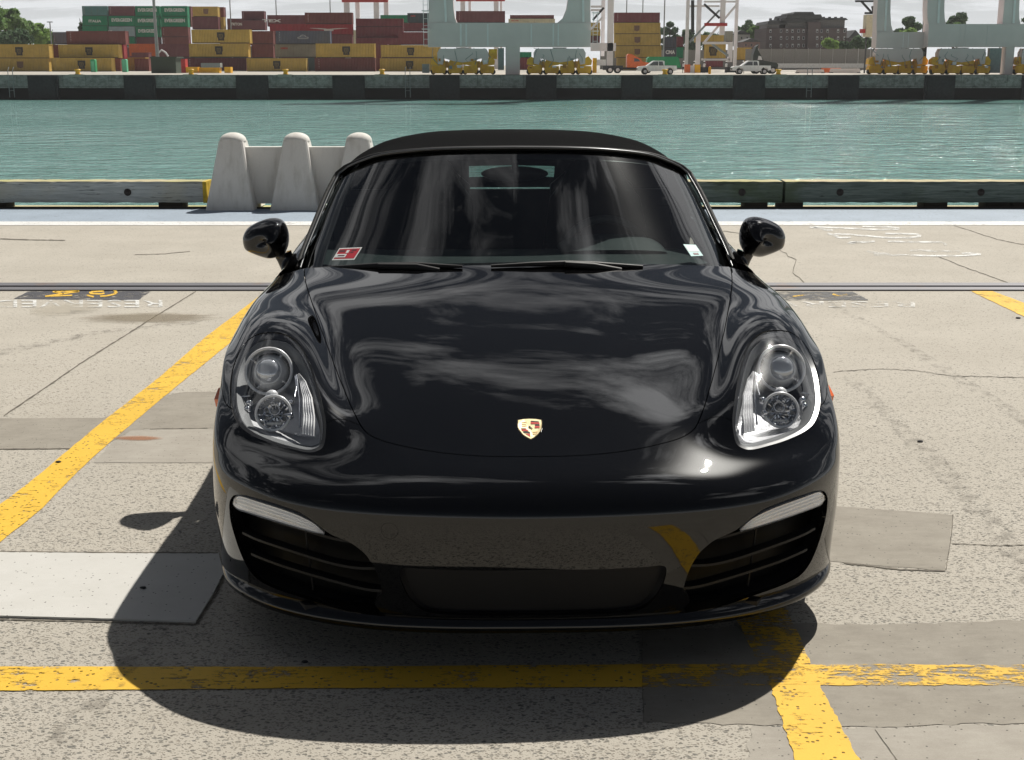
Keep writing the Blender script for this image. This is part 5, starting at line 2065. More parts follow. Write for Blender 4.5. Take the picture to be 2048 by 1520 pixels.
# ---- door mirrors
def mirror(sg):
    root = empty('door_mirror'); root.parent = car
    Y0 = 1.93
    # outline of the shell as seen from the front, left mirror of the photograph
    out_px = [(488, 481), (490, 468), (499, 455), (515, 445), (533, 438.5), (550, 436.5), (563, 440), (571, 448), (577, 462), (579, 478), (577, 496), (570, 507), (556, 513), (540, 515), (521, 510), (503, 503), (492, 496)]
    O = np.array([loc(u, v, Y0) for u, v in out_px])
    O[:, 0] = np.abs(O[:, 0]) * 1.0 + 0.004
    O = smooth_closed(O, 64)
    c = O.mean(0) + np.array([-0.01, 0, 0.008])
    rows_ = []
    for a in np.linspace(0.0, math.pi / 2, 15):
        r = math.cos(a) ** 0.9 if a < math.pi / 2 - .01 else 0.0
        dep = -0.095 * math.sin(a)
        rows_.append([tuple(np.array([(c[0] + (q[0] - c[0]) * r) * sg, Y0 + dep + (q[0] - c[0]) * 0.25 * math.sin(a), c[2] + (q[2] - c[2]) * r - 0.012 * math.sin(a)])) for q in O])
    b = MB()
    back = [(((c[0] + (q[0] - c[0]) * 0.97) * sg), Y0 + .035, c[2] + (q[2] - c[2]) * .97) for q in O]
    b.grid([back] + rows_, close=True)
    b.build('mirror_shell', M_PAINT, root)
    b = MB()
    bk = [(((c[0] + (q[0] - c[0]) * 0.93) * sg), Y0 + .030, c[2] + (q[2] - c[2]) * .93) for q in O]
    b.add(bk, [tuple(range(64))])
    b.build('mirror_glass', M_CHROME, root)
    # arm
    A = [(566, 507, 1.93), (570, 516, 1.93), (576, 529, 1.92), (582, 540, 1.90), (590, 552, 1.88)]
    P_ = []
    for (u, v, y) in A:
        q = loc(u, v, y); P_.append(np.array([abs(q[0]) * sg, q[1], q[2]]))
    b = MB()
    b.tube(P_, [(0.030, 0.034), (0.024, 0.032), (0.021, 0.032), (0.024, 0.036), (0.034, 0.050)], 20)
    b.build('mirror_arm', M_PAINT, root)
    # gloss triangle at the foot of the windscreen pillar
    b = MB()
    b.add([(.770 * sg, 1.66, .875), (.782 * sg, 1.90, .885), (.755 * sg, 1.90, .965), (.80 * sg, 1.86, .86), (.80 * sg, 1.68, .85)], [(0, 1, 2), (0, 3, 1), (0, 4, 3)])
    b.build('sail_panel', M_TRIM, root)


mirror(1); mirror(-1)

# ================================================================ WATER AND FAR QUAY
WZ = -3.3
FQ = 186.0


def m_water():
    N = NT('harbour_water')
    p = N.pos()
    a = N.noise(N.n('ShaderNodeMapping', {'Vector': p, 'Scale': (0.8, 1.0, 1)}).outputs[0], 1.05, 4, 0.60, 0.6)
    b2 = N.noise(N.n('ShaderNodeMapping', {'Vector': p, 'Scale': (0.6, 1.0, 1)}).outputs[0], 0.5, 3, 0.5)
    big = N.noise(p, 0.05, 4, 0.6)
    gust = N.ramp(N.noise(N.n('ShaderNodeMapping', {'Vector': p, 'Scale': (0.5, 1.0, 1)}).outputs[0], 0.035, 4, 0.6), [(0.35, (0.35, 0.35, 0.35)), (0.65, (1, 1, 1))])
    h = N.math('ADD', N.math('MULTIPLY', a, gust), N.math('MULTIPLY', b2, 0.8))
    c = N.mix(big, (0.13, 0.30, 0.27), (0.22, 0.41, 0.38))
    b = N.bsdf(c, 0.06, 0, 0.5, bump=h, bstr=1.0, bdist=0.50)
    N.set(b, 'IOR', 1.33)
    return N.done(b)


M_WATER = m_water()
w_ = MB()
w_.add([(-400, EDGE_Y - 0.2, WZ), (400, EDGE_Y - 0.2, WZ), (400, FQ + 6, WZ), (-400, FQ + 6, WZ)], [(0, 1, 2, 3)])
tag(w_.build('water', M_WATER), kind='structure')

M_DECK = flat('far_quay_deck', (0.40, 0.375, 0.325), 0.9, vscale=0.05, var=0.1)
M_FCON = NT('far_quay_face')
_p = M_FCON.pos()
_a = M_FCON.noise(M_FCON.n('ShaderNodeMapping', {'Vector': _p, 'Scale': (1, 1, 1.3)}).outputs[0], 1.3, 8, 0.78)
_j = M_FCON.n('ShaderNodeTexBrick', {'Vector': M_FCON.n('ShaderNodeMapping', {'Vector': _p, 'Rotation': (math.pi / 2, 0, 0)}).outputs[0], 'Scale': 0.16, 'Mortar Size': 0.006, 'Color1': (1, 1, 1, 1), 'Color2': (.8, .8, .8, 1), 'Mortar': (.25, .25, .25, 1)})
_c = M_FCON.mix(M_FCON.ramp(_a, [(0.38, (0, 0, 0)), (0.62, (1, 1, 1))]), (0.16, 0.15, 0.145), (0.38, 0.36, 0.345))
M_FCON = M_FCON.done(M_FCON.bsdf(M_FCON.mix(0.6, _c, _j.outputs['Color'], 'MULTIPLY'), 0.9, 0, 0.2))
M_FDARK = flat('dark_recess_shade', (0.012, 0.013, 0.014), 0.9, spec=0.1)  # near black: shade of the recess under the quay face put into the colour
M_FENDER = flat('black_rubber_fender', (0.030, 0.032, 0.035), 0.85, spec=0.15, var=0.3)
b = MB()
b.add([(-400, FQ, 0), (400, FQ, 0), (400, 870, 0), (-400, 870, 0)], [(0, 1, 2, 3)])
tag(b.build('far_quay_deck', M_DECK), kind='structure')
b = MB(); b.box(-400, 400, FQ + .02, FQ + 2, -1.75, -.01)
tag(b.build('far_quay_face', M_FCON), kind='structure')
b = MB(); b.box(-400, 400, FQ + 1.2, FQ + 2.2, -5, -1.76)
tag(b.build('far_quay_recess', M_FDARK), kind='structure')
for i, (u0, u1) in enumerate([(56, 116), (248, 310), (472, 536), (665, 729), (859, 919), (1052, 1113), (1243, 1305), (1467, 1530), (1657, 1718), (1850, 1910), (2045, 2105), (-140, -78)]):
    x0, x1 = at(u0, 170, FQ - .4).x, at(u1, 170, FQ - .4).x
    b = MB(); b.box(x0, x1, FQ - .45, FQ, WZ + .05, -.12); b.box(x0 + .3, x1 - .3, FQ - .6, FQ - .45, WZ + .4, -.5)
    o = b.build('dock_fender', M_FENDER)
    w = [k_ + ' from the left' for k_ in ('second', 'third', 'fourth', 'fifth', 'sixth', 'seventh', 'eighth', 'ninth', 'tenth', 'eleventh')]
    lb = 'black fender block on the far quay wall, ' + (['leftmost'] + w + ['at the extreme right edge of the picture'])[i if i < 10 else (11 if i == 10 else 0)] + ('' if 0 < i < 10 else '') if i != 11 else 'black fender block beyond the left picture edge'
    if i == 11:
        bpy.data.objects.remove(o); continue
    tag(o, lb, 'dock fender', 'fender blocks along the far quay')

MC = {}


def cmat(key, col):
    if key in MC:
        return MC[key]
    N = NT(key + '_container_paint')
    tc = N.n('ShaderNodeTexCoord').outputs['Object']
    w = N.n('ShaderNodeTexWave', {'Vector': tc, 'Scale': 1.1, 'Distortion': 0.0}, wave_profile='SIN', bands_direction='X')
    n = N.noise(tc, 0.6, 6, 0.65)
    st = N.noise(N.n('ShaderNodeMapping', {'Vector': tc, 'Scale': (3, 3, .4)}).outputs[0], 1.0, 4)
    c = N.mix(N.ramp(n, [(.3, (0, 0, 0)), (.7, (1, 1, 1))]), tuple(k * .82 for k in col), tuple(min(1, k * 1.12) for k in col))
    c = N.mix(N.math('MULTIPLY', N.ramp(st, [(.55, (0, 0, 0)), (.75, (1, 1, 1))]), 0.3), c, (0.16, 0.10, 0.07))
    MC[key] = N.done(N.bsdf(c, 0.65, 0, 0.3, bump=w.outputs['Fac'], bstr=0.8, bdist=0.05))
    return MC[key]


CCOL = {'yellow': (0.56, 0.38, 0.085), 'maroon': (0.17, 0.055, 0.062), 'brown': (0.20, 0.060, 0.052), 'red': (0.34, 0.035, 0.045), 'green': (0.012, 0.24, 0.115),
        'teal': (0.10, 0.235, 0.225), 'blue': (0.105, 0.125, 0.185), 'navy': (0.055, 0.062, 0.085), 'grey': (0.36, 0.36, 0.33), 'cream': (0.62, 0.58, 0.42),
        'orange': (0.62, 0.13, 0.025), 'lilac': (0.155, 0.155, 0.235), 'slate': (0.06, 0.085, 0.095), 'palegrey': (0.33, 0.42, 0.45), 'wine': (0.20, 0.048, 0.058)}
M_MARKD = flat('dark_marking', (0.035, 0.028, 0.02), 0.7)
M_MARKW = flat('white_marking', (0.72, 0.72, 0.70), 0.7)
M_MARKR = flat('red_marking', (0.55, 0.06, 0.05), 0.7)
M_MARKG = flat('grey_marking', (0.42, 0.45, 0.50), 0.7)
M_POSTD = flat('container_seam_dark', (0.03, 0.025, 0.025), 0.8)
_txt = {}


def tmesh(s):
    if s not in _txt:
        _txt[s] = text_mesh(s, 1.0, bold=0.04)
    return _txt[s]


def container(u0, u1, v0, v1, Y, key, label, logo=None, lu=None, depth=2.44, group='stacked shipping containers'):
    if v1 < 140:
        v1 += 0.5
    p0, p1 = at(u0, v1, Y), at(u1, v0, Y)
    w, h = p1.x - p0.x, p1.z - p0.z
    root = empty('shipping_container', ((p0.x + p1.x) / 2, Y, max(0.02, p0.z)))
    h = p1.z - max(0.02, p0.z) - 0.002
    b = MB()
    e = .07
    b.box(-w / 2 + e, w / 2 - e, e, depth - e, .05, h - .02)
    for sx in (-1, 1):
        for yy in (0, depth - .14):
            b.box(sx * w / 2 - (0 if sx < 0 else .16), sx * w / 2 + (.16 if sx < 0 else 0), yy, yy + .14, 0, h)
    for zz in (0.0, h - .12):
        b.box(-w / 2 + .16, w / 2 - .16, 0.005, .12, zz + .003, zz + .115, 1 if zz == 0 else 0)
        b.box(-w / 2 + .16, w / 2 - .16, depth - .12, depth - .005, zz + .003, zz + .115)
        for sx in (-1, 1):
            b.box(sx * w / 2 - (-.005 if sx < 0 else .115), sx * w / 2 + (.115 if sx < 0 else -.005), .14, depth - .14, zz + .003, zz + .115)
    b.build('container_body', [cmat(key, CCOL[key]), M_POSTD], root)
    lx = ((at(lu, v0, Y).x if lu is not None else (p0.x + p1.x) / 2) - (p0.x + p1.x) / 2)
    yl = e - .012

    def plate(x0, x1, z0, z1, mi, b_):
        b_.box(x0, x1, yl - .02, yl, z0, z1, mi)
    if logo == 'shield':
        s = h * .30
        q = MB()
        z = h * .50
        q.prism([(lx - s * .95, z + s), (lx + s * .95, z + s), (lx + s * .95, z - .25 * s), (lx + s * .75, z - .3 * s), (lx + s * .78, z - s * 1.0), (lx - s * .70, z - s * 1.0), (lx - s * .75, z - .3 * s), (lx - s * .95, z - .25 * s)], yl - .03, yl - .005, 0)
        me = tmesh('m')
        for (dx, dz, t_, sc) in ((0, .30, 'm', 1.5), (0, -.38, 'sc', .95)):
            me = tmesh(t_)
            k0 = len(q.v)
            vs = [(lx + v.co.x * s * sc, yl - .045, z + dz * s + v.co.y * s * sc) for v in me.vertices]
            q.add(vs, [tuple(p.vertices) for p in me.polygons], 1)
        q.build('logo', [M_MARKD, MYL], root, fix=False)
    elif logo == 'fadedshield':
        s = h * .26
        q = MB(); q.prism([(lx - s, h * .5 + s), (lx + s, h * .5 + s), (lx + s * .9, h * .5 - s * .7), (lx, h * .5 - s), (lx - s * .9, h * .5 - s * .7)], yl - .03, yl - .005)
        q.build('logo', MFS, root)
    elif logo == 'side':
        q = MB(); x = -w / 2 + w * .07
        for k in range(6):
            plate(x - .09, x + .09, h * (.88 - k * .12) - .10, h * (.88 - k * .12), 0, q)
        q.build('code_marking', MLET, root)
    elif logo == 'car':
        q = MB()
        pts_ = [(-.9, -.25), (-.95, .05), (-.6, .12), (-.35, .5), (0, .62), (.35, .5), (.6, .12), (.95, .05), (.9, -.25)]
        for i in range(len(pts_) - 1):
            q.bar((pts_[i][0] * 1.05, yl - .02, h * .5 + pts_[i][1] * .75), (pts_[i + 1][0] * 1.05, yl - .02, h * .5 + pts_[i + 1][1] * .75), .13, .03)
        q.bar((-.6, yl - .02, h * .5 + .1), (.6, yl - .02, h * .5 + .1), .10, .03)
        q.bar((-.9, yl - .02, h * .5 - .2), (.9, yl - .02, h * .5 - .2), .12, .03)
        q.build('logo', M_MARKG, root)
        q = MB(); x = -w / 2 + w * .07
        for k in range(6):
            plate(x - .09, x + .09, h * (.88 - k * .12) - .10, h * (.88 - k * .12), 0, q)
        q.build('code_marking', M_MARKG, root)
    elif logo and logo[0] in '=~!':
        me = tmesh(logo[1:])
        co = np.array([v.co[:] for v in me.vertices]); mn, mx = co.min(0), co.max(0)
        W_ = {'=': .78, '~': .5, '!': .16}[logo[0]] * w
        H_ = {'=': .34, '~': .26, '!': .16}[logo[0]] * h
        z = {'=': .62, '~': .5, '!': .70}[logo[0]] * h
        vs = [((c[0] - mn[0]) / (mx[0] - mn[0]) * W_ - W_ / 2 + lx, yl - .02, (c[1] - mn[1]) / (mx[1] - mn[1]) * H_ - H_ / 2 + z) for c in co]
        q = MB(); q.add(vs, [tuple(p.vertices) for p in me.polygons])
        q.build('lettering', M_MARKR if logo[0] == '!' else M_MARKW, root, fix=False)
    tag(root, label, 'container', group)
    return root


MYL = flat('yellow_marking', (0.16, 0.115, 0.04), 0.7)
MFS = flat('faded_marking', (0.20, 0.11, 0.06), 0.7)
MLET = flat('pinkish_code_marking', (0.50, 0.38, 0.37), 0.7)

T_ = [
    (612, 640, 100, 143, 270, 'slate', 'dark slate container in the gap beside the long red-brown one on the quay', None, None),
    (742, 775, 88, 143, 268, 'maroon', 'dark plum container in the gap left of the pair at the crane leg', None, None),
    (700, 722, 60, 92, 330, 'cream', 'pale container end standing in the gap left of the wine-brown stack', None, None),
    (440, 560, 62, 90, 340, 'maroon', 'plum container far back behind the golden pair', None, None),
    (100, 330, 94, 140, 345, 'maroon', 'large dark row of containers far back behind the mustard ones', None, None),
    (330, 560, 92, 141, 346, 'slate', 'dark row of containers far back behind the golden pair', None, None),
    (560, 880, 92, 141, 347, 'maroon', 'dark row of containers far back behind the grey reefer and the crane leg', None, None),
    (-24, 97, 88.5, 116, 258, 'yellow', 'mustard container with dark shield logo, upper of two at the left picture edge', 'shield', 37),
    (-26, 97, 116.5, 143, 258, 'yellow', 'mustard container with faded brown logo, lower of two at the left picture edge', 'fadedshield', 39),
    (118, 236, 89, 115.3, 258, 'yellow', 'mustard container with dark logo under the long brown container, beside a narrow maroon gap', 'shield', 177),
    (104, 222, 115.5, 143, 256, 'yellow', 'mustard container with dark logo on the quay behind the first green booth', 'shield', 162),
    (104, 150, 89, 114, 264, 'maroon', 'maroon container showing only as a narrow strip between two mustard ones', None, None),
    (107, 134, 64, 88, 264, 'lilac', 'short lilac-grey container left of the long brown one', 'side', None),
    (134, 250, 62, 88.5, 259, 'brown', 'long red-brown container lying on top of mustard ones at the left', 'side', None),
    (160, 247, 89, 117, 266, 'red', 'bright red container whose end shows beneath the long red-brown one', None, None),
    (200, 240, 117, 143, 262, 'brown', 'rust-red container end between the two green booths', None, None),
    (165, 214, 12, 31.5, 335, 'teal', 'weathered teal container on top of the leftmost green stack', 'side', None),
    (165.5, 214, 32, 51.5, 335, 'green', 'green container with small white lettering, second from top of the leftmost green stack', '~ITALIA', None),
    (165.5, 214, 52, 72, 335, 'green', 'green container third from top of the leftmost green stack, no lettering showing', None, None),
    (165.5, 214, 72, 92, 335, 'green', 'green container half hidden low in the leftmost green stack', None, None),
    (218, 268, 12, 31.5, 335, 'maroon', 'dark maroon container on top of the second green stack', 'side', None),
    (218, 269, 32, 52.5, 335, 'green', 'green container with white lettering directly below the dark maroon top one', '=EVERGREEN', None),
    (219, 269, 53, 73, 335, 'palegrey', 'pale blue-grey container in the middle of the second green stack', '~k', 229),
    (220, 269, 73.5, 93, 335, 'green', 'green container under the pale blue-grey one', '~EVER', None),
    (271, 318, 12, 32.5, 335, 'green', 'green container with white lettering, topmost just left of the lamp mast', '=EVERGREEN', None),
    (271, 318, 33, 53.5, 335, 'green', 'green container with white lettering, second from top just left of the lamp mast', '=EVERGREEN', None),
    (272, 318, 54, 74, 335, 'green', 'green container with white lettering, third from top behind the lamp mast', '=EVERGREEN', None),
    (274, 318, 74.5, 94, 335, 'maroon', 'maroon container at the bottom of the lettered stack left of the mast', None, None),
    (324, 374, 12, 32.5, 335, 'green', 'bright green lettered container, topmost right of the lamp mast', '=EVERGREEN', None),
    (324, 375, 33, 53.5, 335, 'green', 'bright green lettered container, second right of the lamp mast', '=EVERGREEN', None),
    (324, 376, 54, 73.5, 335, 'brown', 'red-brown container below the bright green pair', 'side', None),
    (325, 377, 74, 94, 335, 'brown', 'red-brown container, lowest showing below the bright green pair', 'side', None),
    (300, 381, 12.5, 53, 342, 'brown', 'rusty container end just behind the bright green pair', None, None),
    (259, 311, 87.5, 113, 300, 'orange', 'bright orange container beside the dark green hut', None, None),
    (264, 297, 105, 116, 292, 'maroon', 'small maroon container in front of the orange one', None, None),
    (253, 291, 115, 143, 268, 'yellow', 'short mustard container between the second green booth and the dark hut', None, None),
    (270, 297, 117, 144, 266, 'brown', 'brown container end against the left side of the dark hut', None, None),
    (318, 378, 87.5, 114, 300, 'maroon', 'dark plum container just right of the foot of the lamp mast', None, None),
    (386, 435, 13, 33, 318, 'yellow', 'dull mustard container topmost beside the green stacks', 'fadedshield', 411),
    (388, 447, 14, 34, 324, 'brown', 'brown container end showing behind the topmost dull mustard one', None, None),
    (385, 436, 33.5, 58, 318, 'maroon', 'plum container under the topmost dull mustard one', None, None),
    (400, 447, 34, 58, 321, 'yellow', 'pale mustard container end showing behind the plum one', None, None),
    (384, 499, 59, 86, 257, 'yellow', 'golden container with dark logo, upper of a pair above the blue-black long one', 'shield', 441),
    (379, 496, 87, 114, 257, 'yellow', 'golden container with dark logo, lower of a pair above a long plum one', 'shield', 437),
    (372, 492, 115.5, 142, 258, 'maroon', 'long plum container on the quay behind the yellow winch', 'side', None),
    (455, 500, 37, 59, 322, 'maroon', 'plum container with small white lettering under a lamp pole', '~TRITON', 472),
    (484, 528, 22, 40, 318, 'maroon', 'plum container, topmost of a short stack right of the thin lamp pole', 'side', None),
    (486, 530, 40.5, 60, 316, 'maroon', 'plum container below the topmost one right of the thin lamp pole', None, None),
    (504, 546, 62, 87.5, 275, 'brown', 'red-brown container, upper of two beside the golden pair', None, None),
    (504, 546, 88, 115, 275, 'brown', 'red-brown container, lower of two beside the golden pair', None, None),
    (494, 612, 116.5, 143.5, 256, 'yellow', 'mustard container with dark logo on the quay in front of the grey reefer', 'shield', 553),
    (535, 611, 30, 52.5, 300, 'maroon', 'long plum container topmost above the red one', '~TEX', 543),
    (610, 704, 25, 47.5, 285, 'brown', 'brown container topmost above the red one, right half', 'side', None),
    (540, 704, 48, 69.5, 288, 'red', 'bright wine-red container with a small white emblem', '~Y', 657),
    (552, 660, 61.5, 88, 262, 'blue', 'slate-blue container with a pale car-shaped logo', 'car', 606),
    (640, 704, 70, 88, 280, 'maroon', 'plum container right of the slate-blue one', None, None),
    (551, 640, 88.5, 114.5, 264, 'grey', 'grey refrigerated container with red lettering', '!HAMBURG', 568),
    (632, 749, 87, 115, 257, 'yellow', 'golden container with dark logo covering the end of the grey one', 'shield', 692),
    (630, 750, 116, 143.5, 257, 'brown', 'long red-brown container on the quay under a golden one', 'side', None),
    (712, 806, 37, 53.5, 290, 'wine', 'wine-brown container, top of three left of the big crane', None, None),
    (712, 806, 54, 74.5, 290, 'wine', 'wine-brown container, middle of three left of the big crane', None, None),
    (712, 800, 75, 90, 289, 'wine', 'wine-brown container, bottom of three left of the big crane', None, None),
    (761, 815, 30, 45, 330, 'green', 'dark green container peeping over the wine-brown ones', None, None),
    (815, 870, 26, 45, 310, 'slate', 'dark slate container with orange lettering beside the crane leg', '!HAPAG', 826),
    (808, 880, 46, 62.5, 300, 'wine', 'wine container below the dark slate one', None, None),
    (797, 880, 64, 89, 280, 'wine', 'wine container just above the golden pair at the crane leg', None, None),
    (762, 880, 90, 115, 257, 'yellow', 'golden container with dark logo, upper of the pair at the crane leg', 'shield', 821),
    (760, 880, 116.5, 143, 257, 'yellow', 'golden container with dark logo, lower of the pair at the crane leg', 'shield', 819),
    (912, 1010, 22, 45, 300, 'maroon', 'plum container seen through the gantry above the grey crane beam', 'side', None),
    (1020, 1108, 30, 37, 310, 'maroon', 'plum container lying on the cream one above the crane beam', None, None),
    (1017, 1110, 37.5, 50, 305, 'cream', 'cream container with red lettering above the crane beam', '!SEALAND', 1030),
    (1160, 1200, 45, 58, 290, 'yellow', 'mustard container in the gap right of the crane beam, upper', None, None),
    (1160, 1201, 58.5, 72, 290, 'yellow', 'mustard container in the gap right of the crane beam, lower', None, None),
    (1160, 1200, 72.5, 85, 290, 'maroon', 'plum container in the gap right of the crane beam', None, None),
    (1229, 1320, 25, 45, 290, 'wine', 'wine container on top of the tall mustard stack', 'side', None),
    (1229, 1321, 45.5, 67.5, 290, 'yellow', 'mustard container with brown logo, first below the wine one of the tall stack', 'fadedshield', 1274),
    (1229, 1322, 68, 91.5, 290, 'yellow', 'mustard container with brown logo, second below the wine one of the tall stack', 'fadedshield', 1275),
    (1231, 1323, 92, 115, 290, 'yellow', 'mustard container with brown logo, third below the wine one of the tall stack', 'fadedshield', 1275),
    (1234, 1323, 115.5, 141, 290, 'yellow', 'mustard container at the foot of the tall stack behind the orange lorry', None, None),
    (1328, 1353, 74, 95, 280, 'navy', 'dark navy container, upper one beside the tall mustard stack', None, None),
    (1328, 1353, 95.5, 118, 280, 'navy', 'dark navy container with white lettering beside the tall mustard stack', '=CMA', None),
    (1353, 1367, 73, 94, 283, 'wine', 'narrow wine container behind the white gantry leg', 'side', None),
    (1353, 1367, 94.5, 116, 283, 'green', 'narrow green container behind the white gantry leg', None, None),
    (1411, 1452, 87, 117, 270, 'yellow', 'mustard container with dark logo held between the white gantry legs', 'shield', 1427),
    (1391, 1452, 70, 84, 290, 'yellow', 'mustard container behind the red cross bar of the white gantry', None, None),
    (1451, 1466, 62, 83, 285, 'grey', 'narrow grey container right of the red cross bar', None, None),
    (1470, 1503, 95, 120, 280, 'yellow', 'mustard container right of the last white gantry leg', None, None),
    (1490, 1516, 121, 132, 275, 'yellow', 'low olive container behind the second white pickup', None, None),
    (1040, 1063, 104, 115, 250, 'green', 'green container glimpsed under the crane beam', None, None),
    (1040, 1066, 115, 140, 251, 'wine', 'wine container glimpsed under the crane beam', None, None),
    (1413, 1446, 122, 134, 258, 'wine', 'low wine container on a chassis between the white gantry legs', None, None),
]
for r_ in T_:
    container(*r_[:6], r_[6], r_[7], r_[8])

# ---- green booths, hut, winch and small gear on the deck
M_MINT = flat('mint_plastic', (0.12, 0.52, 0.30), 0.4)
M_GRN = flat('green_plastic', (0.01, 0.33, 0.12), 0.4)
M_HUT = flat('dark_green_hut', (0.045, 0.065, 0.045), 0.7)
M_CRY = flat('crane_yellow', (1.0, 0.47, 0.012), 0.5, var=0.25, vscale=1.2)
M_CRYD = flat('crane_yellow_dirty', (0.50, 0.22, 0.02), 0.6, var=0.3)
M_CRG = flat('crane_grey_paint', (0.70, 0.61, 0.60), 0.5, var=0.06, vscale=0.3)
M_CRGD = flat('crane_dark_grey_steel', (0.26, 0.30, 0.30), 0.6)  # darker grey for hoses, guides and small gear
M_CRW = flat('gantry_pale_paint', (0.80, 0.77, 0.78), 0.5, var=0.08, vscale=0.5)
M_CRR = flat('gantry_red', (0.45, 0.03, 0.03), 0.5)
M_POLE = flat('galvanised_pole', (0.32, 0.34, 0.34), 0.5, 0.3)
M_DKS = flat('dark_steel', (0.035, 0.038, 0.042), 0.6)
M_WHITE = flat('white_vehicle_paint', (0.95, 0.95, 0.95), 0.3)
M_ORV = flat('orange_cab_paint', (0.78, 0.16, 0.03), 0.35)
M_GLD = flat('dark_vehicle_glass', (0.02, 0.025, 0.03), 0.08, spec=0.8)
M_TYRE = flat('far_tyre', (0.015, 0.015, 0.016), 0.8)
for (u0, u1, m_, lb) in ((181, 190.5, M_GRN, 'slim green booth in front of a mustard container'), (243.5, 253, M_MINT, 'slim mint booth beside a rust-red container end')):
    x0, x1 = at(u0, 130, 240).x, at(u1, 130, 240).x
    b = MB(); h = at(u0, 118.5, 240).z
    b.slab([(x0, 240), (x1, 240), (x1, 241), (x0, 241)], 0.02, h * .93)
    o = empty('portable_booth', ((x0 + x1) / 2, 240.5, 0)); tag(o, lb, 'booth')
    b.v = [(a - o.location.x, c - 240.5, d) for a, c, d in b.v]
    b.build('walls', m_, o)
    b = MB(); w2 = (x1 - x0) / 2
    b.prism([(-w2, h * .93), (w2, h * .93), (w2 * .6, h), (-w2 * .6, h)], -.5, .5); b.build('booth_roof', m_, o)
    b = MB(); b.box(-w2 * .7, w2 * .6, -.52, -.5, .1, h * .85); b.build('door', M_MINT, o)


def pbox(b, u0, u1, v0, v1, Y, d, mi=0, dy=0.0, ox=0.0):
    p0, p1 = at(u0, v1, Y), at(u1, v0, Y)
    b.box(p0.x - ox, p1.x - ox, dy, dy + d, p0.z, p1.z, mi)


def thing_at(name, u, Y, label, cat, group=None):
    o = empty(name, (at(u, 140, Y).x, Y, 0))
    return tag(o, label, cat, group)


o = thing_at('storage_hut', 325, 215, 'dark green box hut on the far quay at the foot of the lamp mast', 'hut')
b = MB(); pbox(b, 303, 351, 116, 146.5, 215, 4, 0, 0, o.location.x); b.build('walls', M_HUT, o)
b = MB(); pbox(b, 300, 354, 113.5, 116, 215, 4.4, 0, -.2, o.location.x); b.build('hut_roof', M_HUT, o)
o = thing_at('lamp_mast', 317, 222, 'tall grey lamp mast rising out of the picture behind the dark hut', 'lamp mast')
x = 0.0
b = MB(); b.tube([(0, 0, 0), (-.1, 0, 8), (-.25, 0, 40)], [.32, .24, .12], 12); b.build('pole', M_POLE, o)
b = MB(); b.tube([(.1, 0, 3.1), (.7, 0, 3.6), (1.3, 0, 3.2), (1.7, 0, 2.6)], .14, 8); b.build('cable_arm', M_CRW, o)

o = thing_at('yellow_winch', 415, 205, 'pale yellow winch housing with a grey hood on the far quay', 'winch')
for (u0, u1, v0, v1, m_, nm) in ((372, 395, 134, 146, M_CRY, 'drum'), (398, 438, 135, 146, M_CRY, 'housing'), (402, 440, 126, 135, M_CRGD, 'hood'), (449, 461, 134, 146, M_CREAM if False else M_CRY, 'end_box'), (363, 370, 118, 146, M_CRR, 'control_post')):
    b = MB(); pbox(b, u0, u1, v0, v1, 205, 1.6, 0, 0, o.location.x); b.build(nm, m_, o)

for i, (u, lb) in enumerate(((155, 'near the left end'), (382, 'beside the dark hut'), (571, 'below the grey container'), (764, 'left of the first big crane'), (1330, 'by the white pickup'), (1557, 'in front of the concrete wall'))):
    o = thing_at('mooring_bollard', u, FQ + .8, 'yellow mooring bollard on the far quay edge, ' + lb, 'bollard', 'mooring bollards on the far quay')
    b = MB(); b.lathe([(.42, 0), (.30, .2), (.30, .45), (.45, .6), (.36, .72), (.0001, .74)], (0, 0, .02), 'z', 14); b.build('bollard_head', M_CRY, o)
    b = MB(); b.box(-.95, .95, -.85, -.02, -.28, .06); b.build('bollard_base', M_PATCH2, o)
for u, lb in ((20, 'at the left picture edge'), (815, 'left of the first big crane'), (1620, 'right of the dark lorry')):
    o = thing_at('quay_ladder', u, FQ - .15, 'thin grey ladder down the far quay wall ' + lb, 'ladder', 'ladders on the far quay')
    for sx in (-.32, .32):
        b = MB(); b.tube([(sx, 0, -3.0), (sx, 0, .6), (sx, .5, 1.0)], .05, 6); b.build('rail', M_POLE, o)
    b = MB()
    b = MB(); b.bar((-.32, 0, -.3), (.32, 0, -.3), .05); b.build('rung', M_POLE, o)
    for z in (-.9, -1.5, -2.1):
        b = MB(); b.bar((-.32, 0, z), (.32, 0, z), .05); b.build('rung', M_POLE, o)


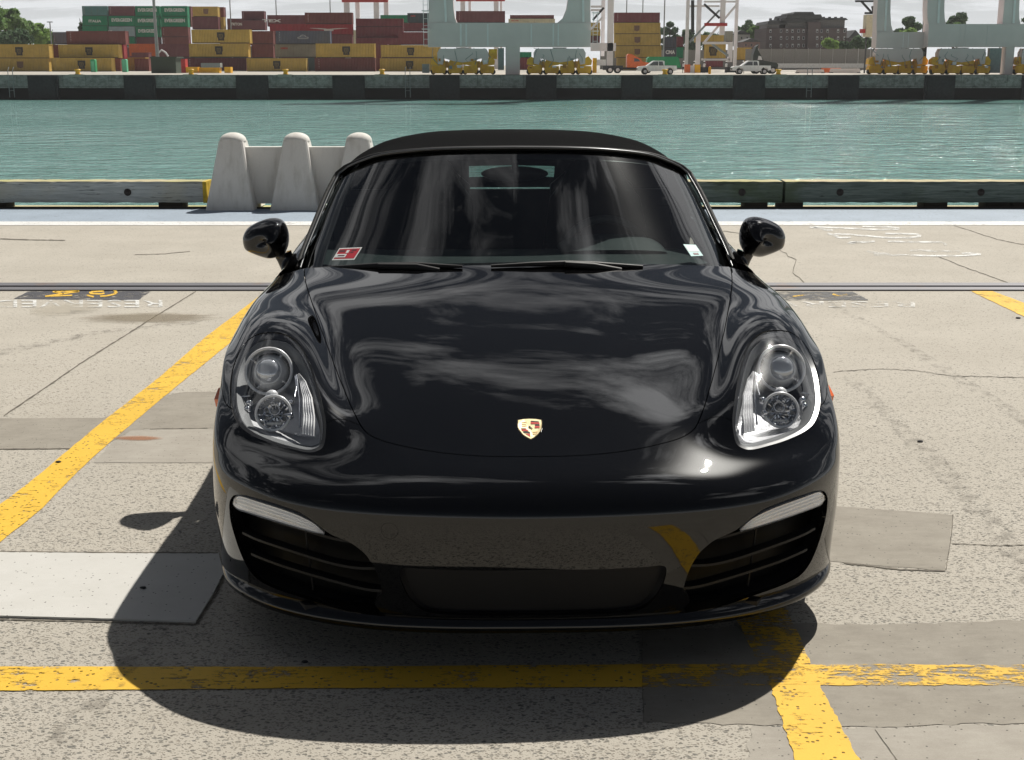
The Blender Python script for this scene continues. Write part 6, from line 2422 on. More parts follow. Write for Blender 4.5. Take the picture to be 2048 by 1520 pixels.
# ---- quay cranes
def bogie(root, u0, u1, Y, mirror=False):
    """equaliser beams over yellow wheel bogies between pixels u0 and u1"""
    X0, X1 = at(u0, 140, Y).x - root.location.x, at(u1, 140, Y).x - root.location.x
    L = X1 - X0
    top = at(u0, 95, Y).z
    b = MB()
    # grey equaliser with a scalloped underside and an inverted V hanger
    b.prism([(X0 + L * .10, top * .96), (X1 - L * .10, top * .96), (X1 - L * .06, top * .80), (X1 - L * .07, top * .40), (X1 - L * .15, top * .37), (X1 - L * .18, top * .60), (X1 - L * .34, top * .50), (X0 + L * .5, top * .45),
             (X0 + L * .34, top * .50), (X0 + L * .18, top * .60), (X0 + L * .15, top * .37), (X0 + L * .07, top * .40), (X0 + L * .06, top * .80)], -0.25, 1.5)
    b.build('equaliser_beam', M_CRG, root)
    b = MB()
    b.prism([(X0 + L * .38, top), (X0 + L * .62, top), (X0 + L * .53, top * .62), (X0 + L * .47, top * .62)], -.1, .15)
    b.build('hanger', M_CRG, root)
    for f0, f1 in ((-.03, .48), (.52, 1.03)):
        a0, a1 = X0 + L * f0, X0 + L * f1
        l2 = a1 - a0
        b = MB()
        b.prism([(a0 - l2 * .05, top * .38), (a0 - l2 * .03, top * .56), (a0 + l2 * .10, top * .66), (a0 + l2 * .24, top * .60), (a0 + l2 * .34, top * .68), (a0 + l2 * .44, top * .48), (a0 + l2 * .56, top * .46), (a0 + l2 * .64, top * .66), (a0 + l2 * .80, top * .60), (a0 + l2 * .92, top * .68), (a0 + l2 * 1.04, top * .52), (a0 + l2 * 1.02, top * .36), (a0 + l2 * .60, top * .30), (a0 + l2 * .40, top * .30)], 0.0, 1.6)
        bg = b.build('bogie_beam', M_CRY, root)
        for g0, g1 in ((0.02, .42), (.58, .98)):
            c0, c1 = a0 + l2 * g0, a0 + l2 * g1
            b = MB()
            b.prism([(c0 - .05, top * .34), (c1 + .15, top * .31), (c1 + .2, top * .20), (c1 + .0, .16), (c0 + .0, .16), (c0 - .2, top * .22)], -.12, 1.5)
            b.build('wheel_truck', M_CRY, bg)
            for c in (c0 + .02, c1 - .02):
                b = MB(); b.lathe([(.0001, -.15), (.34, -.15), (.36, 0), (.36, .4), (.0001, .4)], (c, .3, .37), 'y', 18)
                b.build('wheel', M_DKS, bg)
        rr = random.Random(int(a0 * 10) + int(u0))
        for q_ in range(3):
            xs = a0 + l2 * (.15 + .3 * q_)
            b = MB()
            b.tube([(xs + rr.uniform(-.4, .4), -.2, top * rr.uniform(.25, .5)), (xs + rr.uniform(-.5, .5), -.3, top * rr.uniform(.5, .7)), (xs + rr.uniform(-.7, .7), -.25, top * rr.uniform(.6, .95)), (xs + rr.uniform(-.8, .8), -.1, top * .98)], .045, 5)
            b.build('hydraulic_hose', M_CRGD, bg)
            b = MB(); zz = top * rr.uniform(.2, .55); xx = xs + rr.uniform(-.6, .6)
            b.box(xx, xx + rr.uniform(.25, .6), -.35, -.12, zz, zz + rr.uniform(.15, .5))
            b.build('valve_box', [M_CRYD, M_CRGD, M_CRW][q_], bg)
        b = MB()
        b.tube([(a0 + l2 * .5, -.2, top * .25), (a0 + l2 * .5, -.2, top * .5)], .22, 10)
        b.build('drive_motor', M_CRYD, bg)


def quay_crane(name, Y, u_mid, beam, legs, posts, bogies, label, ribs=(), topv=93, clutter=()):
    root = empty(name, (at(u_mid, 140, Y).x, Y, 0))
    tag(root, label, 'crane', 'grey quay cranes')
    ox = root.location.x
    for (u0, u1, v0, v1) in beam:
        b = MB(); pbox(b, u0, u1, v0, v1, Y, 2.6, 0, 0, ox); 
        bb = b.build('sill_beam', M_CRG, root)
    for (u0, v0, u1, v1) in ribs:
        b = MB(); pbox(b, u0, u1, v0, v1, Y, .08, 0, -.085, ox); b.build('stiffener', M_CRW, root)
    for (ul0, ul1, ut0, ut1, vb) in legs:
        b = MB()
        z0 = at(ul0, vb, Y).z; z1 = at(ut0, 0, Y).z
        dz = (z1 - z0)
        xa, xb, xc, xd = at(ul0, vb, Y).x - ox, at(ul1, vb, Y).x - ox, at(ut1, 0, Y).x - ox, at(ut0, 0, Y).x - ox
        P = [(xa, z0), (xb, z0), (xc + (xb - xc) * .45, z0 + dz * .22), (xc + (xb - xc) * .12, z0 + dz * .6), (xc, z1), (xc, z1 + 22), (xd, z1 + 22), (xd, z1), (xd + (xa - xd) * .12, z0 + dz * .6), (xd + (xa - xd) * .45, z0 + dz * .22)]
        b.prism(P, 0.15, 2.4)
        lg = b.build('leg', M_CRG, root)
        b = MB()
        b.bar((xd * .3 + xc * .7, .05, z0 + .1), (xd * .45 + xc * .55, .05, z1 + 12), .30, .12)
        b.build('cable_tray', M_CRW, lg)
    for (u0, u1, v0, v1) in posts:
        b = MB(); pbox(b, u0, u1, v0, v1, Y, 1.8, 0, .3, ox); b.build('centre_post', M_CRG, root)
    for (u0, u1) in bogies:
        bogie(root, u0, u1, Y)
    for (u0, u1, v0, v1, m_, nm) in clutter:
        b = MB(); pbox(b, u0, u1, v0, v1, Y, .9, 0, .4, ox); b.build(nm, m_, root)
    # upper portal: cross beam far above, out of the picture
    b = MB(); b.box(-14, 14, .2, 2.2, 30, 33); b.build('portal_beam', M_CRG, root)
    return root


quay_crane('quay_crane', 189, 1020,
           [(856, 1182, 45.5, 94)],
           [(856, 914, 857, 906, 46), (1114, 1182, 1136, 1181, 46)],
           [(1011, 1040, 94, 149)],
           [(868, 984), (1060, 1178)],
           'grey quay crane behind the car roof, its box beam over yellow wheel bogies',
           [(920, 48, 923, 91), (931, 48, 934, 91), (974, 48, 977, 91), (1061, 48, 1064, 91), (1105, 48, 1108, 91), (1115, 48, 1118, 91)], 94,
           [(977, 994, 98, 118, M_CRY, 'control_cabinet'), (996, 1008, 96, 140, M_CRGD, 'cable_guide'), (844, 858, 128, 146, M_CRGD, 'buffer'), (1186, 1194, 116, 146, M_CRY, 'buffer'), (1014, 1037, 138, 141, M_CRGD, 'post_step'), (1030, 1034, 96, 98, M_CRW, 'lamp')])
quay_crane('quay_crane', 191, 1940,
           [(1855, 2130, 48, 94)],
           [(1858, 1893, 1856, 1890, 48), (2006, 2042, 2010, 2040, 48), ],
           [(2010, 2031, 94, 149)],
           [(1868, 1975), (2034, 2130)],
           'grey quay crane at the right edge of the picture with a tall box beam',
           [(1919, 50, 1922, 92), (1928, 50, 1931, 92), (1973, 50, 1976, 92)], 94,
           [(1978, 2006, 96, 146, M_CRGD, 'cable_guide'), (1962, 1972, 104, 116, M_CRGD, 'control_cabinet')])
quay_crane('quay_crane', 193, 1800,
           [(1752, 1852, 64, 96)],
           [(1754, 1787, 1756, 1782, 64)],
           [],
           [(1742, 1850)],
           'grey quay crane with the lower, shorter box beam between the building and the right-hand crane',
           [(1805, 66, 1808, 95), (1815, 66, 1818, 95)], 96,
           [(1760, 1772, 103, 118, M_CRW, 'round_cabinet'), (1845, 1856, 90, 134, M_DKS, 'cable_guide'), (1773, 1850, 108, 118, M_CRGD, 'walkway')])


for (u_, v0_, v1_, cr_) in ((852, -5, 92, 'quay_crane'), (1190, 20, 96, 'quay_crane')):
    cr = bpy.data.objects[cr_]
    a_, c_ = at(u_, v1_, 188.6), at(u_, v0_, 188.6)
    b = MB()
    xx = a_.x - cr.location.x
    for sx in (-.3, .3):
        b.bar((xx + sx, -.5, a_.z), (xx + sx, -.5, c_.z), .07)
    z_ = a_.z
    while z_ < c_.z:
        b.bar((xx - .33, -.5, z_), (xx + .33, -.5, z_), .06)
        z_ += .9
    for z_ in (a_.z + 2.2, a_.z + 4.6):
        b.box(xx - .5, xx + .5, -1.1, .2, z_, z_ + .08)
    b.build('access_ladder', M_CRW, cr)


def gantry(u_list, Y, vtop, vbot, label, red=None, braces=(), extra=()):
    root = empty('yard_gantry', (at(sum(u_list[0]) / 2, 140, Y).x, Y, 0))
    tag(root, label, 'gantry crane', 'pale yard gantries')
    ox = root.location.x
    for i, (u0, u1) in enumerate(u_list):
        b = MB()
        vb = vbot[i] if isinstance(vbot, (list, tuple)) else vbot
        p0, p1 = at(u0, vb, Y), at(u1, vtop, Y)
        b.box(p0.x - ox, p1.x - ox, i % 2 * 3.0, i % 2 * 3.0 + .9, max(0, p0.z), p1.z + (8 if vtop <= 0 else 0))
        b.build('leg', M_CRW, root)
    if red:
        u0, u1, v0, v1 = red
        b = MB(); pbox(b, u0, u1, v0, v1, Y, 1.0, 0, -.5, ox); b.build('cross_girder', M_CRR, root)
    for (ua, va, ub, vb, w, m_) in braces:
        a, c = at(ua, va, Y), at(ub, vb, Y)
        b = MB(); b.bar((a.x - ox, .5, a.z), (c.x - ox, .5, c.z), w, w); b.build('brace', m_, root)
    for (u0, u1, v0, v1, m_, nm) in extra:
        b = MB(); pbox(b, u0, u1, v0, v1, Y, 1.5, 0, .0, ox); b.build(nm, m_, root)
    return root


gantry([(691, 698), (711, 716), (750, 757), (768, 774)], 345, -6, 138, 'distant pale gantry with red girder above the wine-brown containers, left of the big crane', (684, 776, -2, 4.5), [(716, 34, 722, 90, .5, M_CRW)])
gantry([(922, 930), (937, 941), (988, 997), (1000, 1004)], 335, -6, 138, 'distant pale gantry with red girder seen above the big crane beam', (912, 1010, -3, 2.5), [(941, 23, 960, 45, .5, M_CRW), (987, 24, 967, 45, .5, M_CRW)])
gantry([(1214, 1228), (1204, 1213)], 240, -10, [131, 112], 'pale gantry with twin legs right of the big crane', None,
       [(1182, 13, 1205, 13, .35, M_CRW), (1182, 20, 1205, 20, .35, M_CRW), (1186, 40, 1208, 15, .35, M_DKS), (1182, 58, 1206, 34, .35, M_CRW)],
       [(1182, 1232, 86, 102, M_CRW, 'walkway'), (1186, 1212, 119, 131, M_WHITE, 'machinery_box'), (1206, 1246, 131, 140, M_DKS, 'wheel_carrier')])
gantry([(1370, 1380), (1396, 1409), (1440, 1452), (1473, 1484)], 232, -10, [134, 138, 70, 138], 'pale four-legged gantry with a short red bar, right of the tall mustard stack', (1409, 1454, 46, 52),
       [(1380, 12, 1440, 12, .3, M_CRW), (1409, 3, 1474, 3, .3, M_CRW), (1409, 8, 1440, 36, .35, M_DKS), (1475, 8, 1410, 84, .35, M_CRW), (1380, 84, 1440, 20, .3, M_CRGD), (1386, 0, 1386, 64, .5, M_DKS), (1425, 88, 1458, 112, .35, M_CRGD), (1406, 86, 1466, 86, .4, M_CRW)],
       [(1457, 1466, 84, 124, M_CRW, 'inner_leg'), (1405, 1460, 117, 121, M_CRW, 'sill'), (1400, 1418, 134, 146, M_DKS, 'wheel_carrier'), (1452, 1476, 134, 146, M_DKS, 'wheel_carrier')])

# thin lamp poles on the skyline
for u, vt, vb, Y, lb in ((107, 44, 140, 300, 'thin pole beside the trees on the left'), (466, -10, 140, 320, 'thin pole between the mustard and the plum stacks'), (557, -10, 140, 330, 'thin pole above the long plum container'),
                     (664, -10, 140, 340, 'thin pole just left of the red-girdered gantry'), (1251, -10, 140, 330, 'thin pole above the left of the tall mustard stack'), (1283, -10, 140, 330, 'thin pole above the right of the tall mustard stack'),
                     (1326, -10, 135, 270, 'pole standing against the right side of the tall mustard stack'), (1840, -10, 140, 300, 'thin pole between the two right-hand cranes'), (1996, -10, 140, 260, 'thin pole left of the last crane leg')):
    o = thing_at('lamp_pole', u, Y, lb, 'pole', 'thin lamp poles')
    b = MB(); b.tube([(0, 0, 0), (0, 0, at(u, vt, Y).z)], [.16, .12], 8)
    b.build('shaft', M_POLE, o)
    b = MB(); b.bar((-.6, 0, at(u, vt, Y).z), (.6, 0, at(u, vt, Y).z), .2, .3); b.build('lamp_head', M_POLE, o)


# ---- vehicles
def far_wheels(root, xs, r, y0, y1):
    for x in xs:
        for y in (y0, y1):
            w = MB(); w.lathe([(.0001, 0), (r * .5, 0), (r * .55, .02), (r, .03), (r, .22), (.0001, .22)], (x, y, r), 'y', 18)
            wo = w.build('wheel', M_TYRE, root)
            w = MB(); w.lathe([(.0001, -.015), (r * .55, -.01), (r * .6, .02)], (x, y, r), 'y', 14)
            w.build('rim', M_CRW, wo)


def pickup(u, Y, label):
    o = empty('pickup_truck', (at(u, 140, Y).x, Y, 0))
    tag(o, label, 'pickup', 'white pickups on the far quay')
    b = MB()
    body = [(-2.75, .55), (-2.72, .95), (-2.55, 1.08), (-1.45, 1.18), (-.62, 1.80), (-.35, 1.88), (.75, 1.88), (1.0, 1.80), (1.02, 1.22), (2.70, 1.20), (2.75, .6), (2.35, .5), (2.3, .72), (2.1, .92), (1.6, .92), (1.4, .72), (1.35, .45), (-1.15, .42), (-1.2, .70), (-1.42, .92), (-1.9, .92), (-2.12, .70), (-2.2, .5)]
    b.prism(body, -.93, .93)
    b.build('body', M_WHITE, o)
    b = MB(); b.prism([(-1.18, 1.22), (-.55, 1.72), (.12, 1.76), (.12, 1.22)], -.94, .94); b.build('window', M_GLD, o)
    b = MB(); b.prism([(.22, 1.22), (.22, 1.76), (.72, 1.76), (.88, 1.22)], -.94, .94); b.build('window', M_GLD, o)
    b = MB(); b.box(-2.79, -2.70, -.85, .85, .62, .85); b.build('bumper', M_DKS, o)
    b = MB(); b.box(1.1, 2.6, -.80, .80, 1.19, 1.23); b.build('load_bed', M_DKS, o)
    far_wheels(o, (-1.66, 1.85), .39, -.96, .74)
    return o


pickup(1313, 192, 'white pickup facing left in front of the orange lorry')
pickup(1501, 196, 'white pickup facing left in front of the dark lorry')
o = thing_at('lorry', 1278, 215, 'bright orange lorry tractor with a sloping sleeper roof behind the first white pickup', 'lorry')
b = MB()
b.prism([(-2.0, .9), (-2.0, 2.7), (-1.75, 2.95), (-1.2, 2.85), (.1, 2.2), (.45, 1.75), (2.0, 1.5), (2.25, 1.25), (2.2, .8)], -1.1, 1.1); b.build('cab', M_ORV, o)
b = MB(); b.prism([(-.9, 1.75), (-.9, 2.3), (-.3, 2.2), (.1, 1.8)], -1.12, 1.12); b.build('window', M_GLD, o)
b = MB(); b.box(-5.5, 2.1, -.5, .5, .6, .9); b.build('chassis', M_DKS, o)
far_wheels(o, (-4.6, -3.4, 1.3), .5, -1.15, .9)
o = thing_at('lorry', 1528, 205, 'dark green-black lorry tractor facing right beside the second white pickup', 'lorry')
b = MB()
b.prism([(-1.9, .7), (-1.9, 2.7), (-1.5, 3.9), (-1.1, 4.2), (-1.3, 3.6), (-.7, 2.6), (-.3, 1.9), (1.6, 1.6), (1.9, 1.3), (1.8, .6)], -1.1, 1.1); b.build('cab', flat('dark_green_paint', (.035, .045, .038), .4), o)
b = MB(); b.prism([(-1.2, 2.0), (-1.1, 2.6), (-.7, 2.5), (-.5, 2.0)], -1.12, 1.12); b.build('window', M_CRW, o)
far_wheels(o, (-1.3, 1.1), .52, -1.15, .9)
o = thing_at('skip', 1325, 225, 'long green covered skip behind the first white pickup', 'skip')
b = MB(); b.prism([(-2.9, .8), (-2.6, 2.2), (2.5, 2.2), (2.9, .8)], -1.2, 1.2); b.build('bin', M_GRN, o)
b = MB(); b.prism([(-2.7, 2.2), (-2.3, 2.55), (2.2, 2.55), (2.6, 2.2)], -1.25, 1.25); b.build('tarpaulin', M_GRN, o)
o = thing_at('pallet_crate', 1386, 200, 'orange and yellow boxed crate between the pickup and the pale gantry', 'crate')
for u0, u1, m_ in ((1370, 1380.5, M_ORV), (1389.5, 1401, M_CRY)):
    b = MB(); pbox(b, u0, u1, 129, 145.5, 200, 1.0, 0, 0, o.location.x); b.build('side_box', m_, o)
b = MB(); pbox(b, 1380.5, 1389.5, 131, 145.5, 200, .8, 0, .1, o.location.x); b.build('middle_box', M_CRW, o)
o = thing_at('gas_cylinder', 1419.5, 200, 'small yellow cylinder standing right of the boxed crate', 'cylinder')
b = MB(); b.lathe([(.2, 0), (.2, .9), (.1, 1.05), (.0001, 1.08)], (0, 0, 0), 'z', 12); b.build('tank', M_CRY, o)
for (u, v0, v1, Y, m_, nm, lb, w) in ((1620, 139, 146, 215, M_CRW, 'road_barrier', 'pale low road barrier left of the orange-striped one', 2.2), (1662, 136, 144, 220, M_ORV, 'road_barrier', 'orange road barrier in front of the concrete wall', 1.6),
                                      (1690, 137, 145, 219, M_CRW, 'road_barrier', 'white road barrier just right of the orange one', 2.4)):
    o = thing_at(nm, u, Y, lb, 'barrier', 'road barriers on the far quay')
    h = at(u, v0, Y).z
    b = MB(); b.prism([(-w, 0.02), (-w, h * .6), (-w * .95, h), (w * .95, h), (w, h * .6), (w, 0.02)], -.15, .15); b.build('barrier_body', m_, o)
    b = MB(); b.box(-w * 1.02, -w * .8, -.3, .3, 0.01, .12); b.box(w * .8, w * 1.02, -.3, .3, 0.01, .12); b.build('feet', M_DKS, o)


# ---- people
def person(u, Y, label, vest, h=1.75, hat=True):
    o = thing_at('person', u, Y, label, 'person', 'workers on the far quay')
    me = bpy.data.meshes.new('body')
    P = [(0, 0, .95), (0, 0, 1.15), (0, 0, 1.42), (0, 0, 1.55), (0, -.02, 1.70), (.20, 0, 1.42), (.27, -.03, 1.15), (.25, -.12, .92), (-.20, 0, 1.42), (-.27, -.02, 1.15), (-.26, -.10, .92),
         (.10, 0, .90), (.12, -.03, .50), (.13, 0, .06), (-.10, 0, .90), (-.12, .03, .50), (-.13, .04, .06)]
    E_ = [(0, 1), (1, 2), (2, 3), (3, 4), (2, 5), (5, 6), (6, 7), (2, 8), (8, 9), (9, 10), (0, 11), (11, 12), (12, 13), (0, 14), (14, 15), (15, 16)]
    me.from_pydata([(x, y, z * h / 1.75) for x, y, z in P], E_, [])
    ob = bpy.data.objects.new('body', me); COL.objects.link(ob); ob.parent = o
    me.materials.append(M_SKINCL)
    md = ob.modifiers.new('skin', 'SKIN')
    R_ = [.15, .15, .15, .06, .10, .07, .05, .035, .07, .05, .035, .09, .07, .055, .09, .07, .055]
    for i, sv in enumerate(me.skin_vertices[0].data):
        sv.radius = (R_[i], R_[i] * .8); sv.use_root = i == 0
    ob.modifiers.new('sub', 'SUBSURF').levels = 1
    b = MB(); b.lathe([(.19, .98), (.20, 1.2), (.21, 1.42), (.10, 1.50)], (0, 0, 0), 'z', 12); b.build('vest', vest, o)
    if hat:
        b = MB(); b.lathe([(.15, 1.72), (.13, 1.80), (.07, 1.86), (.0001, 1.87)], (0, -.02, 0), 'z', 12); b.build('hard_hat', M_WHITE, o)


M_SKINCL = flat('dark_workwear', (.05, .05, .06), .8)
person(1388, 206, 'person in a white top and white hard hat standing behind the orange crate', M_WHITE)
person(1367, 210, 'person in grey workwear and white hard hat left of the orange crate', M_CRW)
person(1408, 206, 'person in pale clothing and hard hat right of the orange crate', M_CRW)
person(1452, 208, 'person in a white vest under the pale gantry', M_WHITE)
person(1486, 199.5, 'person with white hard hat standing behind the bonnet of the second pickup', M_WHITE)

# ---- concrete boundary wall with pilasters
o = thing_at('boundary_wall', 1640, 262, 'long grey concrete panel wall with pale posts in front of the brick building', 'wall')
M_WALLC = m_patch('boundary_wall_concrete', (.25, .24, .225), (.34, .33, .31))
b = MB(); pbox(b, 1490, 1770, 98, 140, 262, .3, 0, 0, o.location.x); b.build('wall_panels', M_WALLC, o)
for u in (1516, 1542, 1567, 1591, 1616, 1640, 1665, 1691, 1716, 1740, 1764):
    b = MB(); pbox(b, u - 1, u + 1, 97, 140, 262, .35, 0, -.15, o.location.x); b.build('wall_post', M_CRW, o)
o = thing_at('boundary_wall', 1405, 330, 'distant low grey wall closing the view behind the pale four-legged gantry', 'wall')
b = MB(); pbox(b, 1200, 1492, 100, 138.6, 330, .3, 0, 0, o.location.x); b.build('wall_panels', M_WALLC, o)
b = MB(); pbox(b, 1552, 1766, 127, 136, 250, .5, 0, 0, 0)
tag(b.build('crash_barrier', flat('crash_barrier_white', (.6, .61, .62), .6)), 'low whitish concrete crash barrier running in front of the panel wall', 'barrier')
bpy.data.objects['crash_barrier'].location.y = 250

# ---- brick apartment building with a dark stepped roof
Yb = 330
o = thing_at('brick_building', 1612, Yb, 'dark brick apartment building with a stepped slate roof behind the concrete wall', 'building')
ox = o.location.x
M_BRK = NT('dark_brick'); _q = M_BRK.pos(obj=True)
_br = M_BRK.n('ShaderNodeTexBrick', {'Vector': M_BRK.n('ShaderNodeMapping', {'Vector': _q, 'Rotation': (math.pi / 2, 0, 0)}).outputs[0], 'Scale': 2.2, 'Color1': (.17, .125, .125, 1), 'Color2': (.13, .105, .108, 1), 'Mortar': (.12, .10, .10, 1), 'Mortar Size': .015})
M_BRK = M_BRK.done(M_BRK.bsdf(M_BRK.mix(.4, _br.outputs['Color'], M_BRK.mix(M_BRK.noise(_q, .3, 5), (.11, .09, .093), (.17, .14, .14))), .9))
M_SLATE = flat('dark_slate_roof', (.075, .078, .082), .8, var=.25)
M_GWALL = flat('grey_rendered_wall', (.20, .195, .20), .8)
M_WIN = flat('dark_window_pane', (.045, .05, .055), .15, spec=.7)
M_WFR = flat('pale_window_frame', (.55, .56, .57), .6)
b = MB(); pbox(b, 1531, 1694, 56, 101, Yb, 16, 0, 0, ox); b.build('brick_wall', M_BRK, o)
b = MB(); pbox(b, 1612, 1640, 44, 101, Yb, 14, 0, -1.2, ox); b.build('brick_bay', M_BRK, o)
b = MB(); pbox(b, 1572, 1692, 38, 56, Yb, 14, 0, 1, ox); b.build('upper_wall', M_GWALL, o)
b = MB(); pbox(b, 1534, 1560, 48, 56, Yb, 10, 0, .5, ox); b.build('upper_wall', M_GWALL, o)


def roofp(u0, u1, v0, v1, ov=2):
    b = MB()
    P = [(at(u0 - ov, v1, Yb).x - ox, at(u0, v1, Yb).z), (at(u1 + ov, v1, Yb).x - ox, at(u1, v1, Yb).z), (at(u1 - ov, v0, Yb).x - ox, at(u1, v0, Yb).z), (at(u0 + ov, v0, Yb).x - ox, at(u0, v0, Yb).z)]
    b.prism(P, -1.0, 15)
    return b.build('roof', M_SLATE, o)


roofp(1534, 1572, 42, 49); roofp(1560, 1610, 37, 45); roofp(1572, 1642, 29, 38); roofp(1586, 1626, 24, 30); r1_ = roofp(1640, 1692, 36, 40)
for u in (1578, 1590, 1604, 1652, 1664, 1676, 1688, 1545, 1560):
    b = MB(); pbox(b, u - 2, u + 2, 24 if 1585 < u < 1630 else (33 if u > 1640 else 36), 40, Yb, 1.2, 0, 2, ox); b.build('chimney', M_SLATE, r1_)
for rv in (62, 76, 91):
    for k, u in enumerate((1541, 1562, 1574, 1585, 1597, 1607, 1632, 1643, 1655, 1676, 1689)):
        p0, p1 = at(u - 2.2, rv + 3.4, Yb), at(u + 2.2, rv - 3.4, Yb)
        yy = -1.28 if 1612 < u < 1640 else -.08
        b = MB(); b.box(p0.x - ox, p1.x - ox, yy, yy + .06, p0.z, p1.z)
        f = b.build('window', M_WFR, o)
        b = MB(); b.box(p0.x - ox + .08, p1.x - ox - .08, yy - .03, yy, p0.z + .08, p0.z + (p1.z - p0.z) * (.55 if (k + rv) % 3 else .92)); b.build('pane', M_WIN, f)
# small houses
def house(u0, u1, v0, v1, vr, Y, wm, rm, label):
    o = thing_at('house', (u0 + u1) / 2, Y, label, 'house'); ox = o.location.x
    b = MB(); pbox(b, u0, u1, v0, v1, Y, 8, 0, 0, ox); b.build('wall', wm, o)
    a, c, t = at(u0 - 2, v0, Y), at(u1 + 2, v0, Y), at((u0 + u1) / 2, vr, Y)
    b = MB(); b.prism([(a.x - ox, a.z), (c.x - ox, c.z), (t.x - ox, t.z)], -.6, 8.6); b.build('roof', rm, o)
    n = max(1, int((u1 - u0) / 9))
    for i in range(n):
        for rr in (0.3, 0.68):
            uc = u0 + (i + .5) * (u1 - u0) / n; vc = v0 + (v1 - v0) * rr
            p0, p1 = at(uc - 1.5, vc + 2, Y), at(uc + 1.5, vc - 2, Y)
            b = MB(); b.box(p0.x - ox, p1.x - ox, -.05, .02, p0.z, p1.z); b.build('window', M_WIN, o)


house(1466, 1500, 69, 92, 60, 340, flat('white_boarding', (.52, .52, .5), .8), M_SLATE, 'pale boarded house on the slope right of the last gantry leg')
house(1486, 1520, 84, 104, 76, 320, flat('rose_boarding', (.22, .14, .13), .8), M_SLATE, 'reddish house below the pale one, left of the brick building')
house(1698, 1722, 76, 100, 60, 335, flat('grey_boarding', (.20, .20, .21), .8), M_SLATE, 'grey gabled house between the brick building and the crane')
o = thing_at('reefer_rack', 1742, 215, 'pale yellow tall machinery house hanging beside the right-hand crane leg', 'machinery house')
b = MB(); pbox(b, 1731, 1750, 29, 74, 215, 2.0, 0, 0, o.location.x); b.build('machinery_housing', flat('pale_yellow_panel', (.62, .57, .42), .6), o)
b = MB()
for (a_, b_) in (((1712, 2), (1750, 2)), ((1724, 2), (1746, 26)), ((1746, 12), (1750, 30)), ((1731, 26), (1752, 26))):
    p, q = at(*a_, 215), at(*b_, 215)
    b = MB(); b.bar((p.x - o.location.x, .5, p.z), (q.x - o.location.x, .5, q.z), .3); b.build('strut', M_DKS, o)
b = MB(); pbox(b, 1722, 1731, 58, 66, 215, 1.0, 0, 0, o.location.x); b.build('red_counterweight', M_CRR, o)
b = MB(); pbox(b, 1730, 1733, 74, 148, 215, .6, 0, 0, o.location.x); b.build('stand_leg', M_DKS, o)
b = MB(); pbox(b, 1747, 1750, 74, 148, 215, .6, 0, 0, o.location.x); b.build('stand_leg', M_DKS, o)


# ---- trees
def m_leaf(name, c0, c1):
    N = NT(name)
    p = N.pos(obj=True)
    n = N.noise(p, 0.5, 4)
    c = N.mix(N.ramp(n, [(.3, (0, 0, 0)), (.7, (1, 1, 1))]), c0, c1)
    b = N.bsdf(c, .7, 0, .2)
    tl = N.n('ShaderNodeBsdfTranslucent', {'Color': c})
    return N.done(N.n('ShaderNodeMixShader', {0: .45, 1: b.outputs[0], 2: tl.outputs[0]}))


M_LF1 = m_leaf('mid_green_leaves', (.11, .21, .065), (.24, .36, .12))
M_LF2 = m_leaf('dark_green_leaves', (.07, .13, .07), (.14, .21, .11))
M_LF3 = m_leaf('bright_green_leaves', (.20, .34, .08), (.32, .46, .14))
M_BARK = flat('bark', (.06, .045, .035), .9)


def tree(u, vtop, vbot, wpx, Y, mat, label, seed, n=1500, group='trees beyond the far quay', leaf=.55):
    r = np.random.default_rng(seed)
    p = at(u, vbot, Y); t = at(u, vtop, Y)
    H_ = t.z
    R_ = wpx / 2 / FPX * Y
    o = empty('broadleaf_tree', (p.x, Y, 0)); tag(o, label, 'tree', group)
    base = max(.5, p.z)
    lim = MB()
    lim.tube([(0, 0, 0), (.1, 0, base), (0, .1, base + (H_ - base) * .7)], [.4, .3, .08], 8)
    for k in range(6):
        a = k * 1.05 + seed
        z0 = base + (H_ - base) * .1 * k
        lim.tube([(0, 0, z0), (math.cos(a) * R_ * .35, math.sin(a) * R_ * .35, z0 + 1.2), (math.cos(a) * R_ * .6, math.sin(a) * R_ * .6, z0 + 2.6)], [.16, .10, .04], 6)
    lim.build('trunk', M_BARK, o)
    # clump centres
    nc = 26
    cc = []
    while len(cc) < nc:
        q = r.uniform(-1, 1, 3)
        if np.linalg.norm(q) < 1 and q[2] > -.75:
            cc.append((q[0] * R_ * .80, q[1] * R_ * .6, base + (H_ - base) * (.52 + q[2] * .42 * math.sqrt(max(.05, 1 - .5 * (q[0] ** 2))))))
    cc = np.array(cc)
    cr = r.uniform(.20, .36, nc) * min(R_, (H_ - base) * .8)
    idx = r.integers(0, nc, n)
    d = r.normal(size=(n, 3)); d /= np.linalg.norm(d, axis=1, keepdims=True)
    rad = r.uniform(.55, 1.05, n)[:, None]
    pos = cc[idx] + d * cr[idx][:, None] * rad * np.array([1.1, 1, .8])
    pos[:, 2] = np.minimum(pos[:, 2], H_)
    nn = d + r.normal(size=(n, 3)) * .5; nn /= np.linalg.norm(nn, axis=1, keepdims=True)
    a1 = np.cross(nn, r.normal(size=(n, 3))); a1 /= np.linalg.norm(a1, axis=1, keepdims=True)
    a2 = np.cross(nn, a1)
    s = r.uniform(.5, 1.2, n)[:, None] * leaf
    V = np.stack([pos - a1 * s, pos + a2 * s * .6, pos + a1 * s, pos - a2 * s * .6], 1).reshape(-1, 3)
    b = MB(); b.add([tuple(v) for v in V], [(4 * i, 4 * i + 1, 4 * i + 2, 4 * i + 3) for i in range(n)])
    b.build('crown', mat, o, fix=False)


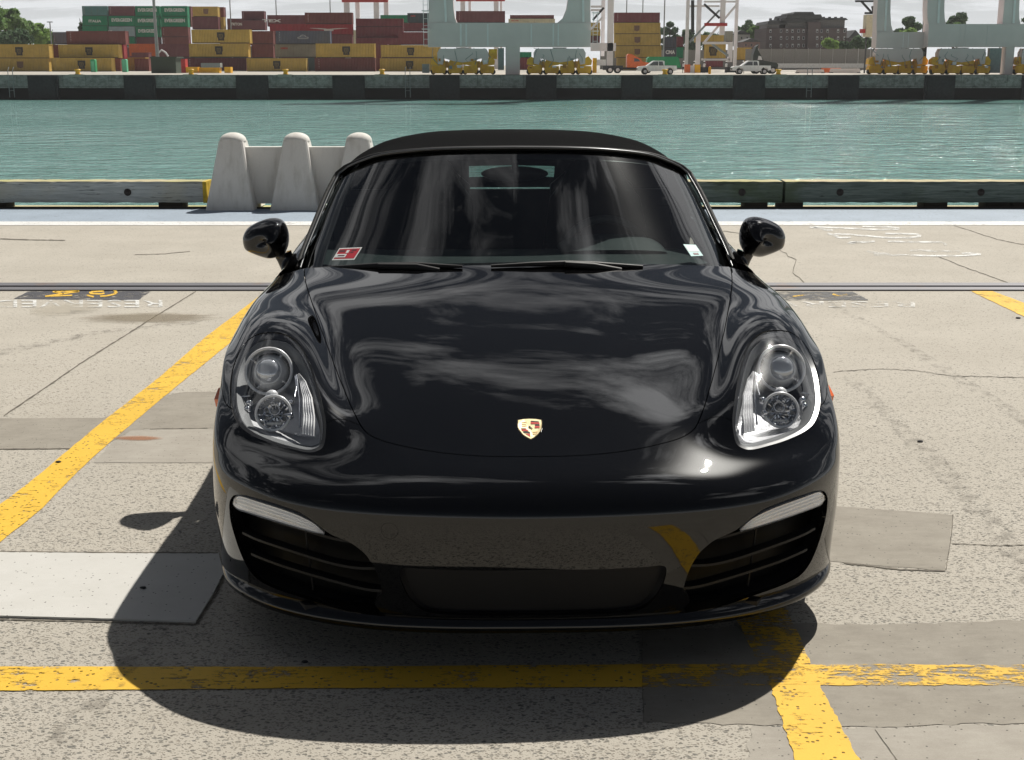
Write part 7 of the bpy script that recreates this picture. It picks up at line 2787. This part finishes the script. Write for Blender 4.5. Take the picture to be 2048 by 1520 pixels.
tl_ = [(-30, -5, 100, 110, 300, M_LF1, 'tallest tree cut by the left picture edge'), (22, 12, 96, 70, 305, M_LF1, 'tall mid-green tree at the upper left, right of the tallest'), (52, 32, 98, 56, 310, M_LF1, 'bushy tree on the left slope behind the mustard containers'),
       (78, 44, 98, 50, 312, M_LF3, 'lighter green tree on the left slope'), (96, 58, 98, 40, 318, M_LF1, 'low tree beside the thin pole on the left'), (30, 55, 100, 90, 285, M_LF2, 'dark bush mass low on the left behind the mustard containers'),
       (165, 45, 70, 12, 345, M_LF2, 'scrap of dark foliage left of the teal container'),
       (1338, 38, 120, 44, 340, M_LF2, 'dark tree right of the tall mustard stack'), (1376, 60, 120, 50, 345, M_LF2, 'dark rounded tree behind the first leg of the four-legged gantry'), (1420, 58, 110, 60, 350, M_LF2, 'dark tree behind the red cross bar'),
       (1490, 36, 110, 50, 360, M_LF2, 'dark tree rising behind the last gantry leg'), (1514, 50, 105, 54, 352, M_LF1, 'green tree between the pale house and the brick building'),
       (1660, 74, 104, 30, 300, M_LF3, 'bright yellow-green shrub in front of the brick building'), (1690, 84, 104, 36, 302, M_LF2, 'dark shrub right of the yellow-green one'), (1722, 72, 104, 44, 298, M_LF2, 'dark green shrub beside the pale machinery house'),
       (1815, 34, 100, 56, 330, M_LF2, 'rounded dark tree seen between the two crane legs'), (1812, 56, 100, 50, 310, M_LF3, 'bright bush below the rounded dark tree'),
       (1912, 22, 100, 54, 330, M_LF2, 'dark tree seen right of the second crane leg'), (1905, 38, 100, 40, 312, M_LF1, 'lower green bush beside the dark tree right of the second crane leg'), (2052, 28, 100, 40, 330, M_LF2, 'dark tree at the right picture edge')]
for i, a in enumerate(tl_):
    tree(*a, seed=i + 5, n=4200 if a[3] > 50 else 2200, leaf=.52)

# ---- thin summer haze over the harbour
hb = MB(); hb.box(-410, 410, -62, 880, -6.5, 75)
N = NT('summer_haze')
pv = N.n('ShaderNodeVolumePrincipled', {'Color': (0.93, 0.95, 0.97, 1), 'Density': 0.00016, 'Anisotropy': 0.2})
N.t.links.new(pv.outputs[0], N.out.inputs['Volume'])
tag(hb.build('haze', N.m), kind='stuff')
